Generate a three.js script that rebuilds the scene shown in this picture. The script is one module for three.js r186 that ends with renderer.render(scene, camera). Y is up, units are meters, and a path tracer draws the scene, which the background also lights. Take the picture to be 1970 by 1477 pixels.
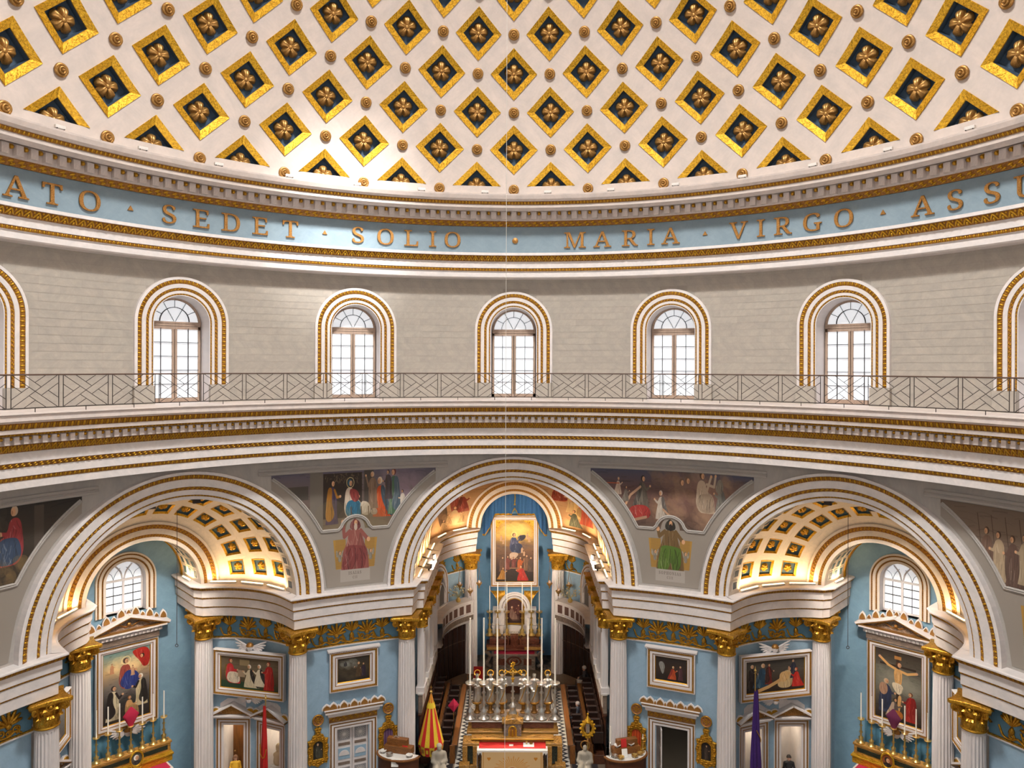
import * as THREE from 'three';
import { mergeGeometries } from 'three/addons/utils/BufferGeometryUtils.js';
import { RoundedBoxGeometry } from 'three/addons/geometries/RoundedBoxGeometry.js';
import { MarchingCubes } from 'three/addons/objects/MarchingCubes.js';
import { FontLoader } from 'three/addons/loaders/FontLoader.js';
import { TextGeometry } from 'three/addons/geometries/TextGeometry.js';
import { RectAreaLightUniformsLib } from 'three/addons/lights/RectAreaLightUniformsLib.js';
import { ImprovedNoise } from 'three/addons/math/ImprovedNoise.js';

// ------------------------------------------------------------------ camera, light, exposure
const D2R = Math.PI / 180;
const scene = new THREE.Scene();
scene.background = new THREE.Color().setRGB(0.55, 0.66, 0.8);
const F = 1430;
const camera = new THREE.PerspectiveCamera(2 * Math.atan(738.5 / F) / D2R, 1970 / 1477, 0.1, 300);
camera.position.set(0.3, 20.5, 16.75);
camera.rotation.set(0, 0, 0.003);
camera.setViewOffset(1970, 1477, -15, 33.5, 1970, 1477);
const renderer = new THREE.WebGLRenderer({ antialias: true });
renderer.toneMapping = THREE.LinearToneMapping;
renderer.toneMappingExposure = 1.0;
renderer.shadowMap.enabled = true;
RectAreaLightUniformsLib.init();
// hazy sun, high behind the camera and to the right, falling through the open lantern onto the dome
const sun = new THREE.DirectionalLight(new THREE.Color().setRGB(1, 0.96, 0.92), 12);
sun.position.set(7.4 * 2, 44.4 + 17.4 * 2, 15.6 * 2); sun.target.position.set(0, 44.4, 0);
sun.castShadow = true; sun.shadow.radius = 15; sun.shadow.mapSize.set(2048, 2048);
Object.assign(sun.shadow.camera, { left: -30, right: 30, top: 40, bottom: -40, near: 1, far: 120 });
scene.add(sun, sun.target);
const WINDOW_L = .42, SUNSIDE_L = 27, LANTERN_L = 200, COVE_L = 80;      // luminances of the windows in view, of the sunward windows behind the viewer, lantern sky and cove lamps
function rectLight(color, inten, w, h, pos, look) {
  const l = new THREE.RectAreaLight(new THREE.Color().setRGB(...color), inten, w, h);
  l.position.set(...pos); l.lookAt(...look); scene.add(l); return l;
}

// ------------------------------------------------------------------ helpers
let rs = 7;
const rnd = () => { rs = (rs * 1664525 + 1013904223) % 4294967296; return rs / 4294967296; };
const taken = {};
function numbered(n) { const k = taken[n] = (taken[n] ?? -1) + 1; return k ? n + '_' + String(k).padStart(3, '0') : n; }
function shade(o) { o.traverse(m => { if (m.isMesh) { m.castShadow = true; m.receiveShadow = true; } }); return o; }
function thing(name, label, category, pos = [0, 0, 0], turn = 0, group, kind) {
  const o = new THREE.Group(); o.name = numbered(name); o.position.set(...pos); o.rotation.y = turn;
  o.userData = { label, category }; if (group) o.userData.group = group; if (kind) o.userData.kind = kind;
  scene.add(o); return o;
}
const struct = (name, label, category, pos, turn) => thing(name, label, category, pos, turn, undefined, 'structure');
function part(parent, name, geo, mat, label) {
  const m = new THREE.Mesh(geo, mat); m.name = name; m.castShadow = m.receiveShadow = true;
  if (label) m.userData.label = label; parent.add(m); return m;
}
function stuff(parent, name, geo, mat) { const m = part(parent, name, geo, mat); m.userData.kind = 'stuff'; return m; }
const V = (a) => new THREE.Vector3(a[0], a[1], a[2]);
// geometry collector: smooth grids, flat boxes
class GB {
  constructor() { this.p = []; this.u = []; this.i = []; }
  grid(fn, us, vs, uv) {
    const b = this.p.length / 3, nu = us.length, nv = vs.length;
    for (let i = 0; i < nu; i++) for (let j = 0; j < nv; j++) {
      const q = fn(us[i], vs[j], i, j); this.p.push(q[0], q[1], q[2]);
      const t = uv ? uv(us[i], vs[j], i, j) : [us[i], vs[j]]; this.u.push(t[0], t[1]);
    }
    for (let i = 0; i < nu - 1; i++) for (let j = 0; j < nv - 1; j++) {
      const a = b + i * nv + j, c = a + nv; this.i.push(a, c, a + 1, a + 1, c, c + 1);
    }
    return this;
  }
  quad(a, b, c, d) { const k = this.p.length / 3; for (const q of [a, b, c, d]) { this.p.push(q[0], q[1], q[2]); } this.u.push(0, 0, 1, 0, 1, 1, 0, 1); this.i.push(k, k + 1, k + 2, k, k + 2, k + 3); return this; }
  tri(a, b, c) { const k = this.p.length / 3; for (const q of [a, b, c]) this.p.push(q[0], q[1], q[2]); this.u.push(0, 0, 1, 0, .5, 1); this.i.push(k, k + 1, k + 2); return this; }
  geo(m) { // append another geometry
    const k = this.p.length / 3, P = m.attributes.position, U = m.attributes.uv; for (let i = 0; i < P.count; i++) { this.p.push(P.getX(i), P.getY(i), P.getZ(i)); this.u.push(U ? U.getX(i) : 0, U ? U.getY(i) : 0); }
    if (m.index) for (let i = 0; i < m.index.count; i++) this.i.push(k + m.index.getX(i)); else for (let i = 0; i < P.count; i++) this.i.push(k + i);
    return this;
  }
  box(w, h, d, x, y, z, ry = 0) { const g = new THREE.BoxGeometry(w, h, d); if (ry) g.rotateY(ry); g.translate(x, y, z); return this.geo(g); }
  build() {
    const g = new THREE.BufferGeometry();
    g.setAttribute('position', new THREE.Float32BufferAttribute(this.p, 3)); g.setAttribute('uv', new THREE.Float32BufferAttribute(this.u, 2));
    g.setIndex(this.i); g.computeVertexNormals(); return g;
  }
}
const lin = (a, b, n) => Array.from({ length: n + 1 }, (_, i) => a + (b - a) * i / n);
const box = (w, h, d, x = 0, y = 0, z = 0) => new THREE.BoxGeometry(w, h, d).translate(x, y, z);
const rbox = (w, h, d, x = 0, y = 0, z = 0, r = .02) => new RoundedBoxGeometry(w, h, d, 2, Math.min(r, w / 2.01, h / 2.01, d / 2.01)).translate(x, y, z);
const merge = (l) => mergeGeometries(l.map(g => { g = g.index ? g.toNonIndexed() : g; for (const k of Object.keys(g.attributes)) if (!['position', 'normal', 'uv'].includes(k)) g.deleteAttribute(k); return g; }));
const lathe = (pts, n = 20) => new THREE.LatheGeometry(pts.map(p => new THREE.Vector2(p[0], p[1])), n);
function tube(a, b, r, n = 6) { const A = V(a), B = V(b), L = A.distanceTo(B); const g = new THREE.CylinderGeometry(r, r, L, n); g.applyQuaternion(new THREE.Quaternion().setFromUnitVectors(new THREE.Vector3(0, 1, 0), B.clone().sub(A).normalize())); return g.translate((a[0] + b[0]) / 2, (a[1] + b[1]) / 2, (a[2] + b[2]) / 2); }
const curveTube = (pts, r, n = 24, m = 6) => new THREE.TubeGeometry(new THREE.CatmullRomCurve3(pts.map(V)), n, r, m);
// copies of a unit laid along a band: pos(s,k) gives its two edges
const UNIT = {};
{
  const el = (x, y, z, a, b, c, rot = 0, n = 6, m = 4) => { const g = new THREE.SphereGeometry(1, n, m); g.scale(a, b, c); if (rot) g.rotateZ(rot); g.translate(x, y, z); return g; };
  UNIT.egg = merge([el(0, -.05, .1, .27, .46, .9), el(.5, 0, 0, .09, .44, .7, 0, 4, 3)]);
  UNIT.bead = merge([el(0, 0, 0, .3, .42, .9), el(.5, 0, 0, .1, .34, .7, 0, 4, 3)]);
  UNIT.leaf = merge([el(-.22, .05, 0, .14, .5, .8, -.55), el(.22, .05, 0, .14, .5, .8, .55), el(0, -.2, .2, .16, .22, .8), el(.5, .3, .1, .12, .16, .7, 0, 5, 3)]);
  UNIT.wave = merge([el(-.1, .18, .1, .34, .16, .8, .5), el(.2, -.2, .1, .32, .15, .8, .5), el(.02, 0, .3, .13, .13, .8)]);
}
function bandOrn(pos, n, unit, depth, ref) {
  const u = unit, P = u.attributes.position, N = u.attributes.normal, cnt = P.count, op = new Float32Array(cnt * 3 * n), on = new Float32Array(cnt * 3 * n);
  const m = new THREE.Matrix4(), nm = new THREE.Matrix3(), v = new THREE.Vector3();
  for (let k = 0; k < n; k++) {
    const s = (k + .5) / n, e = .5 / n, a0 = V(pos(s, 0)), a1 = V(pos(s, 1)), t = V(pos(Math.min(1, s + e), .5)).sub(V(pos(Math.max(0, s - e), .5)));
    const c = a0.clone().add(a1).multiplyScalar(.5), y = a1.clone().sub(a0), w = y.length(); y.divideScalar(w); const L = t.length(); t.divideScalar(L);
    const z = new THREE.Vector3().crossVectors(t, y).normalize(); if (z.dot(V(ref).sub(c)) < 0) z.negate();
    m.makeBasis(t.multiplyScalar(L), y.multiplyScalar(w), z.multiplyScalar(depth)).setPosition(c); nm.getNormalMatrix(m); const neg = m.determinant() < 0;   // keep every copy wound outwards
    for (let i = 0; i < cnt; i++) {
      const j = neg ? i - i % 3 + [0, 2, 1][i % 3] : i;
      v.fromBufferAttribute(P, i).applyMatrix4(m); op.set([v.x, v.y, v.z], (k * cnt + j) * 3);
      v.fromBufferAttribute(N, i).applyMatrix3(nm).normalize(); on.set([v.x, v.y, v.z], (k * cnt + j) * 3);
    }
  }
  const g = new THREE.BufferGeometry(); g.setAttribute('position', new THREE.BufferAttribute(op, 3)); g.setAttribute('normal', new THREE.BufferAttribute(on, 3));
  g.setAttribute('uv', new THREE.BufferAttribute(new Float32Array(cnt * 2 * n), 2)); return g;
}
const strip = g => { g = g.index ? g.toNonIndexed() : g; return g; };

// ------------------------------------------------------------------ materials
const noise = new ImprovedNoise();
function noiseTex(size, fn, srgb) { // fn(u,v)->[r,g,b] 0..1
  const d = new Uint8Array(size * size * 4);
  for (let y = 0; y < size; y++) for (let x = 0; x < size; x++) { const c = fn(x / size, y / size), i = (y * size + x) * 4; for (let k = 0; k < 3; k++) d[i + k] = Math.max(0, Math.min(255, c[k] * 255)); d[i + 3] = 255; }
  const t = new THREE.DataTexture(d, size, size); t.magFilter = THREE.LinearFilter; t.minFilter = THREE.LinearMipmapLinearFilter; t.wrapS = t.wrapT = THREE.RepeatWrapping; if (srgb) t.colorSpace = THREE.SRGBColorSpace; t.needsUpdate = true; return t;
}
// tileable fractal noise
function fbm(u, v, f, oct, z) { let s = 0, a = 1, n = 0; for (let o = 0; o < oct; o++) { const X = Math.cos(u * 6.2832) * f / 6.28, Y = Math.sin(u * 6.2832) * f / 6.28, Z = Math.cos(v * 6.2832) * f / 6.28, W = Math.sin(v * 6.2832) * f / 6.28; s += a * (noise.noise(X + z, Y + Z * 1.7, W + z * 2.3) + noise.noise(Z + 9 + z, W + X * 1.3, Y - z)); n += a; a *= .55; f *= 2.1; } return s / n; }
const plasterTex = noiseTex(512, (u, v) => { const a = fbm(u, v, 8, 4, 1), b = fbm(u, v, 40, 2, 5), k = .93 + .06 * a + .02 * b; return [k, k * (1 - .012 * a), k * (1 - .02 * a)]; }, true);
const goldTex = noiseTex(512, (u, v) => { const a = fbm(u, v, 14, 4, 7), b = fbm(u, v, 50, 2, 2); const k = .84 + .3 * a + .12 * b; return [k, k * (.98 + .1 * a), k * (.9 + .35 * a)]; }, true);
const goldRough = noiseTex(256, (u, v) => { const a = .42 + .35 * fbm(u, v, 18, 3, 11); return [a, a, a]; });
const marbleTex = noiseTex(512, (u, v) => { const a = fbm(u, v, 7, 5, 13), b = Math.abs(fbm(u, v, 5, 5, 17)); const k = .75 + .3 * a; const vein = b < .04 ? .55 : 1; return [k * vein, k * vein * .96, k * vein * .9]; }, true);
const woodTex = noiseTex(256, (u, v) => { const a = fbm(u, v * .12, 40, 3, 19), b = fbm(u, v, 5, 3, 23); const k = .78 + .25 * a + .12 * b; return [k, k * .95, k * .88]; }, true);
const velvetTex = noiseTex(256, (u, v) => { const k = .9 + .12 * fbm(u, v, 60, 2, 29); return [k, k, k]; }, true);
const rep = (t, a, b = a) => { const c = t.clone(); c.repeat.set(a, b); c.needsUpdate = true; return c; };
function M(rgb, rough, metal = 0, extra = {}) { const m = new THREE.MeshStandardMaterial({ roughness: rough, metalness: metal, side: THREE.DoubleSide, ...extra }); m.color.setRGB(...rgb); return m; }
const plas = (rgb, rough = .75, sc = .25) => M(rgb, rough, 0, { map: rep(plasterTex, sc) });
const mat = {
  dome: plas([.605, .53, .49], .7, .22), white: plas([.80, .755, .745], .6, .3), cornice: plas([.75, .665, .625], .65, .3), grey: plas([.46, .43, .40], .8, .25),
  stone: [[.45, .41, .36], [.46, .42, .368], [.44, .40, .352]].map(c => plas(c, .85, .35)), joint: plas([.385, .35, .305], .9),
  blue: plas([.33, .49, .63], .7, .3), frieze: plas([.225, .31, .37], .7, .3), deepblue: plas([.14, .31, .51], .7), nicheblue: plas([.22, .385, .52], .7),
  coffer: plas([.045, .085, .14], .75, .6), vault: plas([.78, .70, .60], .65, .3),
  gold: M([.80, .44, .05], .38, .75, { map: goldTex, roughnessMap: goldRough, roughness: .95 }), leafgold: M([.90, .52, .04], .35, .62, { map: goldTex, roughnessMap: goldRough, roughness: .8 }),
  oldgold: M([.50, .25, .07], .45, .55, { map: rep(goldTex, 2) }), bronze: M([.50, .275, .085], .4, .55, { map: rep(goldTex, 2) }),
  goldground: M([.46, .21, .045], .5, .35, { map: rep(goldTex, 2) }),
  silver: M([.72, .70, .66], .28, .95), brass: M([.80, .55, .18], .3, .9), iron: M([.03, .022, .02], .55, .3), wood: M([.13, .045, .02], .5, 0, { map: woodTex }), lightwood: M([.32, .13, .03], .45, 0, { map: woodTex }), darkwood: M([.035, .014, .010], .45, 0, { map: woodTex }),
  frame: M([.66, .54, .49], .6, 0, { map: rep(woodTex, 2) }), bar: M([.07, .065, .065], .6), wax: M([.86, .82, .74], .45),
  marble: M([.74, .42, .11], .25, 0, { map: marbleTex }), redmarble: M([.26, .09, .06], .25, 0, { map: rep(marbleTex, 1.3) }), greymarble: M([.42, .35, .32], .3, 0, { map: rep(marbleTex, 1.7) }), greenmarble: M([.03, .05, .04], .25, 0, { map: marbleTex }), whitemarble: M([.72, .69, .66], .35, 0, { map: rep(plasterTex, 1) }),
  red: M([.62, .018, .014], .75, 0, { map: velvetTex }), crimson: M([.50, .012, .06], .8, 0, { map: velvetTex }), purple: M([.055, .014, .17], .8, 0, { map: velvetTex }), violet: M([.13, .012, .06], .8, 0, { map: velvetTex }), curtain: M([.035, .14, .33], .8, 0, { map: velvetTex }), yellow: M([.80, .56, .03], .7, 0, { map: velvetTex }), linen: M([.84, .82, .78], .8, 0, { map: velvetTex }),
  statue: M([.52, .46, .38], .7, 0, { map: rep(plasterTex, 2) }), paper: M([.85, .84, .80], .8), black: M([.012, .012, .013], .6), floor: M([.42, .33, .25], .35, 0, { map: rep(marbleTex, .3) }), tiledark: M([.03, .03, .035], .35), tilewhite: M([.70, .66, .58], .35),
  pane: M([.8, .85, .9], .5, 0, { emissive: new THREE.Color().setRGB(.42, .44, .47), emissiveIntensity: 1.0 }), cove: M([1, .9, .75], .5, 0, { emissive: new THREE.Color().setRGB(1, .66, .30), emissiveIntensity: 6 }),
  glass: new THREE.MeshPhysicalMaterial({ transmission: 1, thickness: 0, roughness: .05, ior: 1.45 }),
};
const canvas = (w, h) => { const c = document.createElement('canvas'); c.width = w; c.height = h; return [c, c.getContext('2d')]; };
function canvasMat(c, rough = .6, extra = {}) { const t = new THREE.CanvasTexture(c); t.colorSpace = THREE.SRGBColorSpace; return new THREE.MeshStandardMaterial({ map: t, roughness: rough, side: THREE.DoubleSide, ...extra }); }
// ------------------------------------------------------------------ dome with diamond coffers
const COL = 5.625 * D2R, RD = 17.3, YD = 27.5, phi = n => (4.1 + 5.35 * n) * D2R;
const sp = (c, n, d = 0) => { const p = phi(n), t = COL * c, R = RD - d; return [R * Math.cos(p) * Math.sin(t), YD + R * Math.sin(p), -R * Math.cos(p) * Math.cos(t)]; };
const HC = .645, HR = .67, NROW = 8, CMAX = 16;
const dome = struct('ceiling', 'white plastered dome with diamond coffers in diagonal rows', 'dome');
{
  const g = new GB();
  const ring = (c, n, hole, half) => { // diamond cell, with or without its hole
    const cor = [[1, 0], [0, 1], [-1, 0], [0, -1]];
    for (let k = 0; k < (half ? 2 : 4); k++) {
      const kk = half === -1 ? k + 2 : k, a = cor[kk], b = cor[(kk + 1) % 4];
      g.grid((s, r) => { const o = [a[0] + (b[0] - a[0]) * s, a[1] + (b[1] - a[1]) * s], e = hole ? 1 : 0; const f0 = [o[0] * HC * e, o[1] * HR * e]; return sp(c + f0[0] + (o[0] - f0[0]) * r, n + f0[1] + (o[1] - f0[1]) * r); }, lin(0, 1, 4), hole ? lin(0, 1, 2) : lin(0, 1, 2), (s, r) => { const o = [a[0] + (b[0] - a[0]) * s, a[1] + (b[1] - a[1]) * s]; return [(c + o[0] * (.65 + .35 * r)) * 1.7, (n + o[1] * (.65 + .35 * r)) * 1.6]; });
    }
  };
  for (let n = 0; n <= NROW; n++) for (let c = -32; c < 32; c++) if ((c + n) & 1) ring(c, n, Math.abs(c) <= CMAX && n < NROW, n === 0 ? 1 : n === NROW ? -1 : 0);
  g.grid((c, n) => sp(c, n), lin(-32, 32, 128), lin(-.6, 0, 2), (c, n) => [c * 1.7, n * 1.6]);           // plain foot of the dome
  g.grid((c, n) => sp(c, n), lin(-32, 32, 128), lin(NROW, 14.25, 8), (c, n) => [c * 1.7, n * 1.6]);     // plain crown up to the lantern
  const G = g.build(), P = G.attributes.position, N = G.attributes.normal;
  for (let i = 0; i < P.count; i++) { const v = new THREE.Vector3(-P.getX(i), YD - P.getY(i), -P.getZ(i)).normalize(); N.setXYZ(i, v.x, v.y, v.z); }
  const ix = G.index, A = new THREE.Vector3(), B = new THREE.Vector3(), C = new THREE.Vector3();   // wind every triangle towards the room
  for (let i = 0; i < ix.count; i += 3) { A.fromBufferAttribute(P, ix.getX(i)); B.fromBufferAttribute(P, ix.getX(i + 1)); C.fromBufferAttribute(P, ix.getX(i + 2)); const nn = B.clone().sub(A).cross(C.clone().sub(A)); if (nn.dot(new THREE.Vector3(0, YD, 0).sub(A)) < 0) { const t = ix.getX(i + 1); ix.setX(i + 1, ix.getX(i + 2)); ix.setX(i + 2, t); } }
  part(dome, 'dome_shell', G, mat.dome);
}
function rosetteGeo(R, H, petals = 5) {
  const g = new GB();
  g.grid((r, a) => { const w = Math.abs(Math.cos(petals * a / 2)), rr = R * r * (.70 + .30 * Math.pow(w, .38)), z = H * (.25 + .75 * Math.sin(Math.PI * Math.min(1, .12 + r * .84)) - (r > .25 ? .75 * Math.pow(1 - w, 2.2) * Math.min(1, (r - .25) * 3) : 0) - .16 * Math.pow(Math.abs(Math.cos(petals * a)), 6) * r); return [rr * Math.sin(a), rr * Math.cos(a), r >= .999 ? 0 : Math.max(0.01, z)]; }, [.02, .12, .25, .4, .55, .7, .82, .92, 1], lin(0, 2 * Math.PI, 50));
  const b = new THREE.SphereGeometry(R * .22, 10, 6); b.scale(1, 1, .9); b.translate(0, 0, H * .62);
  return new GB().geo(g.build()).geo(b).build();
}
{
  const ros = rosetteGeo(.43, .20), knob = lathe([[.22, 0], [.24, .05], [.22, .1], [.165, .11], [.16, .085], [.13, .08], [.135, .14], [.11, .17], [.075, .165], [.07, .13], [.05, .14], [.045, .2], [0, .22]], 20).rotateX(Math.PI / 2);
  const cor = [[1, 0], [0, 1], [-1, 0], [0, -1]];
  const orient = (o, n, c, d) => { const p = V(sp(c, n, d)); o.position.copy(p); const z = new THREE.Vector3(0, YD, 0).sub(p).normalize(), x = new THREE.Vector3(Math.cos(COL * c), 0, Math.sin(COL * c)), y = new THREE.Vector3().crossVectors(z, x); o.quaternion.setFromRotationMatrix(new THREE.Matrix4().makeBasis(x, y, z)); };
  for (let n = 0; n < NROW; n++) {
    const fr = new GB(), pn = new GB(), ic = .43, ir = .447, K = n === 0 ? 2 : 4;
    for (let k = 0; k < K; k++) {
      const a = cor[k], b = cor[(k + 1) % 4];
      const L = (s, q, d) => { const o = [a[0] + (b[0] - a[0]) * s, a[1] + (b[1] - a[1]) * s]; return sp(o[0] * (ic + (HC - ic) * q), n + o[1] * (ir + (HR - ir) * q), d); };
      fr.grid((s, q) => L(s, q, q * .07 - .03), lin(0, 1, 4), [0, 1], (s, q) => [s * 1.4 + n * .37 + k * .21, q * .3]);
      fr.grid((s, q) => L(s, 1.0, .04 * q), lin(0, 1, 4), [-.5, 1], (s, q) => [s, q * .1]);
      fr.grid((s, q) => L(s, 0, -.03 - .05 * q), lin(0, 1, 4), [0, 1], (s, q) => [s, q * .1]);
      pn.grid((s, q) => L(s, 0, -.08 - .30 * q), lin(0, 1, 4), [0, 1]);
      pn.grid((s, q) => L(s, -q * ic / (HC - ic), -.38), lin(0, 1, 4), [0, 1]);
    }
    const F1 = fr.build(), P1 = pn.build();
    for (let c = -CMAX; c <= CMAX; c++) {
      if ((c + n) & 1) {
        const f = part(dome, 'coffer_frame', F1, mat.leafgold); f.rotation.y = -COL * c;
        const p = part(f, 'coffer_panel', P1, mat.coffer);
        const r = part(f, 'rosette', ros, mat.bronze); orient(r, n, 0, -.30);
      } else { const k = part(dome, 'knob', knob, mat.bronze); orient(k, n === 0 ? -.1 : n, c, 0); }
    }
  }
}
// lantern above the dome: short drum with a skylight pane
{
  const t = struct('ceiling_lantern', 'white lantern drum on the crown of the dome', 'lantern');
  const r0 = RD * Math.cos(phi(14.25)), y0 = YD + RD * Math.sin(phi(14.25));
  part(t, 'drum', new THREE.CylinderGeometry(r0, r0, 1.6, 48, 1, true).translate(0, y0 + .75, 0), mat.white);
  rectLight([1, .97, .92], LANTERN_L, r0 * 1.7, r0 * 1.7, [0, y0 + 1.4, 0], [0, 0, 0]);
}
// ------------------------------------------------------------------ ring mouldings
const cyl = (t, y, r) => [r * Math.sin(t), y, -r * Math.cos(t)];
const TH = 112 * D2R;
function ringSeg(parent, name, pts, m, a0 = -Math.PI, a1 = Math.PI, n = 160) { // sharp across the profile, smooth along the ring
  const g = new GB(); let l = 0;
  for (let k = 0; k < pts.length - 1; k++) { const [r0, y0] = pts[k], [r1, y1] = pts[k + 1], d = Math.hypot(r1 - r0, y1 - y0); g.grid((t, s) => cyl(t, y0 + (y1 - y0) * s, r0 + (r1 - r0) * s), lin(a0, a1, n), [0, 1], (t, s) => [t * 17, l + d * s]); l += d; }
  return part(parent, name, g.build(), m);
}
function ringGold(parent, name, r0, y0, r1, y1, unit, pitch, depth, m = mat.leafgold) {
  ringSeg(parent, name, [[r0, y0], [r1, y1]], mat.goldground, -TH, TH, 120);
  const n = Math.round(2 * TH * r0 / pitch);
  stuff(parent, name + '_relief', bandOrn((s, k) => cyl(-TH + 2 * TH * s, y0 + (y1 - y0) * k, r0 + (r1 - r0) * k), n, UNIT[unit], depth, [0, y0, 0]), m);
}
const up = struct('trim_1', 'upper entablature ring under the dome with blue lettered frieze', 'entablature');
ringSeg(up, 'architrave', [[19.05, 24.66], [18.35, 24.66], [18.3, 24.71], [18.3, 24.96], [18.24, 24.98]], mat.white);
ringGold(up, 'bead_moulding', 18.27, 24.97, 18.22, 25.11, 'bead', .15, .04);
ringSeg(up, 'fascia', [[18.24, 25.11], [18.2, 25.12], [18.2, 25.41], [18.16, 25.42]], mat.white);
ringGold(up, 'leaf_moulding', 18.15, 25.42, 17.95, 25.67, 'leaf', .3, .06);
ringSeg(up, 'fillet', [[17.94, 25.67], [17.9, 25.68], [17.9, 25.80], [18.42, 25.82]], mat.white);
const friezeMesh = ringSeg(up, 'frieze', [[18.4, 25.82], [18.4, 27.09]], mat.frieze);
ringGold(up, 'egg_moulding', 18.35, 27.09, 18.16, 27.32, 'wave', .34, .06);
ringSeg(up, 'dentil_course', [[18.18, 27.32], [18.12, 27.33], [18.12, 27.80], [17.62, 27.80], [17.62, 27.68], [17.5, 27.72], [17.36, 27.80], [17.28, 27.92]], mat.cornice);
ringGold(up, 'bead_moulding', 17.27, 27.9, 17.18, 28.03, 'bead', .15, .04);
ringSeg(up, 'cornice', [[17.2, 28.03], [17.14, 28.04], [17.05, 28.12], [16.97, 28.27], [16.95, 28.33], [17.4, 28.36]], mat.cornice);
{
  const dg = box(.235, .34, .24), bg = new GB().geo(box(.12, .14, .12, 0, 0, .0)).geo(new THREE.SphereGeometry(.075, 8, 6).translate(0, -.02, .07)).build();
  for (let k = -74; k <= 74; k++) {
    const t = k * 1.5 * D2R, d = part(up, 'dentil', dg, mat.cornice); d.position.set(...cyl(t, 27.54, 18.02)); d.rotation.y = -t;
    const b = part(up, 'boss', bg, mat.gold), t2 = (k + .5) * 1.5 * D2R; b.position.set(...cyl(t2, 27.66, 18.04)); b.rotation.y = -t2;
  }
}
// gilded letters on the frieze
{
  const font = await new FontLoader().loadAsync('fonts/droid/droid_serif_regular.typeface.json');
  const cache = {};
  const letter = (ch) => cache[ch] ??= (() => { const g = new TextGeometry(ch, { font, size: .80, depth: .05, curveSegments: 6, bevelEnabled: true, bevelThickness: .008, bevelSize: .006, bevelSegments: 1 }); g.computeBoundingBox(); const b = g.boundingBox; g.translate(-(b.min.x + b.max.x) / 2, -(b.min.y + b.max.y) / 2, 0); g.scale(ch === 'I' ? 1 : 1.05, .92 / (b.max.y - b.min.y) * .80, 1); return g; })();
  const put = (geo, deg, name, dy = 0) => { const t = deg * D2R, m = part(up, name, geo, mat.oldgold); m.position.set(...cyl(t, 26.44 + dy, 18.37)); m.rotation.y = -t; };
  const dot = new THREE.CylinderGeometry(.11, .13, .05, 3).rotateX(Math.PI / 2).rotateZ(Math.PI), disc = lathe([[0, .06], [.06, .05], [.08, .03], [.13, .04], [.14, 0]], 16).rotateX(Math.PI / 2);
  // azimuths read off the frieze, in degrees
  const L = [['A', -64.1], ['T', -60.4], ['O', -56.4], ['S', -47.3], ['E', -43.4], ['D', -39.7], ['E', -35.9], ['T', -31.9], ['S', -22.6], ['O', -18.7], ['L', -15.0], ['I', -11.9], ['O', -9.0], ['M', 9.0], ['A', 13.0], ['R', 17.0], ['I', 20.0], ['A', 22.8], ['V', 32.2], ['I', 35.2], ['R', 38.1], ['G', 41.9], ['O', 45.8], ['A', 55.1], ['S', 58.7], ['S', 62.6], ['U', 66.1]];
  for (const [ch, a] of L) put(letter(ch), a, 'letter');
  for (const a of [-51.8, -27.2, 27.6, 50.5]) put(dot, a, 'point', -.02);
  put(disc, 0.2, 'round_point', 0);
}
// small flood lamps along the dome ledge
for (let k = 0; k < 14; k++) {
  const a = (-62 + k * 9.6) * D2R, t = thing('ledge_lamp', 'small white box lamp on the dome ledge ' + ['at the picture edge before ATO', 'above the T of ATO', 'above the first S of SEDET', 'above the D of SEDET', 'above the T of SEDET', 'above the S of SOLIO', 'just after SOLIO', 'just before MARIA', 'above the R of MARIA', 'just before VIRGO', 'above the R of VIRGO', 'above the O of VIRGO', 'before the A of ASSU', 'above the last S of ASSU'][k], 'lamp', cyl(a, 28.345, 17.02), -a, 'box lamps on the dome ledge');
  part(t, 'housing', rbox(.34, .12, .12, 0, .075, 0), mat.whitemarble); for (const s of [-1, 1]) part(t, 'bracket', box(.03, .03, .13, s * .12, .015, 0), mat.iron);
}
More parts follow.
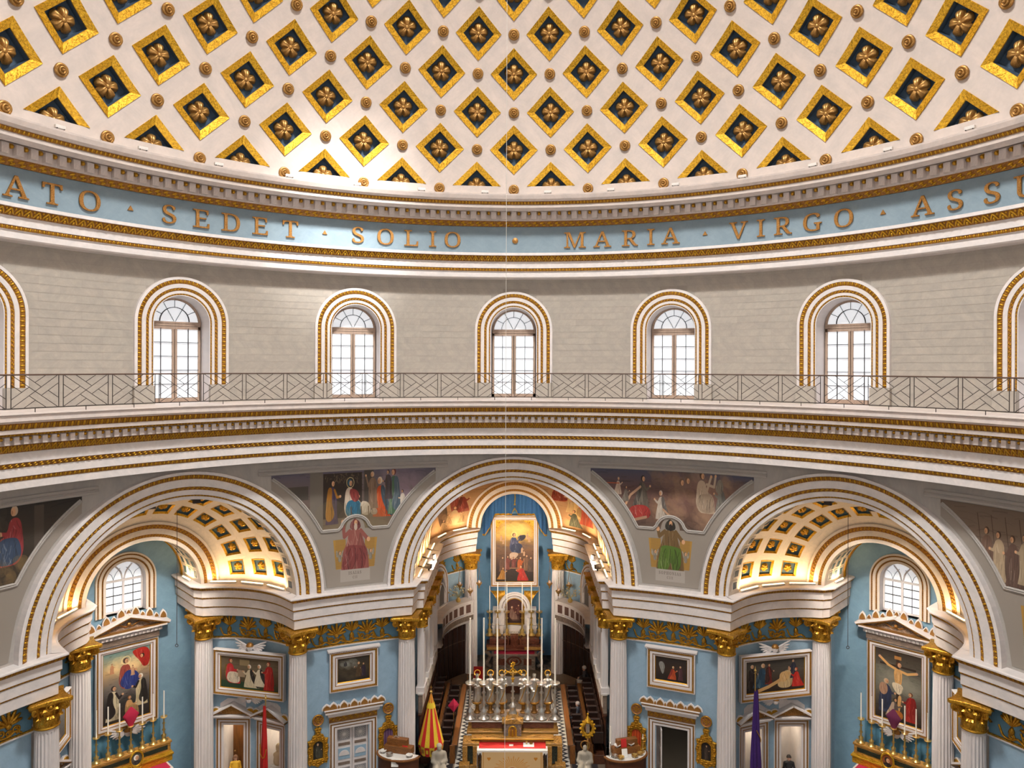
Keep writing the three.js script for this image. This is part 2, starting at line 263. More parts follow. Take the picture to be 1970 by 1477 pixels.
// ------------------------------------------------------------------ drum wall and its windows
const RW = 19, WYC = 22.23, WA = 1.10;
const colsOf = (a) => { const o = []; for (let i = 0; i <= 16; i++) o.push(-a * Math.cos(Math.PI * i / 16)); return o; };
const drum = struct('wall_drum', 'beige ashlar wall of the drum between the arched windows', 'wall');
{
  const g = new GB();
  for (let k = 0; k < 16; k++) {
    const t0 = k * 22.5 * D2R, f = (u, y) => cyl(t0 + Math.asin(u / RW), y, RW), half = RW * Math.sin(11.25 * D2R);
    g.grid(f, lin(-half, -WA, 6), [18.9, 24.9]); g.grid(f, lin(WA, half, 6), [18.9, 24.9]);
    g.grid((u, s) => { const y = WYC + Math.sqrt(Math.max(0, WA * WA - u * u)); return f(u, y + (24.9 - y) * s); }, colsOf(WA), [0, 1]);
  }
  part(drum, 'wall_core', g.build(), mat.joint);
  // ashlar blocks, very slightly proud of their joints
  const H = .295, rest = [new GB(), new GB(), new GB()]; let made = 0; const cacheG = {};
  const cells = [];
  for (let row = 0; row < 20; row++) {
    const y0 = 18.92 + row * H, y1 = y0 + H;
    for (let w = -6; w < 6; w++) for (let j = 0; j < 5; j++) {
      const a0 = w * 22.5 + (j + (row & 1 ? .5 : 0)) * 4.5, a1 = a0 + 4.5; cells.push([a0, a1, y0, y1]);
    }
  }
  cells.sort((p, q) => Math.abs(p[0] + 2.25) - Math.abs(q[0] + 2.25));
  const slab = (a0, a1, y0, y1) => { const gg = new GB(), j = .004, da = j / RW, r0 = RW - .007; gg.grid((t, y) => cyl(t, y, r0), lin(a0 * D2R + da, a1 * D2R - da, 3), [y0 + j, y1 - j], (t, y) => [t * 19, y]); return gg; };
  const clip = ([a0, a1, y0, y1]) => { // trim against window frames: blocks inside a frame are dropped, blocks that touch it are shortened
    for (let k = -5; k <= 5; k++) { const c = k * 22.5, hw = y1 < WYC ? 5.3 : (y0 - WYC > 1.72 ? 0 : Math.asin(Math.sqrt(Math.max(0, 1.78 * 1.78 - (y0 - WYC) ** 2)) / RW) / D2R); if (!hw) continue; if (a0 >= c - hw && a1 <= c + hw) return null; if (a0 < c - hw && a1 > c - hw) a1 = c - hw; else if (a0 < c + hw && a1 > c + hw) a0 = c + hw; }
    return a1 - a0 > .25 ? [a0, a1, y0, y1] : null;
  };
  for (const q0 of cells) {
    const q = clip(q0); if (!q || Math.abs(q[0]) > 90) continue; const w = Math.floor(rnd() * 3);
    if (made < 300) {
      const key = [(q[1] - q[0]).toFixed(3), q[2].toFixed(3)].join(), gg = cacheG[key] ??= slab(0, q[1] - q[0], q[2], q[3]).build();
      const m = part(drum, 'ashlar_block', gg, mat.stone[w]); m.rotation.y = -q[0] * D2R; made++;
    } else { rest[w].geo(slab(...q).build()); }
  }
  rest.forEach((r, i) => stuff(drum, 'ashlar_blocks', r.build(), mat.stone[i]));
}
// arch-shaped path: jambs from y0 up to yc, then a half circle of radius a
function archPt(a, s, yc, y0, straight) { // s 0..1, straight = share of one jamb
  if (s < straight) return [-a, y0 + (yc - y0) * s / straight]; if (s > 1 - straight) return [a, y0 + (yc - y0) * (1 - s) / straight];
  const t = Math.PI * (s - straight) / (1 - 2 * straight); return [-a * Math.cos(t), yc + a * Math.sin(t)];
}
function archSS(straight, n) { return straight ? [...lin(0, straight, 3), ...lin(straight, 1 - straight, n).slice(1, -1), ...lin(1 - straight, 1, 3)] : lin(0, 1, n); }
// profile points [a, proj]; map(u,y,proj) -> xyz
function archSweep(parent, name, map, prof, m, yc, y0, straight, n = 40) {
  const g = new GB(), ss = archSS(straight, n);
  for (let k = 0; k < prof.length - 1; k++) { const [a0, p0] = prof[k], [a1, p1] = prof[k + 1]; g.grid((s, q) => { const [u, y] = archPt(a0 + (a1 - a0) * q, s, yc, y0, straight); return map(u, y, p0 + (p1 - p0) * q); }, ss, [0, 1], (s, q) => [s * a0 * 3.2, a0 + (a1 - a0) * q]); }
  return part(parent, name, g.build(), m);
}
function archGold(parent, name, map, a0, p0, a1, p1, yc, y0, straight, unit, pitch, depth, ref, m = mat.leafgold) {
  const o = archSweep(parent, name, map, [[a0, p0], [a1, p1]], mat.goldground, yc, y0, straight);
  const len = Math.PI * a0 + 2 * (yc - y0), n = Math.round(len / pitch), sj = (yc - y0) / len;
  // constant pitch along the real length
  stuff(o, name + '_relief', bandOrn((s, k) => { const a = a0 + (a1 - a0) * k, ss = straight ? (s < sj ? s / sj * straight : s > 1 - sj ? 1 - (1 - s) / sj * straight : straight + (s - sj) / (1 - 2 * sj) * (1 - 2 * straight)) : s; const [u, y] = archPt(a, ss, yc, y0, straight); return map(u, y, p0 + (p1 - p0) * k); }, n, UNIT[unit], depth, ref), m);
}
const winParts = {};
function paneSector(r0, r1, a0, a1) { const s = new THREE.Shape(); s.absarc(0, 0, r1, a0, a1, false); if (r0 > .01) s.absarc(0, 0, r0, a1, a0, true); else s.lineTo(0, 0); return new THREE.ShapeGeometry(s, 8); }
const winNames = { '-3': 'arched drum window cut by the picture edge beside the letters ATO', '-2': 'arched drum window below the word SEDET', '-1': 'arched drum window below the word SOLIO', '0': 'arched drum window over the main apse arch', '1': 'arched drum window below the end of MARIA', '2': 'arched drum window below the word VIRGO', '3': 'arched drum window cut by the picture edge below ASSU' };
for (let k = -7; k <= 8; k++) {
  const t0 = k * 22.5 * D2R, vis = Math.abs(k) <= 4;
  const w = struct('window_' + (k + 8), winNames[k] ?? 'arched drum window in the gallery wall', 'window', [0, 0, 0], -t0);
  const map = (u, y, p) => { const t = Math.asin(u / RW); return [(RW - p) * Math.sin(t), y, -(RW - p) * Math.cos(t)]; };
  const Y0 = 19.72, ST = .22, ref = [0, 22, 0];
  archSweep(w, 'reveal', map, [[WA, .0], [1.04, -.85]], mat.white, WYC, 18.95, ST, 24);
  if (vis) {
    archSweep(w, 'outer_moulding', map, [[1.87, 0], [1.86, .13], [1.75, .14]], mat.white, WYC, Y0, ST, 32);
    archGold(w, 'egg_band', map, 1.75, .12, 1.58, .09, WYC, Y0, ST, 'egg', .17, .045, ref);
    archSweep(w, 'middle_moulding', map, [[1.58, .10], [1.42, .10]], mat.white, WYC, Y0, ST, 32);
    archGold(w, 'leaf_band', map, 1.42, .09, 1.30, .06, WYC, Y0, ST, 'wave', .15, .035, ref);
    archSweep(w, 'inner_moulding', map, [[1.30, .07], [1.19, .07]], mat.white, WYC, Y0, ST, 32);
    archGold(w, 'bead_band', map, 1.19, .06, 1.13, .04, WYC, Y0, ST, 'bead', .12, .025, ref);
    archSweep(w, 'edge_moulding', map, [[1.13, .05], [WA, .05], [WA, -.05]], mat.white, WYC, Y0, ST, 32);
    for (const s of [-1, 1]) { const b = part(w, 'pedestal', winParts.ped ??= rbox(.80, .80, .24, 0, 0, 0, .02), mat.stone[1]); b.position.set(s * 1.49, 19.31, -18.86); b.rotation.y = -s * .078; }
  }
  const ZG = -19.8, fr = part(w, 'frame', winParts.frame ??= (() => {
    const l = [box(2.12, .15, .14, 0, WYC - .02, 0), box(2.12, .07, .18, 0, WYC + .05, 0), box(2.12, .12, .12, 0, WYC - .17, 0)];
    for (const s of [-1, 1]) l.push(box(.1, 3.4, .12, s * 1.0, 20.6, 0), box(.09, 3.2, .1, s * .06, 20.5, 0));
    l.push(box(2.1, .2, .12, 0, 19.06, 0));
    const ring = new GB(); ring.grid((s, q) => { const t = Math.PI * s, a = q === 0 || q === 3 ? 1.06 : .97; return [-a * Math.cos(t), WYC + a * Math.sin(t), q < 2 ? .07 : -.06]; }, lin(0, 1, 24), [0, 1, 2, 3]); l.push(ring.build());
    return merge(l);
  })(), mat.frame); fr.position.z = ZG;
  const bars = part(w, 'glazing_bars', winParts.bars ??= (() => {
    const l = [], T = .026;
    for (const s of [-1, 1]) { l.push(box(T, 2.9, .04, s * .55, 20.6, 0)); for (let j = 1; j < 5; j++) l.push(box(.88, T, .04, s * .53, 19.16 + j * .575, 0)); }
    const arc = new GB(); arc.grid((s, q) => { const t = Math.PI * s, a = q ? .60 : .572; return [a * Math.cos(t), WYC + .09 + a * Math.sin(t), .02]; }, lin(0, 1, 20), [0, 1]); l.push(arc.build());
    for (const a of [30, 90, 150]) l.push(tube([.58 * Math.cos(a * D2R), WYC + .09 + .58 * Math.sin(a * D2R), .0], [.98 * Math.cos(a * D2R), WYC + .05 + .98 * Math.sin(a * D2R), 0], T / 2, 4));
    for (const a of [61, 119]) l.push(tube([0.06 * Math.cos(a * D2R), WYC + .1, 0], [.98 * Math.cos(a * D2R), WYC + .05 + .98 * Math.sin(a * D2R), 0], T / 2, 4));
    return merge(l);
  })(), mat.bar); bars.position.z = ZG + .05;
  for (const s of [-1, 1]) for (let c = 0; c < 2; c++) for (let r = 0; r < 5; r++) { const p = part(w, 'pane', winParts.pane ??= new THREE.BoxGeometry(.425, .555, .012), mat.pane); p.position.set(s * (.325 + c * .445), 19.45 + r * .575, ZG); }
  for (const [r0, r1, a0, a1] of [[0, .575, 0, 61], [0, .575, 61, 119], [0, .575, 119, 180], [.60, .99, 0, 30], [.60, .99, 30, 61], [.60, .99, 61, 90], [.60, .99, 90, 119], [.60, .99, 119, 150], [.60, .99, 150, 180]]) { const p = part(w, 'fan_pane', winParts[[r0, a0]] ??= paneSector(r0, r1, a0 * D2R, a1 * D2R), mat.pane); p.position.set(0, WYC + .09, ZG); }
  rectLight(vis ? [.87, .91, 1] : [1, .95, .89], vis ? WINDOW_L : SUNSIDE_L * (1 + .7 * Math.cos(t0 - 2.5)), 1.9, vis ? 2.9 : 3.9, cyl(t0, vis ? 20.6 : 21.1, 19.79), vis ? cyl(t0, 20.6, 0) : [0, 20.6, 0]);
}
// ------------------------------------------------------------------ gallery cornice
const low = struct('trim_2', 'lower entablature ring carrying the gallery, white with gilded bands', 'entablature');
ringSeg(low, 'gallery_floor', [[19.9, 18.98], [16.9, 18.98], [16.8, 18.96], [16.8, 18.93], [16.86, 18.90], [16.86, 18.72], [16.94, 18.68], [16.96, 18.65]], mat.cornice);
ringGold(low, 'egg_moulding', 17.06, 18.45, 16.96, 18.65, 'egg', .2, .05);
ringSeg(low, 'corona', [[17.07, 18.45], [17.05, 18.44], [17.07, 18.31], [17.22, 18.30]], mat.cornice);
ringGold(low, 'leaf_fillet', 17.26, 18.22, 17.2, 18.30, 'bead', .12, .03);
ringSeg(low, 'dentil_course', [[17.3, 18.22], [17.42, 18.2], [17.42, 17.93], [17.44, 17.92]], mat.cornice);
ringGold(low, 'leaf_moulding', 17.6, 17.66, 17.42, 17.92, 'leaf', .22, .05);
ringSeg(low, 'fascia', [[17.62, 17.66], [17.62, 17.32], [17.64, 17.31]], mat.white);
ringGold(low, 'wave_moulding', 17.73, 17.14, 17.64, 17.31, 'wave', .2, .035);
ringSeg(low, 'fascia', [[17.74, 17.14], [17.74, 16.85], [17.76, 16.84]], mat.white);
ringGold(low, 'bead_moulding', 17.83, 16.69, 17.77, 16.84, 'bead', .16, .035);
ringSeg(low, 'fascia', [[17.84, 16.69], [17.84, 16.43], [19.05, 16.43]], mat.white);
{
  // dentils of this course are under ten pixels wide: one joined part
  const L = [], B = [], db = box(.16, .24, .16), bb = new THREE.SphereGeometry(.065, 6, 5);
  for (let k = -112; k <= 112; k++) { const t = k * D2R; L.push(db.clone().rotateY(-t).translate(...cyl(t, 18.07, 17.35))); B.push(bb.clone().translate(...cyl(t + .5 * D2R, 18.14, 17.34))); }
  stuff(low, 'dentils', merge(L), mat.cornice); stuff(low, 'dentil_bosses', merge(B), mat.gold);
}
// ------------------------------------------------------------------ gallery railing
{
  const rr = 16.98, t = thing('gallery_railing', 'dark iron gallery railing with crossed diagonal bars in front of the drum windows', 'railing');
  const a = 5.625 * D2R, y0 = 19.12, y1 = 20.19, N = 18;
  const ringTube = (y, r, n = 150) => new THREE.TubeGeometry(new THREE.CatmullRomCurve3(lin(-N * a, N * a, 90).map(q => V(cyl(q, y, rr)))), n, r, 6);
  part(t, 'handrail', ringTube(y1, .026), mat.oldiron = M([.09, .05, .035], .5)); part(t, 'bottom_rail', ringTube(y0, .016), mat.iron);
  const post = new THREE.CylinderGeometry(.014, .014, y1 - y0, 5), foot = new THREE.CylinderGeometry(.014, .014, .14, 5);
  const W = 2 * rr * Math.sin(a / 2) * .90, H = y1 - y0, x = (q) => (q - .5) * W, y = (q) => (q - .5) * H, l = [];
  // woven cross: the two full diagonals, with offset parallels that stop at the crossing bars
  const bar = (A, B) => l.push(tube([x(A[0]), y(A[1]), 0], [x(B[0]), y(B[1]), 0], .0105, 4));
  bar([0, 1], [1, 0]); bar([0, 0], [1, 1]);
  bar([.26, 1], [.62, .64]); bar([.74, 1], [.5, .77]);
  bar([0, .26], [.36, .62]); bar([0, .7], [.22, .48]);
  bar([.74, 0], [.38, .36]); bar([.26, 0], [.5, .23]);
  bar([1, .74], [.64, .38]); bar([1, .3], [.78, .52]);
  const pan = merge(l);
  for (let k = -N; k < N; k++) {
    const q = (k + .5) * a, m = part(t, 'lattice_panel', pan, mat.iron); m.position.set(...cyl(q, (y0 + y1) / 2, rr)); m.rotation.y = -q;
    for (const s of [-1, 1]) { const p = part(t, 'post', post, mat.iron), b = q + s * a * .455; p.position.set(...cyl(b, (y0 + y1) / 2, rr)); }
    const f = part(t, 'foot', foot, mat.iron); f.position.set(...cyl(q, 19.05, rr));
  }
}
const coveN = {}, coveW = ['first', 'second', 'third', 'fourth', 'fifth', 'sixth'];
// ------------------------------------------------------------------ lower zone: piers, arches, chapels, apse
const YS = 10.3, RA_IN = 4.75, RA_OUT = 5.9;
// local frame of a bay: lat to the right, along outwards from the rotunda axis
const loc = (th, lat, al, y) => [al * Math.sin(th) + lat * Math.cos(th), y, -al * Math.cos(th) + lat * Math.sin(th)];
const BAYS = [{ th: -45 * D2R, kind: 'chapel' }, { th: 0, kind: 'apse' }, { th: 45 * D2R, kind: 'chapel' }];
const VC = { chapel: 19.3, apse: 26.4 }, RV = 4.95, IO = { chapel: 3.2, apse: 3.0 }, II = { chapel: 2.4, apse: 2.15 }, BACK = { chapel: 25.7, apse: 33.0 };
// floor plan path of one flank (lat>0 side), from the back of the recess to the front column
function flank(kind) {
  const p = [];
  if (kind === 'chapel') { p.push([2.62, 25.75], [2.52, 23.2]); for (let a = 33; a <= 96; a += 4.5) p.push([4.85 * Math.sin(a * D2R), 18.9 + 4.85 * Math.cos(a * D2R)]); p[p.length - 1] = [4.84, 18.36]; }
  else { p.push([2.85, 33.05], [2.74, 30.45]); for (let a = 34; a <= 90; a += 5.6) p.push([4.9 * Math.sin(a * D2R), 26.2 + 4.9 * Math.cos(a * D2R)]); for (const z of [25.2, 23.4, 21.6, 19.8]) p.push([4.9, z + .5], [4.62, z + .45], [4.62, z - .45], [4.9, z - .5]); p.push([5.0, 18.33]); }
  return p;
}
function pierPath(thA, kA, thB, kB) { // in plan, from bay A's right flank over the pier to bay B's left flank; null bay = stop at an angle
  const out = [], w = (th, l, a) => { const q = loc(th, l, a, 0); return [q[0], q[2]]; };
  const ang = q => Math.atan2(q[0], -q[1]);
  let aA, aB;
  if (kA) { for (const [l, a] of flank(kA)) out.push(w(thA, l, a)); aA = ang(out[out.length - 1]); } else aA = thA;
  const tail = []; if (kB) { for (const [l, a] of flank(kB)) tail.unshift(w(thB, -l, a)); aB = ang(tail[0]); } else aB = thB;
  const n = 10; for (let i = kA ? 1 : 0; i <= n - (kB ? 1 : 0); i++) { const t = aA + (aB - aA) * i / n; out.push([19 * Math.sin(t), -19 * Math.cos(t)]); }
  return out.concat(tail);
}
// offset runs of a plan path: room side is to the right of travel for paths that run left to right in the picture
function offsets(path) {
  const seg = []; for (let i = 0; i < path.length - 1; i++) { const dx = path[i + 1][0] - path[i][0], dz = path[i + 1][1] - path[i][1], L = Math.hypot(dx, dz); seg.push([-dz / L, dx / L, L]); }
  const nrm = [], sharp = [];
  for (let i = 0; i < path.length; i++) { const a = seg[Math.max(0, i - 1)], b = seg[Math.min(seg.length - 1, i)], d = a[0] * b[0] + a[1] * b[1], k = 1 / Math.max(.35, 1 + d); nrm.push([(a[0] + b[0]) * k, (a[1] + b[1]) * k]); sharp.push(d < .9 && i > 0 && i < path.length - 1); }
  const len = [0]; for (const s of seg) len.push(len[len.length - 1] + s[2]);
  return { path, nrm, sharp, len };
}
function sweepPath(o, prof) { // prof: [p, y] points
  const g = new GB(); let st = 0;
  for (let i = 1; i < o.path.length; i++) if (o.sharp[i] || i === o.path.length - 1) {
    const idx = []; for (let k = st; k <= i; k++) idx.push(k);
    for (let k = 0; k < prof.length - 1; k++) { const [p0, y0] = prof[k], [p1, y1] = prof[k + 1]; g.grid((j, s) => { const p = p0 + (p1 - p0) * s; return [o.path[j][0] + o.nrm[j][0] * p, y0 + (y1 - y0) * s, o.path[j][1] + o.nrm[j][1] * p]; }, idx, [0, 1], (j, s) => [o.len[j], y0 + (y1 - y0) * s + p0]); }
    st = i;
  }
  return g.build();
}
function pathAt(o, l, p, y) { let i = 1; while (i < o.len.length - 1 && o.len[i] < l) i++; const f = (l - o.len[i - 1]) / (o.len[i] - o.len[i - 1]), a = o.path[i - 1], b = o.path[i], na = o.nrm[i - 1], nb = o.nrm[i]; return [a[0] + (b[0] - a[0]) * f + (na[0] + (nb[0] - na[0]) * f) * p, y, a[1] + (b[1] - a[1]) * f + (na[1] + (nb[1] - na[1]) * f) * p]; }
// wall behind a path with openings [l0, l1, y0, y1] and their reveals
function pathWall(o, p, Y0, Y1, openings, depth = .5) {
  const g = new GB(); const cuts = new Set(o.len); for (const q of openings) { cuts.add(q[0]); cuts.add(q[1]); }
  const ls = [...cuts].sort((a, b) => a - b);
  for (let i = 0; i < ls.length - 1; i++) {
    const m = (ls[i] + ls[i + 1]) / 2, op = openings.find(q => m > q[0] && m < q[1]); if (ls[i + 1] - ls[i] < 1e-4) continue;
    const sp = op ? [[Y0, op[2]], [op[3], Y1]].filter(s => s[1] - s[0] > .01) : [[Y0, Y1]];
    for (const [a, b] of sp) g.grid((l, y) => pathAt(o, l, p, y), [ls[i] + 1e-5, ls[i + 1] - 1e-5], [a, b], (l, y) => [l, y]);
  }
  const rv = new GB();
  for (const [l0, l1, a, b] of openings) for (const l of [l0, l1]) rv.grid((y, q) => { const c = pathAt(o, (l0 + l1) / 2, p, 0), e = pathAt(o, (l0 + l1) / 2, p - depth, 0), h = pathAt(o, l, p, y); return [h[0] + (e[0] - c[0]) * q, y, h[2] + (e[2] - c[2]) * q]; }, [a, b], [0, 1]);
  return [g.build(), rv.build(), openings.length];
}
// --- fluted column with a gilded capital (built once, cloned)
function shaftGeo(r, y0, y1) {
  const g = new GB(), N = 20, K = 6;
  g.grid((t, s) => { const f = t * N % 1, d = Math.sin(Math.PI * Math.min(1, Math.max(0, (f - .12) / .76))), R = r * (1 - .13 * s * s) - .045 * d * (s > .985 || s < .01 ? 0 : 1); const a = t * 2 * Math.PI; return [R * Math.sin(a), y0 + (y1 - y0) * s, R * Math.cos(a)]; }, lin(0, 1, N * K), [0, .009, .012, .33, .66, .984, .987, 1]);
  return g.build();
}
const cap = {};
{
  const H = 1.08; // capital from 0 to H
  cap.bell = lathe([[.37, 0], [.42, .03], [.42, .07], [.38, .1], [.385, .4], [.42, .7], [.5, .88], [.58, .94], [0, .95]], 28);
  const leaf = (h, w, out) => { const g = new GB(); g.grid((s, q) => { const x = (q - .5) * w * (s < .12 ? .8 : 1) * (1 - .35 * s * s) * (1 + .14 * Math.sin(s * 20)), y = h * Math.sin(s * 1.9) / .946 * (s > .83 ? 1 - (s - .83) * .9 : 1), z = out * (.12 + Math.pow(s, 3)) - .05 * Math.pow(Math.abs(q - .5) * 2, 2) + .03 * Math.cos((q - .5) * 14); return [x, y, z]; }, lin(0, 1, 8), lin(0, 1, 6)); return g.build(); };
  cap.leaf1 = leaf(.42, .32, .18).translate(0, .08, .36); cap.leaf2 = leaf(.42, .30, .2).translate(0, .38, .38);
  const sp2 = []; for (let i = 0; i <= 40; i++) { const t = i / 40, a = t * 4.2 * Math.PI, r = .17 * (1 - t * .86); sp2.push([0, .80 + r * Math.cos(a), .62 + r * Math.sin(a) * 1.0]); }
  cap.volute = new GB().geo(new THREE.TubeGeometry(new THREE.CatmullRomCurve3(sp2.map(V)), 48, .042, 6)).geo(tube([0, .35, .4], [0, .97, .62], .05, 6)).geo(new THREE.SphereGeometry(.06, 8, 6).translate(0, .8, .62)).build();
  cap.swag = merge([new THREE.TorusGeometry(.12, .035, 6, 14).translate(0, .84, .5), new THREE.SphereGeometry(.07, 8, 6).translate(0, .84, .53), new THREE.TorusGeometry(.06, .02, 5, 10).translate(0, 1.0, .56)]);
  const ab = new THREE.Shape(); const c = .66, d = .46; ab.moveTo(-c, -c + .06); ab.lineTo(-c + .06, -c); ab.quadraticCurveTo(0, -d, c - .06, -c); ab.lineTo(c, -c + .06); ab.quadraticCurveTo(d, 0, c, c - .06); ab.lineTo(c - .06, c); ab.quadraticCurveTo(0, d, -c + .06, c); ab.lineTo(-c, c - .06); ab.quadraticCurveTo(-d, 0, -c, -c + .06);
  cap.abacus = new THREE.ExtrudeGeometry(ab, { depth: .1, bevelEnabled: true, bevelSize: .015, bevelThickness: .02, bevelSegments: 1 }).rotateX(-Math.PI / 2).translate(0, .96, 0);
  cap.shaft = shaftGeo(.43, .75, 7.72);
  cap.base = lathe([[.56, 0], [.56, .12], [.6, .18], [.56, .26], [.5, .3], [.52, .36], [.46, .42], [.45, .5]], 28).translate(0, .3, 0);
  cap.plinth = rbox(1.2, .3, 1.2, 0, .15, 0, .02);
}
function makeCapital(o, y, k = 1) {
  const c = part(o, 'capital', cap.bell, mat.gold, 'gilded capital with acanthus leaves and corner scrolls'); c.position.y = y; c.scale.set(k, 1, k);
  part(c, 'abacus', cap.abacus, mat.gold);
  for (let i = 0; i < 8; i++) { const a = i * Math.PI / 4, l = part(c, 'acanthus_leaf', cap.leaf1, mat.gold); l.rotation.y = a; const m = part(c, 'acanthus_leaf', cap.leaf2, mat.gold); m.rotation.y = a + Math.PI / 8; }
  for (let i = 0; i < 4; i++) { const v = part(c, 'volute', cap.volute, mat.gold); v.rotation.y = Math.PI / 4 + i * Math.PI / 2; const s = part(c, 'rosette', cap.swag, mat.gold); s.rotation.y = i * Math.PI / 2; }
  return c;
}
function column(x, z, face, label, y0 = 0) {
  const o = thing('column', label, 'column', [x, 0, z], face, 'white fluted columns with gilded capitals');
  const s = part(o, 'shaft', cap.shaft, mat.white); part(o, 'base', cap.base, mat.white); part(o, 'plinth', cap.plinth, mat.white); makeCapital(o, 7.72);
  return o;
}
// --- palmettes for the blue band
const palm = {};
{
  const pet = (len, w, ang, d = .05) => { const g = new THREE.SphereGeometry(1, 8, 6); g.scale(w, len / 2, d); g.translate(0, len / 2, 0); const p = g.attributes.position; for (let i = 0; i < p.count; i++) { const y = p.getY(i) / len; p.setZ(i, p.getZ(i) + .05 * y * y); p.setX(i, p.getX(i) * (.45 + .8 * y)); } g.rotateZ(-ang); return g; };
  const scroll = (x, y, r, dir, turns = 1.6) => { const l = []; for (let i = 0; i <= 22; i++) { const t = i / 22, a = -Math.PI / 2 + dir * t * turns * 2 * Math.PI, rr = r * (1 - .75 * t); l.push([x + rr * Math.cos(a), y + rr * Math.sin(a), .02]); } return new THREE.TubeGeometry(new THREE.CatmullRomCurve3(l.map(V)), 26, .028, 5); };
  const a = []; for (let k = -3; k <= 3; k++) a.push(pet(.52 - .045 * Math.abs(k), .06, k * .42).translate(0, -.12, 0)); a.push(new THREE.SphereGeometry(.09, 8, 6).scale(1, 1, .6).translate(0, -.12, .03), scroll(-.2, -.28, .12, -1), scroll(.2, -.28, .12, 1)); palm.a = merge(a);
  const b = []; for (const k of [-3, -2, -1, 0, 1, 2, 3]) b.push(pet(.44 - .02 * Math.abs(k), .05, k * .25 + Math.sign(k) * .12).translate(0, -.05, 0)); b.push(pet(.22, .1, Math.PI, .06).translate(0, -.05, 0), scroll(-.17, .27, .07, 1), scroll(.17, .27, .07, -1)); palm.b = merge(b);
  palm.vine = merge([curveTube([[-.36, -.12, .02], [-.22, -.40, .03], [0, -.43, .03], [.18, -.34, .03], [.36, -.46, .02]], .035, 20, 5), scroll(.0, -.34, .1, 1)]);
}
const pierSpec = [
  { th: -67.5, A: null, a: -90 * D2R, kA: null, B: -45 * D2R, kB: 'chapel', label: 'wall of the pier at the picture edge beside the Madonna altar chapel' },
  { th: -22.5, A: 1, a: -45 * D2R, kA: 'chapel', B: 0, kB: 'apse', label: 'blue pier wall between the Madonna altar chapel and the apse' },
  { th: 22.5, A: 1, a: 0, kA: 'apse', B: 45 * D2R, kB: 'chapel', label: 'blue pier wall between the apse and the crucifixion chapel' },
  { th: 67.5, A: 1, a: 45 * D2R, kA: 'chapel', B: 90 * D2R, kB: null, label: 'wall of the pier at the picture edge beside the crucifixion chapel' }];
const wallOf = {}, piers = {};
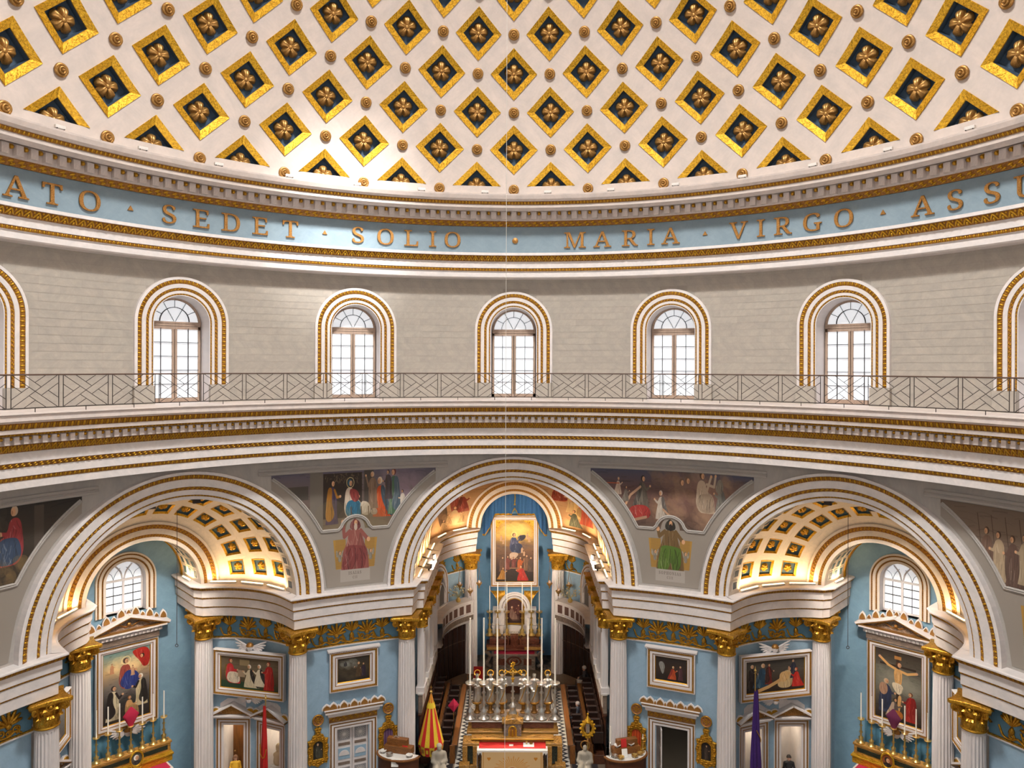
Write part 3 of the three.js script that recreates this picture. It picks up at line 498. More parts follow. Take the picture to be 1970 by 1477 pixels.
for (const s of pierSpec) {
  const P = offsets(pierPath(s.a, s.kA, s.B, s.kB)); piers[s.th] = P;
  // index of front columns = where the flanks meet the pier arc
  const nA = s.kA ? flank(s.kA).length - 1 : 0, nB = s.kB ? P.path.length - flank(s.kB).length : P.path.length - 1;
  P.lA = P.len[nA]; P.lB = P.len[nB]; P.L = P.len[P.len.length - 1]; P.nA = nA; P.nB = nB;
  const e = struct('trim_' + (pierSpec.indexOf(s) + 3), 'white entablature with three gilded lines over the columns of ' + s.label.replace(/^(blue pier |)wall (of |)/, ''), 'entablature');
  part(e, 'cornice', sweepPath(P, [[-.8, 10.3], [.5, 10.3], [.58, 10.27], [.58, 10.22], [.52, 10.2]]), mat.white);
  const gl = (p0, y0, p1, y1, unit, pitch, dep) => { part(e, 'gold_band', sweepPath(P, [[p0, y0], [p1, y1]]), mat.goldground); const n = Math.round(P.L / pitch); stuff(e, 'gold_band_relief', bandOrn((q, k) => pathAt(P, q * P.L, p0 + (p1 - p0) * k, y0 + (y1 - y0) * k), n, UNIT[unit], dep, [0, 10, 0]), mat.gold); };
  gl(.52, 10.2, .43, 10.06, 'egg', .17, .03);
  part(e, 'fascia', sweepPath(P, [[.43, 10.06], [.40, 10.05], [.40, 9.73]]), mat.white);
  gl(.39, 9.73, .36, 9.66, 'bead', .12, .02);
  part(e, 'fascia', sweepPath(P, [[.37, 9.66], [.35, 9.65], [.35, 9.30]]), mat.white);
  gl(.34, 9.30, .31, 9.24, 'bead', .12, .02);
  part(e, 'fascia', sweepPath(P, [[.32, 9.24], [.30, 9.23], [.30, 8.86], [.28, 8.84], [-.42, 8.84]]), mat.white);
  part(e, 'soffit_line', sweepPath(P, [[-.25, 8.84], [-.27, 8.75], [-.42, 8.75]]), mat.oldgold);
  // blue wall with door openings
  const w = struct('wall_pier_' + (pierSpec.indexOf(s) + 1), s.label, 'wall'); wallOf[s.th] = w;
  const mid = (P.lA + P.lB) / 2, op = [];
  if (s.kA && s.kB) op.push([mid - .78, mid + .78, 0, 3.72]);
  P.mid = mid;
  // chapel doors sit at 44 and 66 degrees round the concave wall
  P.doors = [];
  if (s.kA === 'chapel') for (const a of [46, 68]) { const l = P.lA - (96 - a) * D2R * 4.85; P.doors.push(l); op.push([l - .50, l + .50, 0, 3.5]); }
  if (s.kB === 'chapel') for (const a of [46, 68]) { const l = P.lB + (96 - a) * D2R * 4.85; P.doors.push(l); op.push([l - .50, l + .50, 0, 3.5]); }
  { const [wf, rvg, nOp] = pathWall(P, -.40, 0, 8.84, op, .7); part(w, 'wall_face', wf, mat.blue); if (nOp) part(w, 'door_reveal', rvg, mat.white); }
  part(w, 'string_course', sweepPath(P, [[-.40, 7.52], [-.34, 7.54], [-.34, 7.60]]), mat.white); part(w, 'string_line', sweepPath(P, [[-.34, 7.60], [-.33, 7.66], [-.40, 7.67]]), mat.gold);
  const fr = part(w, 'frieze_ground', sweepPath(P, [[-.39, 7.67], [-.39, 8.75]]), plas([.13, .29, .42], .7));
  const run = (l0, l1, n) => { for (let i = 0; i < n; i++) { const l = l0 + (l1 - l0) * (i + .5) / n, q = pathAt(P, l, -.38, 8.22), q2 = pathAt(P, l + .01, -.38, 8.22), m = part(fr, 'palmette', i % 2 ? palm.a : palm.b, mat.gold); m.position.set(...q); m.rotation.y = -Math.atan2(q2[2] - q[2], q2[0] - q[0]); m.scale.set(1.22, 1.2, 1.4); const v = part(fr, 'scroll', palm.vine, mat.gold); v.position.set(...q); v.rotation.y = m.rotation.y; v.scale.set(1.2, 1.15, 1.3); } };
  if (s.kA && s.kB) run(P.lA + .75, P.lB - .75, 5); else if (!s.kA) run(P.lB - 3.6, P.lB - .7, 4); else run(P.lA + .7, P.lA + 3.6, 4);
  if (s.kA === 'chapel') run(P.len[2] + .5, P.lA - .55, 5);
  if (s.kB === 'chapel') run(P.lB + .55, P.L - P.len[2] - .5 + (P.len[2] - (P.L - P.len[P.len.length - 3])), 5);
  if (s.kB === 'apse') run(P.len[P.len.length - 12] + .1, P.L - 2.9, 3);
  if (s.kA === 'apse') run(2.9, P.len[11] - .1, 3);
  P.spec = s;
}
// columns
const colAt = (th, lat, al, label) => { const q = loc(th, lat, al, 0); return column(q[0], q[2], -th, label); };
colAt(0, -5.0, 18.33, 'fluted column between the striped canopy and the closed white door'); colAt(0, 5.0, 18.33, 'fluted column between the choir stalls and the open dark doorway');
colAt(-45 * D2R, 4.84, 18.36, 'fluted column beside the tall red banner'); colAt(-45 * D2R, -4.84, 18.36, 'fluted column nearest the picture edge on the Madonna altar side');
colAt(45 * D2R, -4.84, 18.36, 'fluted column beside the tall purple banner'); colAt(45 * D2R, 4.84, 18.36, 'fluted column nearest the picture edge on the crucifixion altar side');
colAt(-45 * D2R, 2.58, 23.05, 'fluted column between the Madonna altar and the papal scene painting'); colAt(-45 * D2R, -2.58, 23.05, 'fluted column on the outer flank of the Madonna altar');
colAt(45 * D2R, -2.58, 23.05, 'fluted column between the lamentation painting and the crucifixion altar'); colAt(45 * D2R, 2.58, 23.05, 'fluted column on the outer flank of the crucifixion altar');
colAt(0, -2.76, 30.3, 'fluted column at the back of the apse under the balcony with the hanging lamps at its inner face'); colAt(0, 2.76, 30.3, 'fluted column at the back of the apse nearest the seated choir members');
// square pilasters behind the chapel columns and along the apse flanks, built into the walls
{
  const pg = new GB(); pg.box(.62, 7.4, .3, 0, 4.0, 0); for (let i = -2; i <= 2; i++) pg.box(.06, 6.5, .03, i * .12, 4.2, .16); pg.box(.8, .7, .42, 0, .35, 0); const pil = pg.build(), pg2 = new GB(); pg2.box(.62, 3.2, .3, 0, 6.16, 0); for (let i = -2; i <= 2; i++) pg2.box(.06, 2.6, .03, i * .12, 6.2, .16); pg2.box(.8, .3, .42, 0, 4.72, 0); const pil2 = pg2.build();
  const cl = [cap.bell.clone(), cap.abacus.clone()]; for (let i = 0; i < 8; i++) cl.push(cap.leaf1.clone().rotateY(i * Math.PI / 4), cap.leaf2.clone().rotateY(i * Math.PI / 4 + .39)); for (let i = 0; i < 4; i++) cl.push(cap.volute.clone().rotateY(Math.PI / 4 + i * Math.PI / 2)); const cg = merge(cl.map(g => { g = g.index ? g.toNonIndexed() : g; if (!g.attributes.normal) g.computeVertexNormals(); return g; })).scale(.78, 1, .78);
  const mk = (wall, th, lat, al, face) => { const o = part(wallOf[wall], 'pilaster', th === 0 ? pil2 : pil, mat.white), q = loc(th, lat, al, 0); o.position.set(...q); o.rotation.y = face - th; const c = part(o, 'capital', cg, mat.gold, 'gilded capital'); c.position.y = 7.72; };
  mk(-22.5, -45 * D2R, 2.86, 24.2, -Math.PI / 2); mk(-67.5, -45 * D2R, -2.86, 24.2, Math.PI / 2); mk(67.5, 45 * D2R, 2.86, 24.2, -Math.PI / 2); mk(22.5, 45 * D2R, -2.86, 24.2, Math.PI / 2);
  for (let i = 0; i < 4; i++) { const z = 19.8 + 1.8 * i; mk(-22.5, 0, -4.5, z, Math.PI / 2); mk(22.5, 0, 4.5, z, -Math.PI / 2); }
}
// ------------------------------------------------------------------ spandrel wall, archivolts, vaults
const span = struct('wall_spandrel', 'grey spandrel wall around the three great arches', 'wall');
{
  const g = new GB();
  for (const b of BAYS) {
    const f = (u, y) => cyl(b.th + Math.asin(u / RW), y, RW), half = RW * Math.sin(22.5 * D2R), T = 16.9;
    g.grid(f, lin(-half, -RA_IN, 8), [YS - .05, T]); g.grid(f, lin(RA_IN, half, 8), [YS - .05, T]);
    const us = []; for (let i = 0; i <= 40; i++) us.push(-RA_IN * Math.cos(Math.PI * i / 40));
    g.grid((u, s) => { const y = YS + Math.sqrt(Math.max(0, RA_IN ** 2 - u * u)); return f(u, y + (T - y) * s); }, us, [0, 1]);
  }
  part(span, 'wall_face', g.build(), mat.grey);
  const bk = struct('wall_rear', 'plain wall closing the rotunda behind the viewer', 'wall');
  part(bk, 'upper_wall', new GB().grid((t, y) => cyl(t, y, RW), lin(67.5 * D2R, 292.5 * D2R, 60), [YS - .1, 16.9]).build(), mat.white);
  part(bk, 'lower_wall', new GB().grid((t, y) => cyl(t, y, 19.4), lin(89 * D2R, 271 * D2R, 60), [0, YS + .2]).build(), mat.blue);
}
const faceAxis = (m, t) => { const z = new THREE.Vector3(Math.cos(t), -Math.sin(t), 0), x = new THREE.Vector3(0, 0, -1); m.quaternion.setFromRotationMatrix(new THREE.Matrix4().makeBasis(x, new THREE.Vector3().crossVectors(z, x), z)); };
const bayName = ['the Madonna altar chapel', 'the apse', 'the crucifixion chapel'];
BAYS.forEach((b, bi) => {
  const a = struct('trim_' + (bi + 7), 'great white arch with gilded bands framing ' + bayName[bi], 'arch', [0, 0, 0], -b.th);
  const map = (u, y, p) => { const t = Math.asin(u / RW); return [(RW - p) * Math.sin(t), y, -(RW - p) * Math.cos(t)]; }, ref = [0, 12, 0];
  archSweep(a, 'outer_lip', map, [[5.9, 0], [5.9, .30], [5.79, .32], [5.77, .28]], mat.white, YS, YS, 0, 60);
  archGold(a, 'egg_band', map, 5.77, .30, 5.60, .22, YS, YS, 0, 'egg', .2, .05, ref);
  archSweep(a, 'white_band', map, [[5.60, .22], [5.58, .24], [5.29, .24]], mat.white, YS, YS, 0, 60);
  archGold(a, 'wave_band', map, 5.29, .22, 5.15, .15, YS, YS, 0, 'wave', .2, .04, ref);
  archSweep(a, 'white_band', map, [[5.15, .15], [5.14, .17], [4.95, .17]], mat.white, YS, YS, 0, 60);
  archGold(a, 'bead_band', map, 4.95, .15, 4.88, .10, YS, YS, 0, 'bead', .13, .025, ref);
  archSweep(a, 'inner_lip', map, [[4.88, .10], [4.87, .11], [RA_IN, .11], [RA_IN, 0]], mat.white, YS, YS, 0, 60);
  // soffit back to the vault
  const C = VC[b.kind], v = struct('ceiling_vault_' + (bi + 1), bi === 1 ? 'painted half dome and barrel vault over the apse' : 'coffered half dome over ' + bayName[bi], 'vault', [0, 0, 0], -b.th);
  const soff = new GB(); soff.grid((s, q) => { const t = Math.PI * s, u = -RA_IN * Math.cos(t), y = YS + RA_IN * Math.sin(t), z0 = Math.sqrt(RW * RW - u * u), z1 = b.kind === 'chapel' ? C : 19.3; return [u, y, -(z0 + (z1 - z0) * q)]; }, lin(0, 1, 48), [0, 1], (s, q) => [s * 15, q]);
  soff.grid((s, q) => { const t = Math.PI * s, r = RA_IN + (RV - RA_IN) * q; return [-r * Math.cos(t), YS + r * Math.sin(t), -(b.kind === 'chapel' ? C : 19.3)]; }, lin(0, 1, 48), [0, 1], (s, q) => [s * 15, q]);
  part(v, 'soffit', soff.build(), mat.vault);
  { const sq = new GB(); sq.box(.44, .44, .05, 0, 0, 0); const sb = box(.3, .3, .02, 0, 0, .025); for (let i = 0; i < 26; i++) { const t = Math.PI * (i + .7) / 26.4, r = RA_IN - .01; if (Math.abs(Math.cos(t)) < .45) continue; const m = part(v, 'soffit_coffer', winParts.sq ??= sq.build(), mat.vault), u = -r * Math.cos(t); m.position.set(u, YS + r * Math.sin(t), -(Math.sqrt(RW * RW - u * u) + .42)); faceAxis(m, t); const p = part(m, 'coffer_panel', winParts.sb ??= sb, mat.coffer); } }
  const ch0 = Math.asin(IO[b.kind] / RV), sph = (chi, psi, d = 0) => { const R = RV - d; return [R * Math.sin(chi) * Math.cos(psi), YS + R * Math.sin(chi) * Math.sin(psi), -(C + R * Math.cos(chi))]; };
  if (b.kind === 'chapel') {
    const rings = [ch0 + 4 * D2R]; const dch = (Math.PI / 2 - ch0 - 7 * D2R) / 3; const g = new GB();
    const chs = [ch0, ...[0, 1, 2, 3].map(i => ch0 + 4.5 * D2R + i * dch), Math.PI / 2], p0 = 2.4 * D2R, dp = 14.6 * D2R;
    g.grid((c, p) => sph(c, p), lin(ch0, Math.PI / 2, 8), lin(0, p0, 3), (c, p) => [c * 5, p * 5]); g.grid((c, p) => sph(c, p), lin(ch0, Math.PI / 2, 8), lin(Math.PI - p0, Math.PI, 3), (c, p) => [c * 5, p * 5]);
    g.grid((c, p) => sph(c, p), [chs[0], chs[1]], lin(p0, Math.PI - p0, 40), (c, p) => [c * 5, p * 5]); g.grid((c, p) => sph(c, p), [chs[4], chs[5]], lin(p0, Math.PI - p0, 40), (c, p) => [c * 5, p * 5]);
    const ros = winParts.ros ??= rosetteGeo(.21, .10);
    const orient = (o, c, p, d) => { const q = V(sph(c, p, d)), z = V([0, YS, -C]).sub(q).normalize(), y0 = V(sph(c, p + .01, d)).sub(q).normalize(), x = new THREE.Vector3().crossVectors(y0, z).normalize(); o.position.copy(q); o.quaternion.setFromRotationMatrix(new THREE.Matrix4().makeBasis(x, new THREE.Vector3().crossVectors(z, x), z)); };
    for (let i = 0; i < 3; i++) {
      const c0 = chs[i + 1], c1 = chs[i + 2], hc = .31, sw = Math.sin((c0 + c1) / 2);
      const fr = new GB(), pn = new GB(); const cm = (c0 + c1) / 2, pm = Math.PI / 2, ha = dch * hc, hb = Math.min(dp * .36, dch * hc / sw * 1.02);
      const cor = [[-1, -1], [1, -1], [1, 1], [-1, 1]];
      for (let k = 0; k < 4; k++) { const A = cor[k], B = cor[(k + 1) % 4], L = (s, q, d) => { const o = [A[0] + (B[0] - A[0]) * s, A[1] + (B[1] - A[1]) * s]; return sph(cm + o[0] * ha * q, pm + o[1] * hb * q, d); };
        fr.grid((s, q) => L(s, q, (q - .8) / .2 * .06 - .045), [0, .5, 1], [.78, 1]); fr.grid((s, q) => L(s, 1, q), [0, .5, 1], [-.03, .015]); pn.grid((s, q) => L(s, .78, q), [0, .5, 1], [-.05, -.14]); pn.grid((s, q) => L(s, q, -.14), [0, .5, 1], [0, .78]); }
      const fg = fr.build(), pg = pn.build();
      for (let j = 0; j < 12; j++) {
        const q0 = p0 + j * dp, q1 = q0 + dp, qm = (q0 + q1) / 2;
        // plain ring around the hole
        for (let k = 0; k < 4; k++) { const A = cor[k], B = cor[(k + 1) % 4]; g.grid((s, q) => { const o = [A[0] + (B[0] - A[0]) * s, A[1] + (B[1] - A[1]) * s]; const ea = ha + (dch / 2 - ha) * q, eb = hb + (dp / 2 - hb) * q; return sph(cm + o[0] * ea, qm + o[1] * eb); }, [0, .5, 1], [0, 1], (s, q) => [cm * 5 + s, qm * 5 + q]); }
        const f = part(v, 'coffer_frame', fg, mat.leafgold); f.position.set(0, YS, -C); f.rotation.z = qm - pm; f.position.set(0, 0, 0); { const m = new THREE.Matrix4().makeTranslation(0, YS, 0).multiply(new THREE.Matrix4().makeRotationZ(qm - pm)).multiply(new THREE.Matrix4().makeTranslation(0, -YS, 0)); m.decompose(f.position, f.quaternion, f.scale); }
        part(f, 'coffer_panel', pg, mat.cofferblue ??= plas([.06, .12, .15], .7)); const r = part(f, 'rosette', ros, mat.gold); orient(r, cm, pm, -.13);
      }
    }
    part(v, 'half_dome', g.build(), mat.vault);
  } else {
    part(v, 'barrel', new GB().grid((s, z) => { const t = Math.PI * s; return [-RV * Math.cos(t), YS + RV * Math.sin(t), -z]; }, lin(0, 1, 48), [19.3, C], (s, z) => [s * 15, z]).build(), mat.vault);
    // five gilded ribs across the barrel
    for (let i = 0; i < 6; i++) { const z = 19.8 + i * 1.25; const rb = part(v, 'rib', new GB().grid((s, q) => { const t = Math.PI * s, r = RV - [0, .1, .1, 0][q]; return [-r * Math.cos(t), YS + r * Math.sin(t), -(z + [-.2, -.18, .18, .2][q])]; }, lin(0, 1, 48), [0, 1, 2, 3]).build(), mat.vault); part(rb, 'gold_line', new GB().grid((s, q) => { const t = Math.PI * s, r = RV - .1 - [0, .03, .03, 0][q]; return [-r * Math.cos(t), YS + r * Math.sin(t), -(z + [-.06, -.04, .04, .06][q])]; }, lin(0, 1, 48), [0, 1, 2, 3]).build(), mat.gold); }
    v.userData.half = part(v, 'half_dome', new GB().grid((c, p) => sph(c, p), lin(ch0, Math.PI / 2, 14), lin(0, Math.PI, 48), (c, p) => [.5 + .5 * Math.sin(c) * Math.cos(p), Math.sin(c) * Math.sin(p)]).build(), mat.apseFresco ?? mat.vault);
    b.half = v.userData.half; delete v.userData.half;
  }
  // inner arch in front of the recess
  const zi = C + RV * Math.cos(ch0), io = IO[b.kind], ii = II[b.kind], ia = struct('trim_' + (bi + 10), 'inner white arch with two gilded bands in front of the recess of ' + bayName[bi], 'arch', [0, 0, 0], -b.th);
  const mp = (u, y, p) => [u, y, -(zi - p)], rf = loc(0, 0, zi - 10, YS);
  const W = io - ii;
  archSweep(ia, 'outer_lip', mp, [[io + .03, -.05], [io + .03, .14], [io - .1 * W, .15]], mat.vault, YS, YS, 0, 40);
  archGold(ia, 'wave_band', mp, io - .1 * W, .14, io - .34 * W, .10, YS, YS, 0, 'wave', .17, .035, rf, mat.gold);
  archSweep(ia, 'white_band', mp, [[io - .34 * W, .11], [io - .63 * W, .11]], mat.vault, YS, YS, 0, 40);
  archGold(ia, 'bead_band', mp, io - .63 * W, .10, io - .8 * W, .07, YS, YS, 0, 'wave', .13, .025, rf, mat.gold);
  archSweep(ia, 'inner_lip', mp, [[io - .8 * W, .08], [ii, .08], [ii, -.1]], mat.vault, YS, YS, 0, 40);
  // recess behind it
  const bk = BACK[b.kind], rc = struct('wall_recess_' + (bi + 1), 'deep blue back wall of the recess in ' + bayName[bi], 'wall', [0, 0, 0], -b.th);
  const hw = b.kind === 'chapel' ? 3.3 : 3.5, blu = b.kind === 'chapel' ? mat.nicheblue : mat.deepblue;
  if (b.kind === 'chapel') { // back wall with the window opening (half width .87)
    const g = new GB(), wa = .87, yc = 10.42, yb = 8.86, T = YS + ii + .6; const f = (u, y) => [u, y, -bk];
    g.grid(f, [-hw, -wa], [0, T]); g.grid(f, [wa, hw], [0, T]); g.grid(f, [-wa, wa], [0, yb]); g.grid((u, s) => { const y = yc + Math.sqrt(Math.max(0, wa * wa - u * u)); return f(u, y + (T - y) * s); }, colsOf(wa), [0, 1]);
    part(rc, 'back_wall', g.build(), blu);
    // barrel of the recess with small coffers
    const br = new GB(); br.grid((s, q) => { const t = Math.PI * s; return [-ii * Math.cos(t), YS + ii * Math.sin(t), -(zi - .1 + (bk - zi + .1) * q)]; }, lin(0, 1, 32), [0, 1], (s, q) => [s * 8, q * 3]); part(rc, 'barrel_vault', br.build(), mat.vault);
    const fr = winParts.bf ??= new GB().geo(box(.42, .05, .03, 0, .2, 0)).geo(box(.42, .05, .03, 0, -.2, 0)).geo(box(.05, .42, .03, .2, 0, 0)).geo(box(.05, .42, .03, -.2, 0, 0)).build(), fp = winParts.bp ??= box(.36, .36, .008, 0, 0, 0);
    for (let i = 0; i < 14; i++) for (let j = 0; j < 3; j++) { const t = Math.PI * (i + .75) / 14.5, m = part(rc, 'barrel_coffer', fr, mat.vault); m.position.set(-(ii - .015) * Math.cos(t), YS + (ii - .02) * Math.sin(t), -(zi + .42 + j * .62)); faceAxis(m, t); part(m, 'coffer_panel', fp, mat.cofferblue); }
    part(rc, 'gold_rib', new GB().grid((s, q) => { const t = Math.PI * s, r = ii - [0, .06, .06, 0][q]; return [-r * Math.cos(t), YS + r * Math.sin(t), -(bk - .42 + [-.1, -.08, .08, .1][q])]; }, lin(0, 1, 32), [0, 1, 2, 3]).build(), mat.gold);
    // window
    const w = struct('window_' + (bi ? 21 : 20), 'arched window with pointed tracery above the altar of ' + bayName[bi], 'window', [0, 0, 0], -b.th);
    const wm = (u, y, p) => [u, y, -(bk - p)], r2 = loc(0, 0, 20, 10);
    archSweep(w, 'reveal', wm, [[wa, 0], [.85, -.45]], mat.white, yc, yb, .22, 24);
    archSweep(w, 'outer_moulding', wm, [[1.33, 0], [1.32, .12], [1.25, .13]], mat.vault, yc, yb, .22, 28); archGold(w, 'gold_band', wm, 1.25, .12, 1.18, .1, yc, yb, .22, 'bead', .1, .02, r2, mat.oldgold);
    archSweep(w, 'middle_moulding', wm, [[1.18, .11], [1.07, .11], [1.05, .07]], mat.vault, yc, yb, .22, 28); archGold(w, 'gold_band', wm, 1.05, .08, .98, .06, yc, yb, .22, 'bead', .1, .02, r2, mat.oldgold);
    archSweep(w, 'inner_moulding', wm, [[.98, .07], [wa, .07], [wa, -.05]], mat.vault, yc, yb, .22, 28);
    const zg = -(bk + .40), fm = [], pt = (a) => [-.83 * Math.cos(a), yc + .83 * Math.sin(a), zg + .03];
    fm.push(box(1.72, .1, .1, 0, yc - .06, zg), box(.1, yc - yb, .1, 0, (yc + yb) / 2 - .1, zg), box(1.72, .09, .1, 0, yb + .05, zg)); for (const s of [-1, 1]) fm.push(box(.07, yc - yb, .1, s * .82, (yc + yb) / 2, zg));
    fm.push(new GB().grid((s, q) => { const r = [.86, .79][q]; return [-r * Math.cos(Math.PI * s), yc + r * Math.sin(Math.PI * s), zg + .05]; }, lin(0, 1, 24), [0, 1]).build());
    for (const s of [-1, 1]) fm.push(curveTube([[s * .04, yc, zg], [s * .12, yc + .32, zg], [s * .38, yc + .66, zg]], .04, 12, 5));
    part(w, 'frame', merge(fm), mat.white);
    const bb = []; for (const s of [-1, 1]) { bb.push(box(.02, yc - yb, .03, s * .43, (yc + yb) / 2, zg + .02)); for (let i = 1; i < 4; i++) bb.push(box(.8, .02, .03, s * .43, yb + .02 + i * .39, zg + .02)); for (const d of [-1, 1]) bb.push(curveTube([[s * .43, yc, zg], [s * .43 + d * .1, yc + .26, zg], [s * .43 + d * .3, yc + .52 - (d * s > 0 ? .14 : 0), zg]], .012, 10, 4)); }
    part(w, 'glazing_bars', merge(bb), mat.bar);
    const pg = winParts.cpane ??= box(.36, .365, .01); for (const s of [-1, 1]) for (let c = 0; c < 2; c++) for (let i = 0; i < 4; i++) { const p = part(w, 'pane', pg, mat.pane); p.position.set(s * (.235 + c * .385), yb + .23 + i * .39, zg - .01); }
    for (const [a0, a1] of [[0, 45], [45, 90], [90, 135], [135, 180]]) { const p = part(w, 'arch_pane', winParts['cs' + a0] ??= paneSector(0, .8, a0 * D2R, a1 * D2R), mat.pane); p.position.set(0, yc, zg - .01); }
    rectLight([.87, .91, 1], WINDOW_L, 1.5, 1.5, loc(b.th, 0, bk + .395, 9.6), loc(b.th, 0, 15, 9.6));
  } else {
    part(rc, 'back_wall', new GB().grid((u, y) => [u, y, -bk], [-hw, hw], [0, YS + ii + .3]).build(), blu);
    part(rc, 'barrel_vault', new GB().grid((s, q) => { const t = Math.PI * s; return [-ii * Math.cos(t), YS + ii * Math.sin(t), -(zi - .1 + (bk - zi + .1) * q)]; }, lin(0, 1, 32), [0, 1]).build(), mat.vault);
  }
  // cove lamps on top of the cornice
  const cs = b.kind === 'chapel' ? [[44, 1], [62, 1], [80, 1]] : [];
  for (const sd of [-1, 1]) {
    for (const [a] of cs) { const q = [sd * 4.62 * Math.sin(a * D2R), 19.1 + 4.62 * Math.cos(a * D2R)]; coveLamp(b.th, q[0], q[1], a * sd, 1.25, bayName[bi]); }
    if (b.kind === 'chapel') coveLamp(b.th, sd * 2.2, 24.2, sd * 90, .9, bayName[bi]);
    if (b.kind === 'apse') { for (const z of [19.7, 21.5, 23.3, 25.1]) coveLamp(b.th, sd * 4.55, z, sd * 90, 1.3, bayName[bi], 1.3); for (const a of [48, 72]) coveLamp(b.th, sd * 4.55 * Math.sin(a * D2R), 26.4 + 4.55 * Math.cos(a * D2R), sd * a, 1.2, bayName[bi], .7); }
  }
});
function coveLamp(th, lat, al, deg, len, where, k = 1) {
  const sdn = (lat < 0) === (th <= 0) ? (th === 0 ? 'canopy side' : 'outer side') : th === 0 ? 'choir member side' : 'apse side', ck = where + sdn, ci = coveN[ck] = (coveN[ck] ?? -1) + 1;
  const q = loc(th, lat, al, YS + .02), o = thing('cove_lamp', coveW[ci] + ' warm strip lamp on the ' + sdn + ' cornice of ' + where, 'lamp', q, -th - deg * D2R, 'warm strip lamps on the cornices');
  part(o, 'housing', rbox(len, .06, .12, 0, .03, 0), mat.whitemarble); part(o, 'tube', box(len * .94, .03, .06, 0, .075, 0), mat.cove);
  const out = loc(th, lat + Math.sin(deg * D2R) * .45, al + Math.cos(deg * D2R) * .45, YS + 2.2);
  rectLight([1, .68, .36], COVE_L * k, len * .94, .1, [q[0], q[1] + .12, q[2]], out);
}
// floor
{
  const f = struct('floor', 'marble floor of the rotunda', 'floor'); part(f, 'paving', new THREE.CylinderGeometry(19.5, 19.5, .2, 64).translate(0, -.1, 0), mat.floor);
  BAYS.forEach((b, i) => { const p = part(f, 'bay_paving', box(11, .2, i === 1 ? 17 : 10, 0, -.11, i === 1 ? -26 : -22.4), mat.floor); p.position.set(0, 0, 0); p.rotation.y = -b.th; });
}

// outer masonry shell of the church, so that daylight enters only by the windows and the lantern
{
  const w = struct('wall_exterior', 'outer masonry of the church around the rotunda', 'wall');
  part(w, 'outer_wall', new THREE.CylinderGeometry(40, 40, 30, 48, 1, true).translate(0, 14, 0), mat.joint);
  part(w, 'roof', new THREE.RingGeometry(17.6, 40, 64).rotateX(-Math.PI / 2).translate(0, 29, 0), mat.joint);
  part(w, 'ground', new THREE.CircleGeometry(40, 48).rotateX(-Math.PI / 2).translate(0, -.25, 0), mat.joint);
}
// ------------------------------------------------------------------ painted pictures (flat print on their own canvases)
const SK = '#c99a74', SKD = '#a87a58';
function wash(c, w, h, stops, seed) { // sky/ground of a painting with loose brush strokes
  const g = c.createLinearGradient(0, 0, 0, h); stops.forEach((s, i) => g.addColorStop(i / (stops.length - 1), s)); c.fillStyle = g; c.fillRect(0, 0, w, h);
  rs = seed; for (let i = 0; i < 260; i++) { const x = rnd() * w, y = rnd() * h, l = w * (.03 + .1 * rnd()); c.globalAlpha = .07 + .08 * rnd(); c.strokeStyle = rnd() < .5 ? '#000' : stops[Math.floor(rnd() * stops.length)]; c.lineWidth = 1 + h * .02 * rnd(); c.beginPath(); c.moveTo(x, y); c.quadraticCurveTo(x + l * .5, y - l * .3 * (rnd() - .3), x + l, y + l * .2 * (rnd() - .5)); c.stroke(); } c.globalAlpha = 1;
}
function cloud(c, x, y, r, col, n = 14) { for (let i = 0; i < n; i++) { c.globalAlpha = .16; c.fillStyle = col; c.beginPath(); c.ellipse(x + (rnd() - .5) * r * 2, y + (rnd() - .5) * r, r * (.3 + .4 * rnd()), r * (.2 + .25 * rnd()), rnd(), 0, 7); c.fill(); } c.globalAlpha = 1; }
function robe(c, pts, col, folds = 6) { // closed smooth outline with fold strokes
  const path = () => { c.beginPath(); const n = pts.length; for (let i = 0; i <= n; i++) { const a = pts[i % n], b = pts[(i + 1) % n], m = [(a[0] + b[0]) / 2, (a[1] + b[1]) / 2]; i ? c.quadraticCurveTo(a[0], a[1], m[0], m[1]) : c.moveTo(m[0], m[1]); } };
  path(); c.fillStyle = col; c.fill(); c.save(); path(); c.clip();
  const xs = pts.map(p => p[0]), ys = pts.map(p => p[1]), x0 = Math.min(...xs), x1 = Math.max(...xs), y0 = Math.min(...ys), y1 = Math.max(...ys);
  const W = x1 - x0, H = y1 - y0; // loose modelling strokes of the painter: dark flank, light shoulder, crossing folds
  for (let i = 0; i < folds * 5; i++) { const f = rnd(), x = x0 + W * f, y = y0 + H * rnd() * .8, l = H * (.15 + .4 * rnd()), d = W * .3 * (rnd() - .5); c.globalAlpha = .10 + .14 * rnd(); c.strokeStyle = f > .62 || rnd() < .35 ? '#0c0806' : '#f0e4d0'; c.lineWidth = Math.max(1, W / folds * (.1 + .2 * rnd())); c.lineCap = 'round'; c.beginPath(); c.moveTo(x, y); c.quadraticCurveTo(x + d * .2, y + l * .5, x + d, y + l); c.stroke(); }
  c.restore(); c.globalAlpha = 1;
}
function head(c, x, y, r, hair, face = 1, halo) {
  if (halo) { c.strokeStyle = halo; c.lineWidth = r * .25; c.globalAlpha = .8; c.beginPath(); c.arc(x, y - r * .2, r * 1.7, 0, 7); c.stroke(); c.globalAlpha = 1; }
  c.fillStyle = hair; c.beginPath(); c.ellipse(x - face * r * .15, y - r * .15, r * 1.05, r * 1.15, 0, 0, 7); c.fill(); c.fillStyle = SK; c.beginPath(); c.ellipse(x + face * r * .2, y + r * .05, r * .72, r * .95, 0, 0, 7); c.fill(); c.fillStyle = SKD; c.beginPath(); c.ellipse(x + face * r * .5, y + r * .2, r * .25, r * .5, 0, 0, 7); c.fill();
}
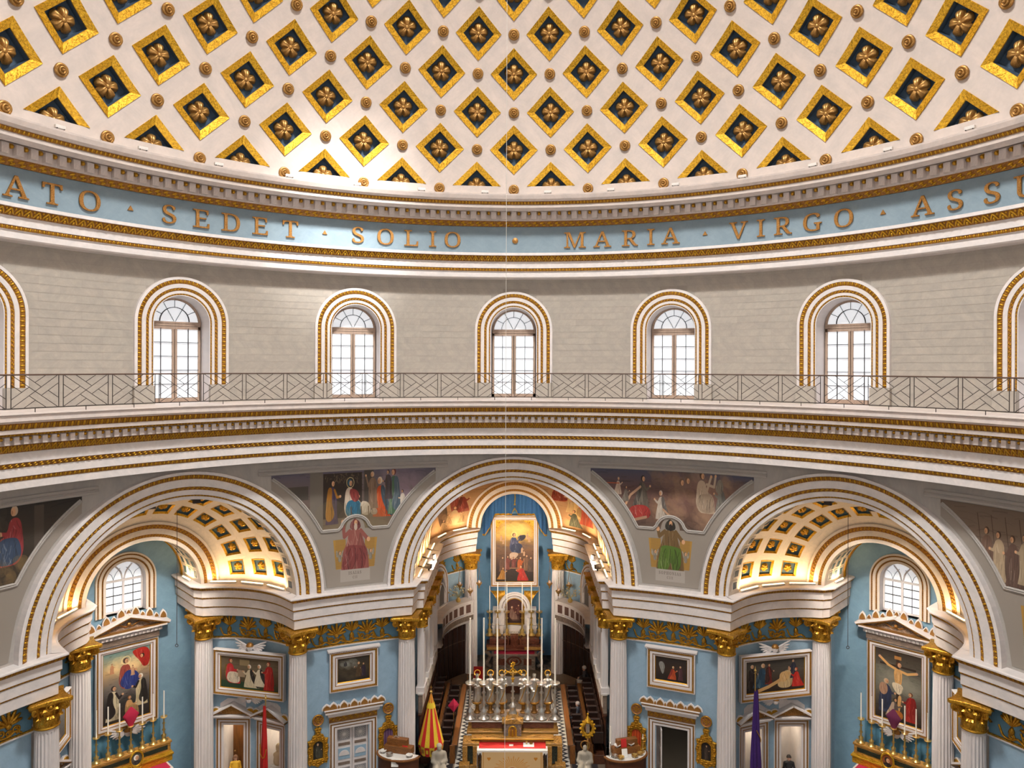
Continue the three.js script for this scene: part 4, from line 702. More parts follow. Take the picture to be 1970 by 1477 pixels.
function arm(c, pts, w, col, hand = true) { c.strokeStyle = col; c.lineWidth = w; c.lineCap = 'round'; c.lineJoin = 'round'; c.beginPath(); c.moveTo(...pts[0]); for (const p of pts.slice(1)) c.lineTo(...p); c.stroke(); if (hand) { const e = pts[pts.length - 1]; c.fillStyle = SK; c.beginPath(); c.arc(e[0], e[1], w * .55, 0, 7); c.fill(); } }
function fig(c, x, y, h, o) { // y = feet; poses stand, sit, kneel
  const d = o.dir ?? 1, p = o.pose ?? 'stand', X = k => x + d * k * h, Y = k => y - k * h, r = h * .065 * (p === 'stand' ? 1 : 1.25);
  if (p === 'stand') { robe(c, [[X(-.1), Y(.84)], [X(.1), Y(.84)], [X(.17), Y(.55)], [X(.14), Y(.25)], [X(.21), Y(0)], [X(.2), Y(-.01)], [X(-.2), Y(-.01)], [X(-.21), Y(0)], [X(-.15), Y(.3)], [X(-.17), Y(.6)]], o.robe); if (o.cloak) robe(c, [[X(-.13), Y(.85)], [X(.02), Y(.82)], [X(-.02), Y(.5)], [X(.1), Y(.2)], [X(-.06), Y(.03)], [X(-.22), Y(.1)], [X(-.18), Y(.5)]], o.cloak, 4); arm(c, [[X(.08), Y(.77)], [X(.16), Y(.6)], [X(.26), Y(o.reach ?? .62)]], h * .06, o.cloak ?? o.robe); head(c, X(.02), Y(.92), r, o.hair ?? '#3a2a20', d, o.halo); }
  if (p === 'sit') { robe(c, [[X(-.16), Y(.84)], [X(.1), Y(.84)], [X(.16), Y(.55)], [X(.42), Y(.45)], [X(.46), Y(.02)], [X(.44), Y(-.01)], [X(.1), Y(-.01)], [X(-.1), Y(0)], [X(-.24), Y(.2)], [X(-.22), Y(.5)]], o.robe, 8); if (o.cloak) robe(c, [[X(-.02), Y(.5)], [X(.4), Y(.48)], [X(.46), Y(.05)], [X(.12), Y(-.02)], [X(-.2), Y(.1)], [X(-.15), Y(.4)]], o.cloak, 6); arm(c, [[X(.02), Y(.76)], [X(.16), Y(.56)], [X(.32), Y(o.reach ?? .58)]], h * .075, o.robe); head(c, X(0), Y(.95), r, o.hair ?? '#3a2a20', d, o.halo); }
  if (p === 'kneel') { robe(c, [[X(-.08), Y(.8)], [X(.14), Y(.8)], [X(.2), Y(.5)], [X(.28), Y(.25)], [X(.31), Y(.02)], [X(.3), Y(-.01)], [X(-.42), Y(-.01)], [X(-.43), Y(.02)], [X(-.28), Y(.25)], [X(-.14), Y(.55)]], o.robe, 7); if (o.cloak) robe(c, [[X(-.1), Y(.82)], [X(.04), Y(.8)], [X(-.02), Y(.4)], [X(-.3), Y(0)], [X(-.46), Y(.0)], [X(-.2), Y(.5)]], o.cloak, 4); arm(c, [[X(.1), Y(.7)], [X(.22), Y(.58)], [X(.36), Y(o.reach ?? .7)]], h * .07, o.robe); head(c, X(.06), Y(.92), r, o.hair ?? '#3a2a20', d, o.halo); }
}
function prophet(c, x, y, h, o) { // frontal seated figure with open arms
  const X = k => x + k * h, Y = k => y - k * h;
  robe(c, [[X(-.16), Y(.80)], [X(.16), Y(.80)], [X(.24), Y(.5)], [X(.34), Y(.38)], [X(.38), Y(.04)], [X(.37), Y(-.01)], [X(-.37), Y(-.01)], [X(-.38), Y(.04)], [X(-.34), Y(.38)], [X(-.24), Y(.5)]], o.robe, 9);
  robe(c, [[X(-.24), Y(.5)], [X(.26), Y(.46)], [X(.3), Y(.4)], [X(.3), Y(.1)], [X(.2), Y(-.01)], [X(.06), Y(-.01)], [X(.02), Y(.2)], [X(-.06), Y(-.01)], [X(-.3), Y(-.01)], [X(-.36), Y(.04)], [X(-.28), Y(.36)]], o.cloak, 10); c.strokeStyle = 'rgba(20,10,8,.35)'; c.lineWidth = h * .02; for (const q of [-.18, .0, .17]) { c.beginPath(); c.moveTo(X(q * .7), Y(.42)); c.quadraticCurveTo(X(q * 1.4), Y(.25), X(q), Y(.02)); c.stroke(); }
  arm(c, [[X(-.15), Y(.76)], [X(-.3), Y(.66)], [X(-.34), Y(o.up ?? .7)]], h * .085, o.robe); arm(c, [[X(.15), Y(.76)], [X(.3), Y(.62)], [X(.36), Y(.58)]], h * .085, o.robe);
  robe(c, [[X(-.11), Y(.98)], [X(.11), Y(.98)], [X(.17), Y(.78)], [X(-.17), Y(.78)]], o.hood, 4); head(c, X(0), Y(.92), h * .062, o.hood); c.fillStyle = o.beard; c.beginPath(); c.ellipse(X(.01), Y(.84), h * .045, h * .07, 0, 0, 7); c.fill();
}
const pic = {};
{ // seated Madonna over two kneeling and standing friars and a putto
  const [k, c] = canvas(384, 620); wash(c, 384, 620, ['#6b8c8c', '#c8a878', '#6a625c', '#2c2a2a', '#1c1614'], 3); cloud(c, 170, 130, 110, '#f2d7a0', 30); cloud(c, 200, 330, 130, '#77716c', 20);
  robe(c, [[230, 10], [384, 0], [384, 170], [330, 190], [300, 120], [250, 60]], '#a81f14', 7); head(c, 318, 80, 16, '#2a160c', -1);
  fig(c, 185, 340, 260, { pose: 'sit', robe: '#9a4638', cloak: '#1d2c6e', hair: '#4a2c1c', halo: '#f5dfa0' }); robe(c, [[170, 180], [250, 185], [300, 240], [270, 330], [190, 360], [150, 300]], '#24357e', 7); fig(c, 240, 235, 90, { robe: '#c89870', dir: -1 });
  fig(c, 70, 180, 90, { robe: '#c78c64', hair: '#7a4a2a' }); fig(c, 80, 590, 300, { robe: '#cfc4a4', cloak: '#1a1513', hair: '#2a1c14', reach: .7 }); fig(c, 310, 520, 280, { robe: '#c9ba92', cloak: '#17120f', hair: '#e6e2d6', dir: -1, reach: .66 });
  fig(c, 215, 590, 170, { pose: 'sit', robe: '#c59a62', hair: '#8a5a2c' }); cloud(c, 190, 590, 120, '#3a2c20', 12); pic.madonna = canvasMat(k);
}
{ // crucified figure with three mourners
  const [k, c] = canvas(384, 620); wash(c, 384, 620, ['#33281f', '#565248', '#6b6a60', '#4a443c', '#1d1614'], 5); cloud(c, 190, 250, 170, '#8b8a80', 26);
  c.fillStyle = '#2a1a10'; c.fillRect(178, 20, 26, 560); c.fillRect(40, 118, 300, 18); c.fillStyle = '#a8763c'; c.fillRect(162, 36, 58, 30);
  const s = '#d3a263'; arm(c, [[190, 160], [110, 130], [38, 72]], 22, s); arm(c, [[200, 160], [270, 175], [345, 150]], 22, s); robe(c, [[160, 150], [225, 150], [228, 230], [218, 300], [172, 300], [158, 220]], s, 4); robe(c, [[190, 380], [225, 380], [215, 480], [205, 540], [188, 540]], s, 3); robe(c, [[150, 272], [235, 280], [232, 350], [195, 385], [160, 340], [140, 300]], '#d9cbb0', 6); head(c, 200, 112, 22, '#4b2a12', 1);
  fig(c, 90, 560, 300, { robe: '#27314f', cloak: '#28304a', hair: '#c7a98a' }); robe(c, [[40, 300], [100, 300], [110, 380], [70, 420], [30, 380]], '#a98268', 5); fig(c, 300, 590, 260, { robe: '#9b1a14', cloak: '#7e1310', hair: '#6a3a1a', dir: -1 });
  fig(c, 160, 590, 170, { pose: 'kneel', robe: '#5c5250', cloak: '#b09a88', hair: '#3a2a1a' }); robe(c, [[150, 520], [230, 520], [240, 590], [170, 600]], '#b06a28', 4); pic.crucifix = canvasMat(k);
}
{ // enthroned old man in white and red with nuns kneeling
  const [k, c] = canvas(640, 320); wash(c, 640, 320, ['#5a4c38', '#6a5c46', '#54452f', '#2c3a22'], 9); c.fillStyle = '#1f3b25'; c.fillRect(0, 250, 420, 70); c.fillStyle = '#8c7a58'; c.fillRect(210, 20, 110, 60);
  robe(c, [[40, 90], [80, 70], [90, 220], [50, 230]], '#6b4f1e', 3); fig(c, 110, 270, 240, { pose: 'sit', robe: '#b3262a', cloak: '#cfc2aa', hair: '#7a2418' }); c.fillStyle = '#a08a70'; c.fillRect(190, 130, 80, 70);
  fig(c, 330, 300, 230, { pose: 'kneel', robe: '#cdbf9f', cloak: '#2a2422', hair: '#e5dfcf', dir: -1 }); fig(c, 440, 280, 220, { pose: 'kneel', robe: '#d2c6aa', cloak: '#241f1f', hair: '#e8e2d4', dir: -1 }); fig(c, 535, 310, 290, { robe: '#a91d16', cloak: '#9b1712', hair: '#8b2a1c', dir: -1 }); pic.papal = canvasMat(k);
}
{ // dead figure laid out between mourners
  const [k, c] = canvas(640, 320); wash(c, 640, 320, ['#3d3a36', '#4c463e', '#3a2e24', '#2a1d14'], 13);
  fig(c, 60, 290, 260, { robe: '#241a1a', hair: '#c7ac8a' }); fig(c, 170, 270, 240, { pose: 'kneel', robe: '#26465c', cloak: '#1f3b50', hair: '#cdb896' }); fig(c, 245, 240, 210, { robe: '#6b1f16', cloak: '#3a1c16', hair: '#5a3218' });
  robe(c, [[400, 120], [500, 110], [520, 290], [380, 300], [330, 250]], '#c7ac7c', 7); arm(c, [[470, 150], [410, 190], [330, 230], [240, 270], [140, 300]], 34, '#c99f66', false); robe(c, [[360, 130], [470, 120], [470, 220], [370, 240]], '#cfa66c', 4); head(c, 480, 100, 22, '#5a3418', -1);
  fig(c, 520, 200, 190, { robe: '#1f2434', hair: '#8a7a68', dir: -1 }); fig(c, 560, 290, 190, { pose: 'kneel', robe: '#b01d12', hair: '#a83a1c', dir: -1 }); pic.lament = canvasMat(k);
}
{ const [k, c] = canvas(256, 176); wash(c, 256, 176, ['#2b241c', '#3a3020', '#1f1812'], 21); cloud(c, 90, 40, 60, '#9aa09c', 20); robe(c, [[40, 60], [60, 12], [80, 60]], '#1c1c24', 2); fig(c, 175, 150, 110, { pose: 'kneel', robe: '#4a3620', hair: '#b08a5a', dir: -1 }); fig(c, 210, 150, 100, { robe: '#241a2a', hair: '#a07a50', dir: -1 }); cloud(c, 100, 150, 60, '#5a4a3a', 10); pic.small1 = canvasMat(k); }
{ const [k, c] = canvas(256, 176); wash(c, 256, 176, ['#241c18', '#35241a', '#181210'], 23); robe(c, [[20, 40], [60, 30], [80, 70], [60, 140], [40, 100]], '#8c8a84', 3); fig(c, 140, 160, 100, { pose: 'kneel', robe: '#b0451c', cloak: '#8a2a1a', hair: '#c7b48a' }); fig(c, 205, 160, 110, { robe: '#4a2a30', hair: '#b08c6a', dir: -1 }); pic.small2 = canvasMat(k); }
{ const [k, c] = canvas(320, 192); wash(c, 320, 192, ['#8d8a86', '#75726e', '#5c5752'], 25); fig(c, 90, 180, 150, { robe: '#6d6966', hair: '#4c4844' }); fig(c, 220, 180, 140, { pose: 'kneel', robe: '#8c7a72', hair: '#54483e', dir: -1 }); pic.flank = canvasMat(k); }
{ // assumption: figure rising in golden light above a crowd
  const [k, c] = canvas(360, 620); wash(c, 360, 620, ['#a87c2c', '#c79a44', '#6b4a30', '#3a2620', '#20150f'], 27); cloud(c, 180, 110, 110, '#f0cf70', 40); cloud(c, 90, 260, 80, '#5a4642', 16); cloud(c, 300, 250, 70, '#5a4642', 16);
  fig(c, 175, 330, 190, { pose: 'sit', robe: '#3a3f5e', cloak: '#27304c', hair: '#6a4a30', reach: .95, halo: '#ffe9a8' }); robe(c, [[200, 160], [290, 140], [280, 190], [220, 220]], '#241f2c', 3); robe(c, [[130, 320], [230, 330], [180, 400], [130, 400]], '#b59a84', 4);
  for (const [x, y, h] of [[50, 210, 60], [300, 190, 60], [320, 220, 60], [70, 240, 50], [250, 330, 60], [270, 360, 50]]) fig(c, x, y, h, { robe: '#b9906e', hair: '#7a5030' });
  for (const [x, y, h, q] of [[60, 520, 150, '#5a3c2c'], [110, 500, 140, '#70342a'], [170, 490, 120, '#6b2f2a'], [230, 520, 150, '#a8521c'], [290, 510, 160, '#6b4a34'], [330, 520, 150, '#4c3a30']]) fig(c, x, y, h, { robe: q, hair: '#4c3020', reach: .85 });
  fig(c, 60, 600, 120, { pose: 'kneel', robe: '#9c6a24', hair: '#5a3a20' }); fig(c, 250, 610, 150, { pose: 'kneel', robe: '#b0231a', cloak: '#98201a', hair: '#5a3a20', dir: -1 }); c.fillStyle = '#7c6048'; c.fillRect(130, 480, 90, 12); pic.assumption = canvasMat(k);
}
{ const [k, c] = canvas(192, 240); wash(c, 192, 240, ['#3a1614', '#4c2018', '#26100e'], 31); fig(c, 70, 200, 120, { pose: 'sit', robe: '#7a5a4c', hair: '#d8c8b0' }); fig(c, 140, 150, 90, { robe: '#5a2a24', hair: '#c8b090', dir: -1 }); cloud(c, 110, 190, 40, '#8c7460', 12); pic.nicheSmall = canvasMat(k); }
{ const [k, c] = canvas(128, 160); wash(c, 128, 160, ['#4c4a3a', '#5a5244', '#2c2820'], 33); head(c, 64, 70, 26, '#e8e4da', 1); robe(c, [[24, 100], [104, 100], [120, 160], [10, 160]], '#2a2624', 4); pic.oval = canvasMat(k); const [k2, c2] = canvas(128, 160); wash(c2, 128, 160, ['#7a3c14', '#8a4a1c', '#3a1c0c'], 35); head(c2, 64, 74, 26, '#1c1210', 1); robe(c2, [[24, 100], [104, 100], [120, 160], [10, 160]], '#1a1412', 4); pic.oval2 = canvasMat(k2); }
{ const mk = (seed, st, f) => { const [k, c] = canvas(96, 128); wash(c, 96, 128, st, seed); f(c); return canvasMat(k); }; pic.relic1 = mk(37, ['#1c1a14', '#2a261c', '#14120e'], c => { fig(c, 48, 118, 90, { pose: 'sit', robe: '#3a3a30', hair: '#b0a080' }); }); pic.relic2 = mk(39, ['#5a3a5c', '#6b4a6c', '#4c3050'], c => { for (let i = 0; i < 9; i++) { c.fillStyle = i % 2 ? '#7a5a7c' : '#4a2f4e'; c.fillRect(i * 11, 0, 5, 128); } }); pic.relic3 = mk(41, ['#b03a10', '#c0481a', '#8c2a0c'], c => { for (let i = 0; i < 8; i++) { c.fillStyle = i % 2 ? '#c9551f' : '#8c2a0c'; c.fillRect(i * 12, 0, 5, 128); } }); pic.relic4 = mk(43, ['#1a1512', '#261c16', '#120e0c'], c => { fig(c, 48, 118, 90, { robe: '#3a2c24', hair: '#7a6450' }); }); }
// --- spandrel paintings: scene above, seated prophet on an inscribed block below
const SPW = 1024, SPH = 512, SY0 = 10.42, SY1 = 15.68, SDEG = 11.3;
function spandrel(thDeg, bg, scenef, prophetf, name, num, label, seed) {
  const [k, c] = canvas(SPW, SPH), PX = deg => SPW / 2 + deg / SDEG * SPW / 2, PY = y => SPH * (SY1 - y) / (SY1 - SY0), um = SPH / (SY1 - SY0);
  c.fillStyle = '#8f877e'; c.fillRect(0, 0, SPW, SPH); c.save(); const lowq = (d, rho) => { const u = RW * Math.sin((22.5 - Math.abs(d)) * D2R); return Math.max(13.0, u < rho ? YS + Math.sqrt(rho * rho - u * u) : 0); }; c.beginPath(); c.moveTo(PX(-11.3), 0); for (const d of lin(-11.3, 11.3, 60)) c.lineTo(PX(d), PY(Math.min(15.68, lowq(d, 6.42)))); c.lineTo(PX(11.3), 0); c.clip(); wash(c, SPW, PY(13.0), bg, seed); scenef(c, PX, PY, um); c.restore();
  c.fillStyle = '#8f877e'; c.beginPath(); c.arc(SPW / 2, PY(12.95), um * .62, 0, 7); c.fill();
  // gold mosaic fields with small angels
  for (const s of [-1, 1]) { const x0 = SPW / 2 + s * um * .62, x1 = SPW / 2 + s * um * 1.35, y0 = PY(12.55), y1 = PY(11.2); c.fillStyle = '#a8813c'; c.beginPath(); c.moveTo(x0, y0); c.lineTo(x1 + s * 6, y0); c.lineTo(x1 - s * 12, y1); c.lineTo(x0, y1); c.fill(); c.strokeStyle = '#6b5330'; c.lineWidth = .8; for (let i = 0; i < 20; i++) { c.beginPath(); c.moveTo(x0, y0 + (y1 - y0) * i / 20); c.lineTo(x1 - s * 5, y0 + (y1 - y0) * i / 20); c.stroke(); if (i < 12) { const x = x0 + (x1 - s * 8 - x0) * i / 12; c.beginPath(); c.moveTo(x, y0); c.lineTo(x, y1); c.stroke(); } } const xc = (x0 + x1) / 2, yc = (y0 + y1) / 2; robe(c, [[xc - 8, yc], [xc + 8, yc], [xc + 12, yc + 34], [xc - 12, yc + 34]], '#7d786e', 3); for (const d of [-1, 1]) robe(c, [[xc + d * 5, yc + 2], [xc + d * 22, yc - 26], [xc + d * 26, yc + 4], [xc + d * 12, yc + 16]], '#8d8678', 3); head(c, xc, yc - 6, 8, '#6d6456'); }
  c.fillStyle = '#a39a90'; c.fillRect(SPW / 2 - um * .66, PY(12.0), um * 1.32, um * .9); prophetf(c, SPW / 2, PY(11.12), um * 2.35);
  c.fillStyle = '#a29a92'; c.fillRect(SPW / 2 - um * .95, PY(11.15), um * 1.9, um * .55); c.fillStyle = '#6c645d'; c.font = 'bold ' + Math.round(um * .2) + 'px serif'; c.textAlign = 'center'; const tw = SPW / 2; c.save(); c.letterSpacing = '3px'; c.fillText(name, tw, PY(10.92)); c.font = 'bold ' + Math.round(um * .16) + 'px serif'; c.fillText(num, tw, PY(10.72)); c.restore();
  const t = thDeg * D2R, o = thing('spandrel_painting', label, 'painting', [0, 0, 0], -t, 'paintings in the spandrels of the great arches');
  const low = (d, rho) => { const u = RW * Math.sin((22.5 - Math.abs(d)) * D2R); return Math.max(SY0, u < rho ? YS + Math.sqrt(rho * rho - u * u) : 0); };
  const ds = lin(-SDEG, SDEG, 64), R = RW - .02;
  part(o, 'painted_plaster', new GB().grid((d, q) => { const y0 = Math.min(SY1 - .01, low(d, 6.02)), y = y0 + (SY1 - y0) * q; return cyl(d * D2R, y, R); }, ds, lin(0, 1, 6), (d, q) => { const y0 = Math.min(SY1 - .01, low(d, 6.02)), y = y0 + (SY1 - y0) * q; return [.5 + d / SDEG / 2, (y - SY0) / (SY1 - SY0)]; }).build(), canvasMat(k, .75));
  // raised grey frame round the scene
  const pts = []; const edge = d => low(d, 6.42);
  for (const d of lin(-11.2, -4.3, 24)) pts.push([d, Math.max(13.0, edge(d))]);
  pts.push([-2.35, 13.0]); for (const a of lin(165, 15, 14)) pts.push([Math.cos(a * D2R) * 1.98, 12.98 + .62 * Math.sin(a * D2R)]); pts.push([2.35, 13.0]);
  for (const d of lin(4.3, 11.2, 24)) pts.push([d, Math.max(13.0, edge(d))]);
  const mould = (pp, w, dep) => { const g = new GB(), P2 = pp.map(q => [q[0] * D2R * RW, q[1]]); const N2 = P2.map((q, i) => { const a = P2[Math.max(0, i - 1)], b = P2[Math.min(P2.length - 1, i + 1)], L = Math.hypot(b[0] - a[0], b[1] - a[1]); return [-(b[1] - a[1]) / L, (b[0] - a[0]) / L]; }); const pr = [[-w, 0], [-w, dep * .6], [-w * .4, dep], [0, dep * .35], [w * .4, dep], [w, dep * .5], [w, 0]]; for (let j = 0; j < pr.length - 1; j++) g.grid((i, q) => { const p = pr[j + q]; return cyl((P2[i][0] + N2[i][0] * p[0]) / RW, P2[i][1] + N2[i][1] * p[0], RW - .02 - p[1]); }, P2.map((_, i) => i), [0, 1]); return g.build(); };
  part(o, 'frame_moulding', mould(pts, .075, .06), mat.grey); part(o, 'top_moulding', mould([[-13, 15.85], [-6, 15.85], [0, 15.85], [6, 15.85], [13, 15.85]], .14, .1), mat.grey);
  return o;
}
spandrel(-22.5, ['#5e5866', '#6b5e5a', '#5a4c42', '#75654f'], (c, X, Y, u) => { c.fillStyle = '#6e675e'; c.fillRect(X(-6.2), Y(15.7), 80, 300); c.fillStyle = '#4c4640'; c.fillRect(X(-9.5), Y(15.1), 140, 60); c.fillStyle = '#332922'; c.fillRect(X(-4.4), Y(15.6), 240, 200); c.strokeStyle = '#8a7658'; c.lineWidth = 3; for (let i = 0; i < 60; i++) { const q = X(-5 + rnd() * 7), w = Y(15.6 - rnd() * .35); c.globalAlpha = .5; c.beginPath(); c.moveTo(q, w); c.lineTo(q + 30 * (rnd() - .5), w + 26 * rnd()); c.stroke(); } c.globalAlpha = 1; c.fillStyle = '#48403a'; c.fillRect(X(1.2), Y(15.7), 60, 200); cloud(c, X(7), Y(15), 130, '#8b7784', 30); fig(c, X(-3.2), Y(13.3), u * 2.0, { robe: '#46384e', cloak: '#a06a1e', hair: '#2e231c' }); fig(c, X(-.7), Y(13.5), u * 1.7, { pose: 'sit', robe: '#c9b8a4', cloak: '#2b6480', hair: '#2c5a70', halo: '#e8d9a0' }); robe(c, [[X(-1), Y(14.9)], [X(.4), Y(14.8)], [X(.6), Y(14.3)], [X(-.4), Y(14.2)]], '#8f3a36', 3); fig(c, X(3.6), Y(13.5), u * 1.8, { pose: 'kneel', robe: '#b8481a', cloak: '#3c4c58', hair: '#cfc0a8', dir: -1 }); fig(c, X(2.4), Y(13.9), u * 1.7, { robe: '#7d6450', hair: '#c0a488', dir: -1, reach: .9 }); fig(c, X(5.4), Y(13.6), u * 2.1, { robe: '#47654a', cloak: '#4f5f6a', hair: '#6a3a34', dir: -1 }); fig(c, X(6.6), Y(13.7), u * 1.0, { robe: '#c9beb0', hair: '#4a362a', dir: -1 }); robe(c, [[X(.6), Y(14.3)], [X(2), Y(14.2)], [X(2.2), Y(13.6)], [X(.8), Y(13.6)]], '#c9bba6', 8); c.strokeStyle = '#5c4630'; c.lineWidth = 6; for (const q of [-.6, .8, 1.8]) { c.beginPath(); c.moveTo(X(q), Y(14)); c.lineTo(X(q + .1), Y(13.3)); c.stroke(); } robe(c, [[X(2.2), Y(13.9)], [X(3), Y(13.9)], [X(3.1), Y(13.6)], [X(2.1), Y(13.6)]], '#a8937c', 4); fig(c, X(4.6), Y(14.3), u * 1.35, { robe: '#4a4044', hair: '#3a2c28', dir: -1 }); c.strokeStyle = '#4a3a2c'; c.lineWidth = 4; c.beginPath(); c.moveTo(X(4.2), Y(13.6)); c.lineTo(X(4.3), Y(15.4)); c.stroke(); cloud(c, X(-1), Y(13.2), 160, '#7c6a50', 14); },
  (c, x, y, h) => prophet(c, x, y, h, { robe: '#8a5048', cloak: '#7a3a38', hood: '#6e3836', beard: '#b8a898', up: .95 }), 'ISAIAS', 'CII', 'nativity painting above a prophet in red, inscribed ISAIAS', 51);
spandrel(22.5, ['#4a4a5c', '#5a403c', '#6b4f42', '#4a3830'], (c, X, Y, u) => { for (let i = 0; i < 46; i++) cloud(c, X(-2 + 12 * rnd()), Y(13.2 + 2.5 * rnd()), 50 + 60 * rnd(), ['#8c6c54', '#a08068', '#5c4440', '#70544a'][i % 4], 7); c.fillStyle = '#5c4a3e'; c.beginPath(); c.moveTo(X(-6), Y(13)); c.lineTo(X(1.5), Y(13.5)); c.lineTo(X(3.2), Y(13)); c.fill();
  fig(c, X(4.4), Y(13.9), u * 1.75, { pose: 'sit', robe: '#b09c86', cloak: '#988470', hair: '#4c3626', reach: .95 }); arm(c, [[X(5), Y(15.2)], [X(6), Y(15.1)], [X(6.2), Y(15.6)]], 12, '#b09c86'); fig(c, X(7), Y(13.9), u * 1.3, { pose: 'kneel', robe: '#75726a', cloak: '#5c5a54', hair: '#4a3c30', dir: -1 }); robe(c, [[X(6), Y(15)], [X(6.8), Y(15.6)], [X(7.4), Y(15.1)], [X(6.8), Y(14.7)]], '#7c7468', 6); for (const [x, y] of [[1.6, 15.2], [2.4, 15.3]]) head(c, X(x), Y(y), 13, '#6a5040');
  fig(c, X(-4), Y(13.9), u * 1.5, { pose: 'kneel', robe: '#5c5448', cloak: '#46403a', hair: '#2c221c' }); arm(c, [[X(-4.2), Y(14.9)], [X(-5.6), Y(14.5)], [X(-6.2), Y(14.1)]], 12, '#b08c70'); robe(c, [[X(-5.9), Y(14)], [X(-3), Y(14.1)], [X(-2.6), Y(13.4)], [X(-5.6), Y(13.4)]], '#9a2f28', 9); arm(c, [[X(-3.4), Y(13.5)], [X(-5), Y(13.35)], [X(-6), Y(13.3)]], 13, '#a07c62'); fig(c, X(-1.2), Y(13.45), u * 1.3, { pose: 'kneel', robe: '#b0a496', cloak: '#5a5450', hair: '#c0b0a0', dir: -1 }); arm(c, [[X(-1), Y(13.9)], [X(0), Y(13.6)], [X(.6), Y(13.5)]], 11, '#b08c70'); fig(c, X(-7.4), Y(14.5), u * .8, { pose: 'kneel', robe: '#b09a88', hair: '#8c7868' }); fig(c, X(-6.3), Y(14.2), u * .7, { pose: 'kneel', robe: '#6c6258', hair: '#3c3028' }); c.globalAlpha = .8; c.fillStyle = '#b0502c'; c.fillRect(X(-10.5), Y(15.05), 150, 5); c.globalAlpha = 1; },
  (c, x, y, h) => prophet(c, x, y, h, { robe: '#6a5230', cloak: '#4e6a24', hood: '#2e2a22', beard: '#241c18', up: .8 }), 'SOPHONIAS', 'CIII', 'painting of fallen figures and clouds above a prophet in green, inscribed SOPHONIAS', 53);
spandrel(-67.5, ['#2c2824', '#3c342c', '#30281f', '#453829'], (c, X, Y, u) => { c.fillStyle = '#4a4038'; c.fillRect(X(6.4), Y(15.6), 44, 220); fig(c, X(4.4), Y(13.7), u * 1.9, { pose: 'sit', robe: '#8f3436', cloak: '#34445c', hair: '#b8a088', dir: -1 }); fig(c, X(2.7), Y(14.2), u * .9, { robe: '#b08c70', dir: 1, halo: '#d8c890' }); cloud(c, X(4), Y(13.5), 60, '#8a7444', 14); cloud(c, X(0), Y(15), 120, '#5c5246', 14); fig(c, X(-4), Y(13.3), u * 2, { robe: '#5a4430', cloak: '#6b5030' }); },
  (c, x, y, h) => prophet(c, x, y, h, { robe: '#6a5a48', cloak: '#4c5464', hood: '#5a5048', beard: '#a89c8c' }), '', '', 'dark painting of a woman in red and blue at the picture edge', 55);
spandrel(67.5, ['#6c5c50', '#7a6858', '#5c4a40', '#4a382e'], (c, X, Y, u) => { c.strokeStyle = '#4a3a30'; for (let i = 0; i < 9; i++) { c.lineWidth = 3; c.beginPath(); c.moveTo(X(-7 + i * 1.4), Y(14.2)); c.lineTo(X(-7.4 + i * 1.4), Y(15.4)); c.stroke(); } for (const [x, q] of [[-6.4, '#6a5244'], [-5.2, '#a89478'], [-3.8, '#5c463c'], [-2.6, '#98866c'], [-1.2, '#4c6458'], [0, '#7a2c2c'], [1.4, '#6b5a48'], [3, '#5a3c34']]) fig(c, X(x), Y(13.3 + .1 * (x % 2)), u * 1.7, { robe: q, hair: '#4a382c', dir: -1 }); },
  (c, x, y, h) => prophet(c, x, y, h, { robe: '#6b5440', cloak: '#5a4a3c', hood: '#5a5048', beard: '#a89c8c' }), '', '', 'brown painting of a crowd with spears at the picture edge', 57);
{ // frescoes on the half dome of the apse, either side of the inner arch
  const [k, c] = canvas(1024, 512); wash(c, 1024, 512, ['#a07c50', '#a8845c', '#b08a64', '#9a744c'], 61); for (let i = 0; i < 40; i++) cloud(c, 1024 * rnd(), 512 * rnd(), 70, ['#c9a67c', '#8a6a48', '#b8946a'][i % 3], 6);
  robe(c, [[30, 210], [70, 190], [95, 480], [40, 500]], '#4e3420', 6); robe(c, [[100, 250], [150, 220], [160, 400], [110, 430]], '#7c2c22', 6); fig(c, 175, 400, 130, { pose: 'kneel', robe: '#7a2a20', cloak: '#5c2018', hair: '#5a3020' }); fig(c, 130, 480, 120, { pose: 'sit', robe: '#a8906c', hair: '#6a4a30' }); cloud(c, 150, 450, 80, '#c0a078', 16); robe(c, [[250, 120], [330, 80], [310, 130]], '#5a4636', 4); for (const [x, y] of [[90, 470], [60, 500], [170, 470]]) fig(c, x, y, 70, { pose: 'kneel', robe: '#a08058', hair: '#5c4028' });
  fig(c, 830, 330, 170, { pose: 'sit', robe: '#a03820', cloak: '#7c2a18', hair: '#5a3820', reach: .9, dir: -1 }); fig(c, 880, 400, 170, { robe: '#b89c6c', hair: '#6a4a2c', dir: -1 }); fig(c, 920, 430, 180, { robe: '#c9a870', cloak: '#9a7a4c', hair: '#5a3c24', dir: -1 }); fig(c, 965, 460, 180, { robe: '#a83c20', hair: '#5a3c24', dir: -1 }); fig(c, 900, 490, 110, { pose: 'kneel', robe: '#3c4030', hair: '#4a3020', dir: -1 });
  BAYS[1].half.material = canvasMat(k, .75);
}
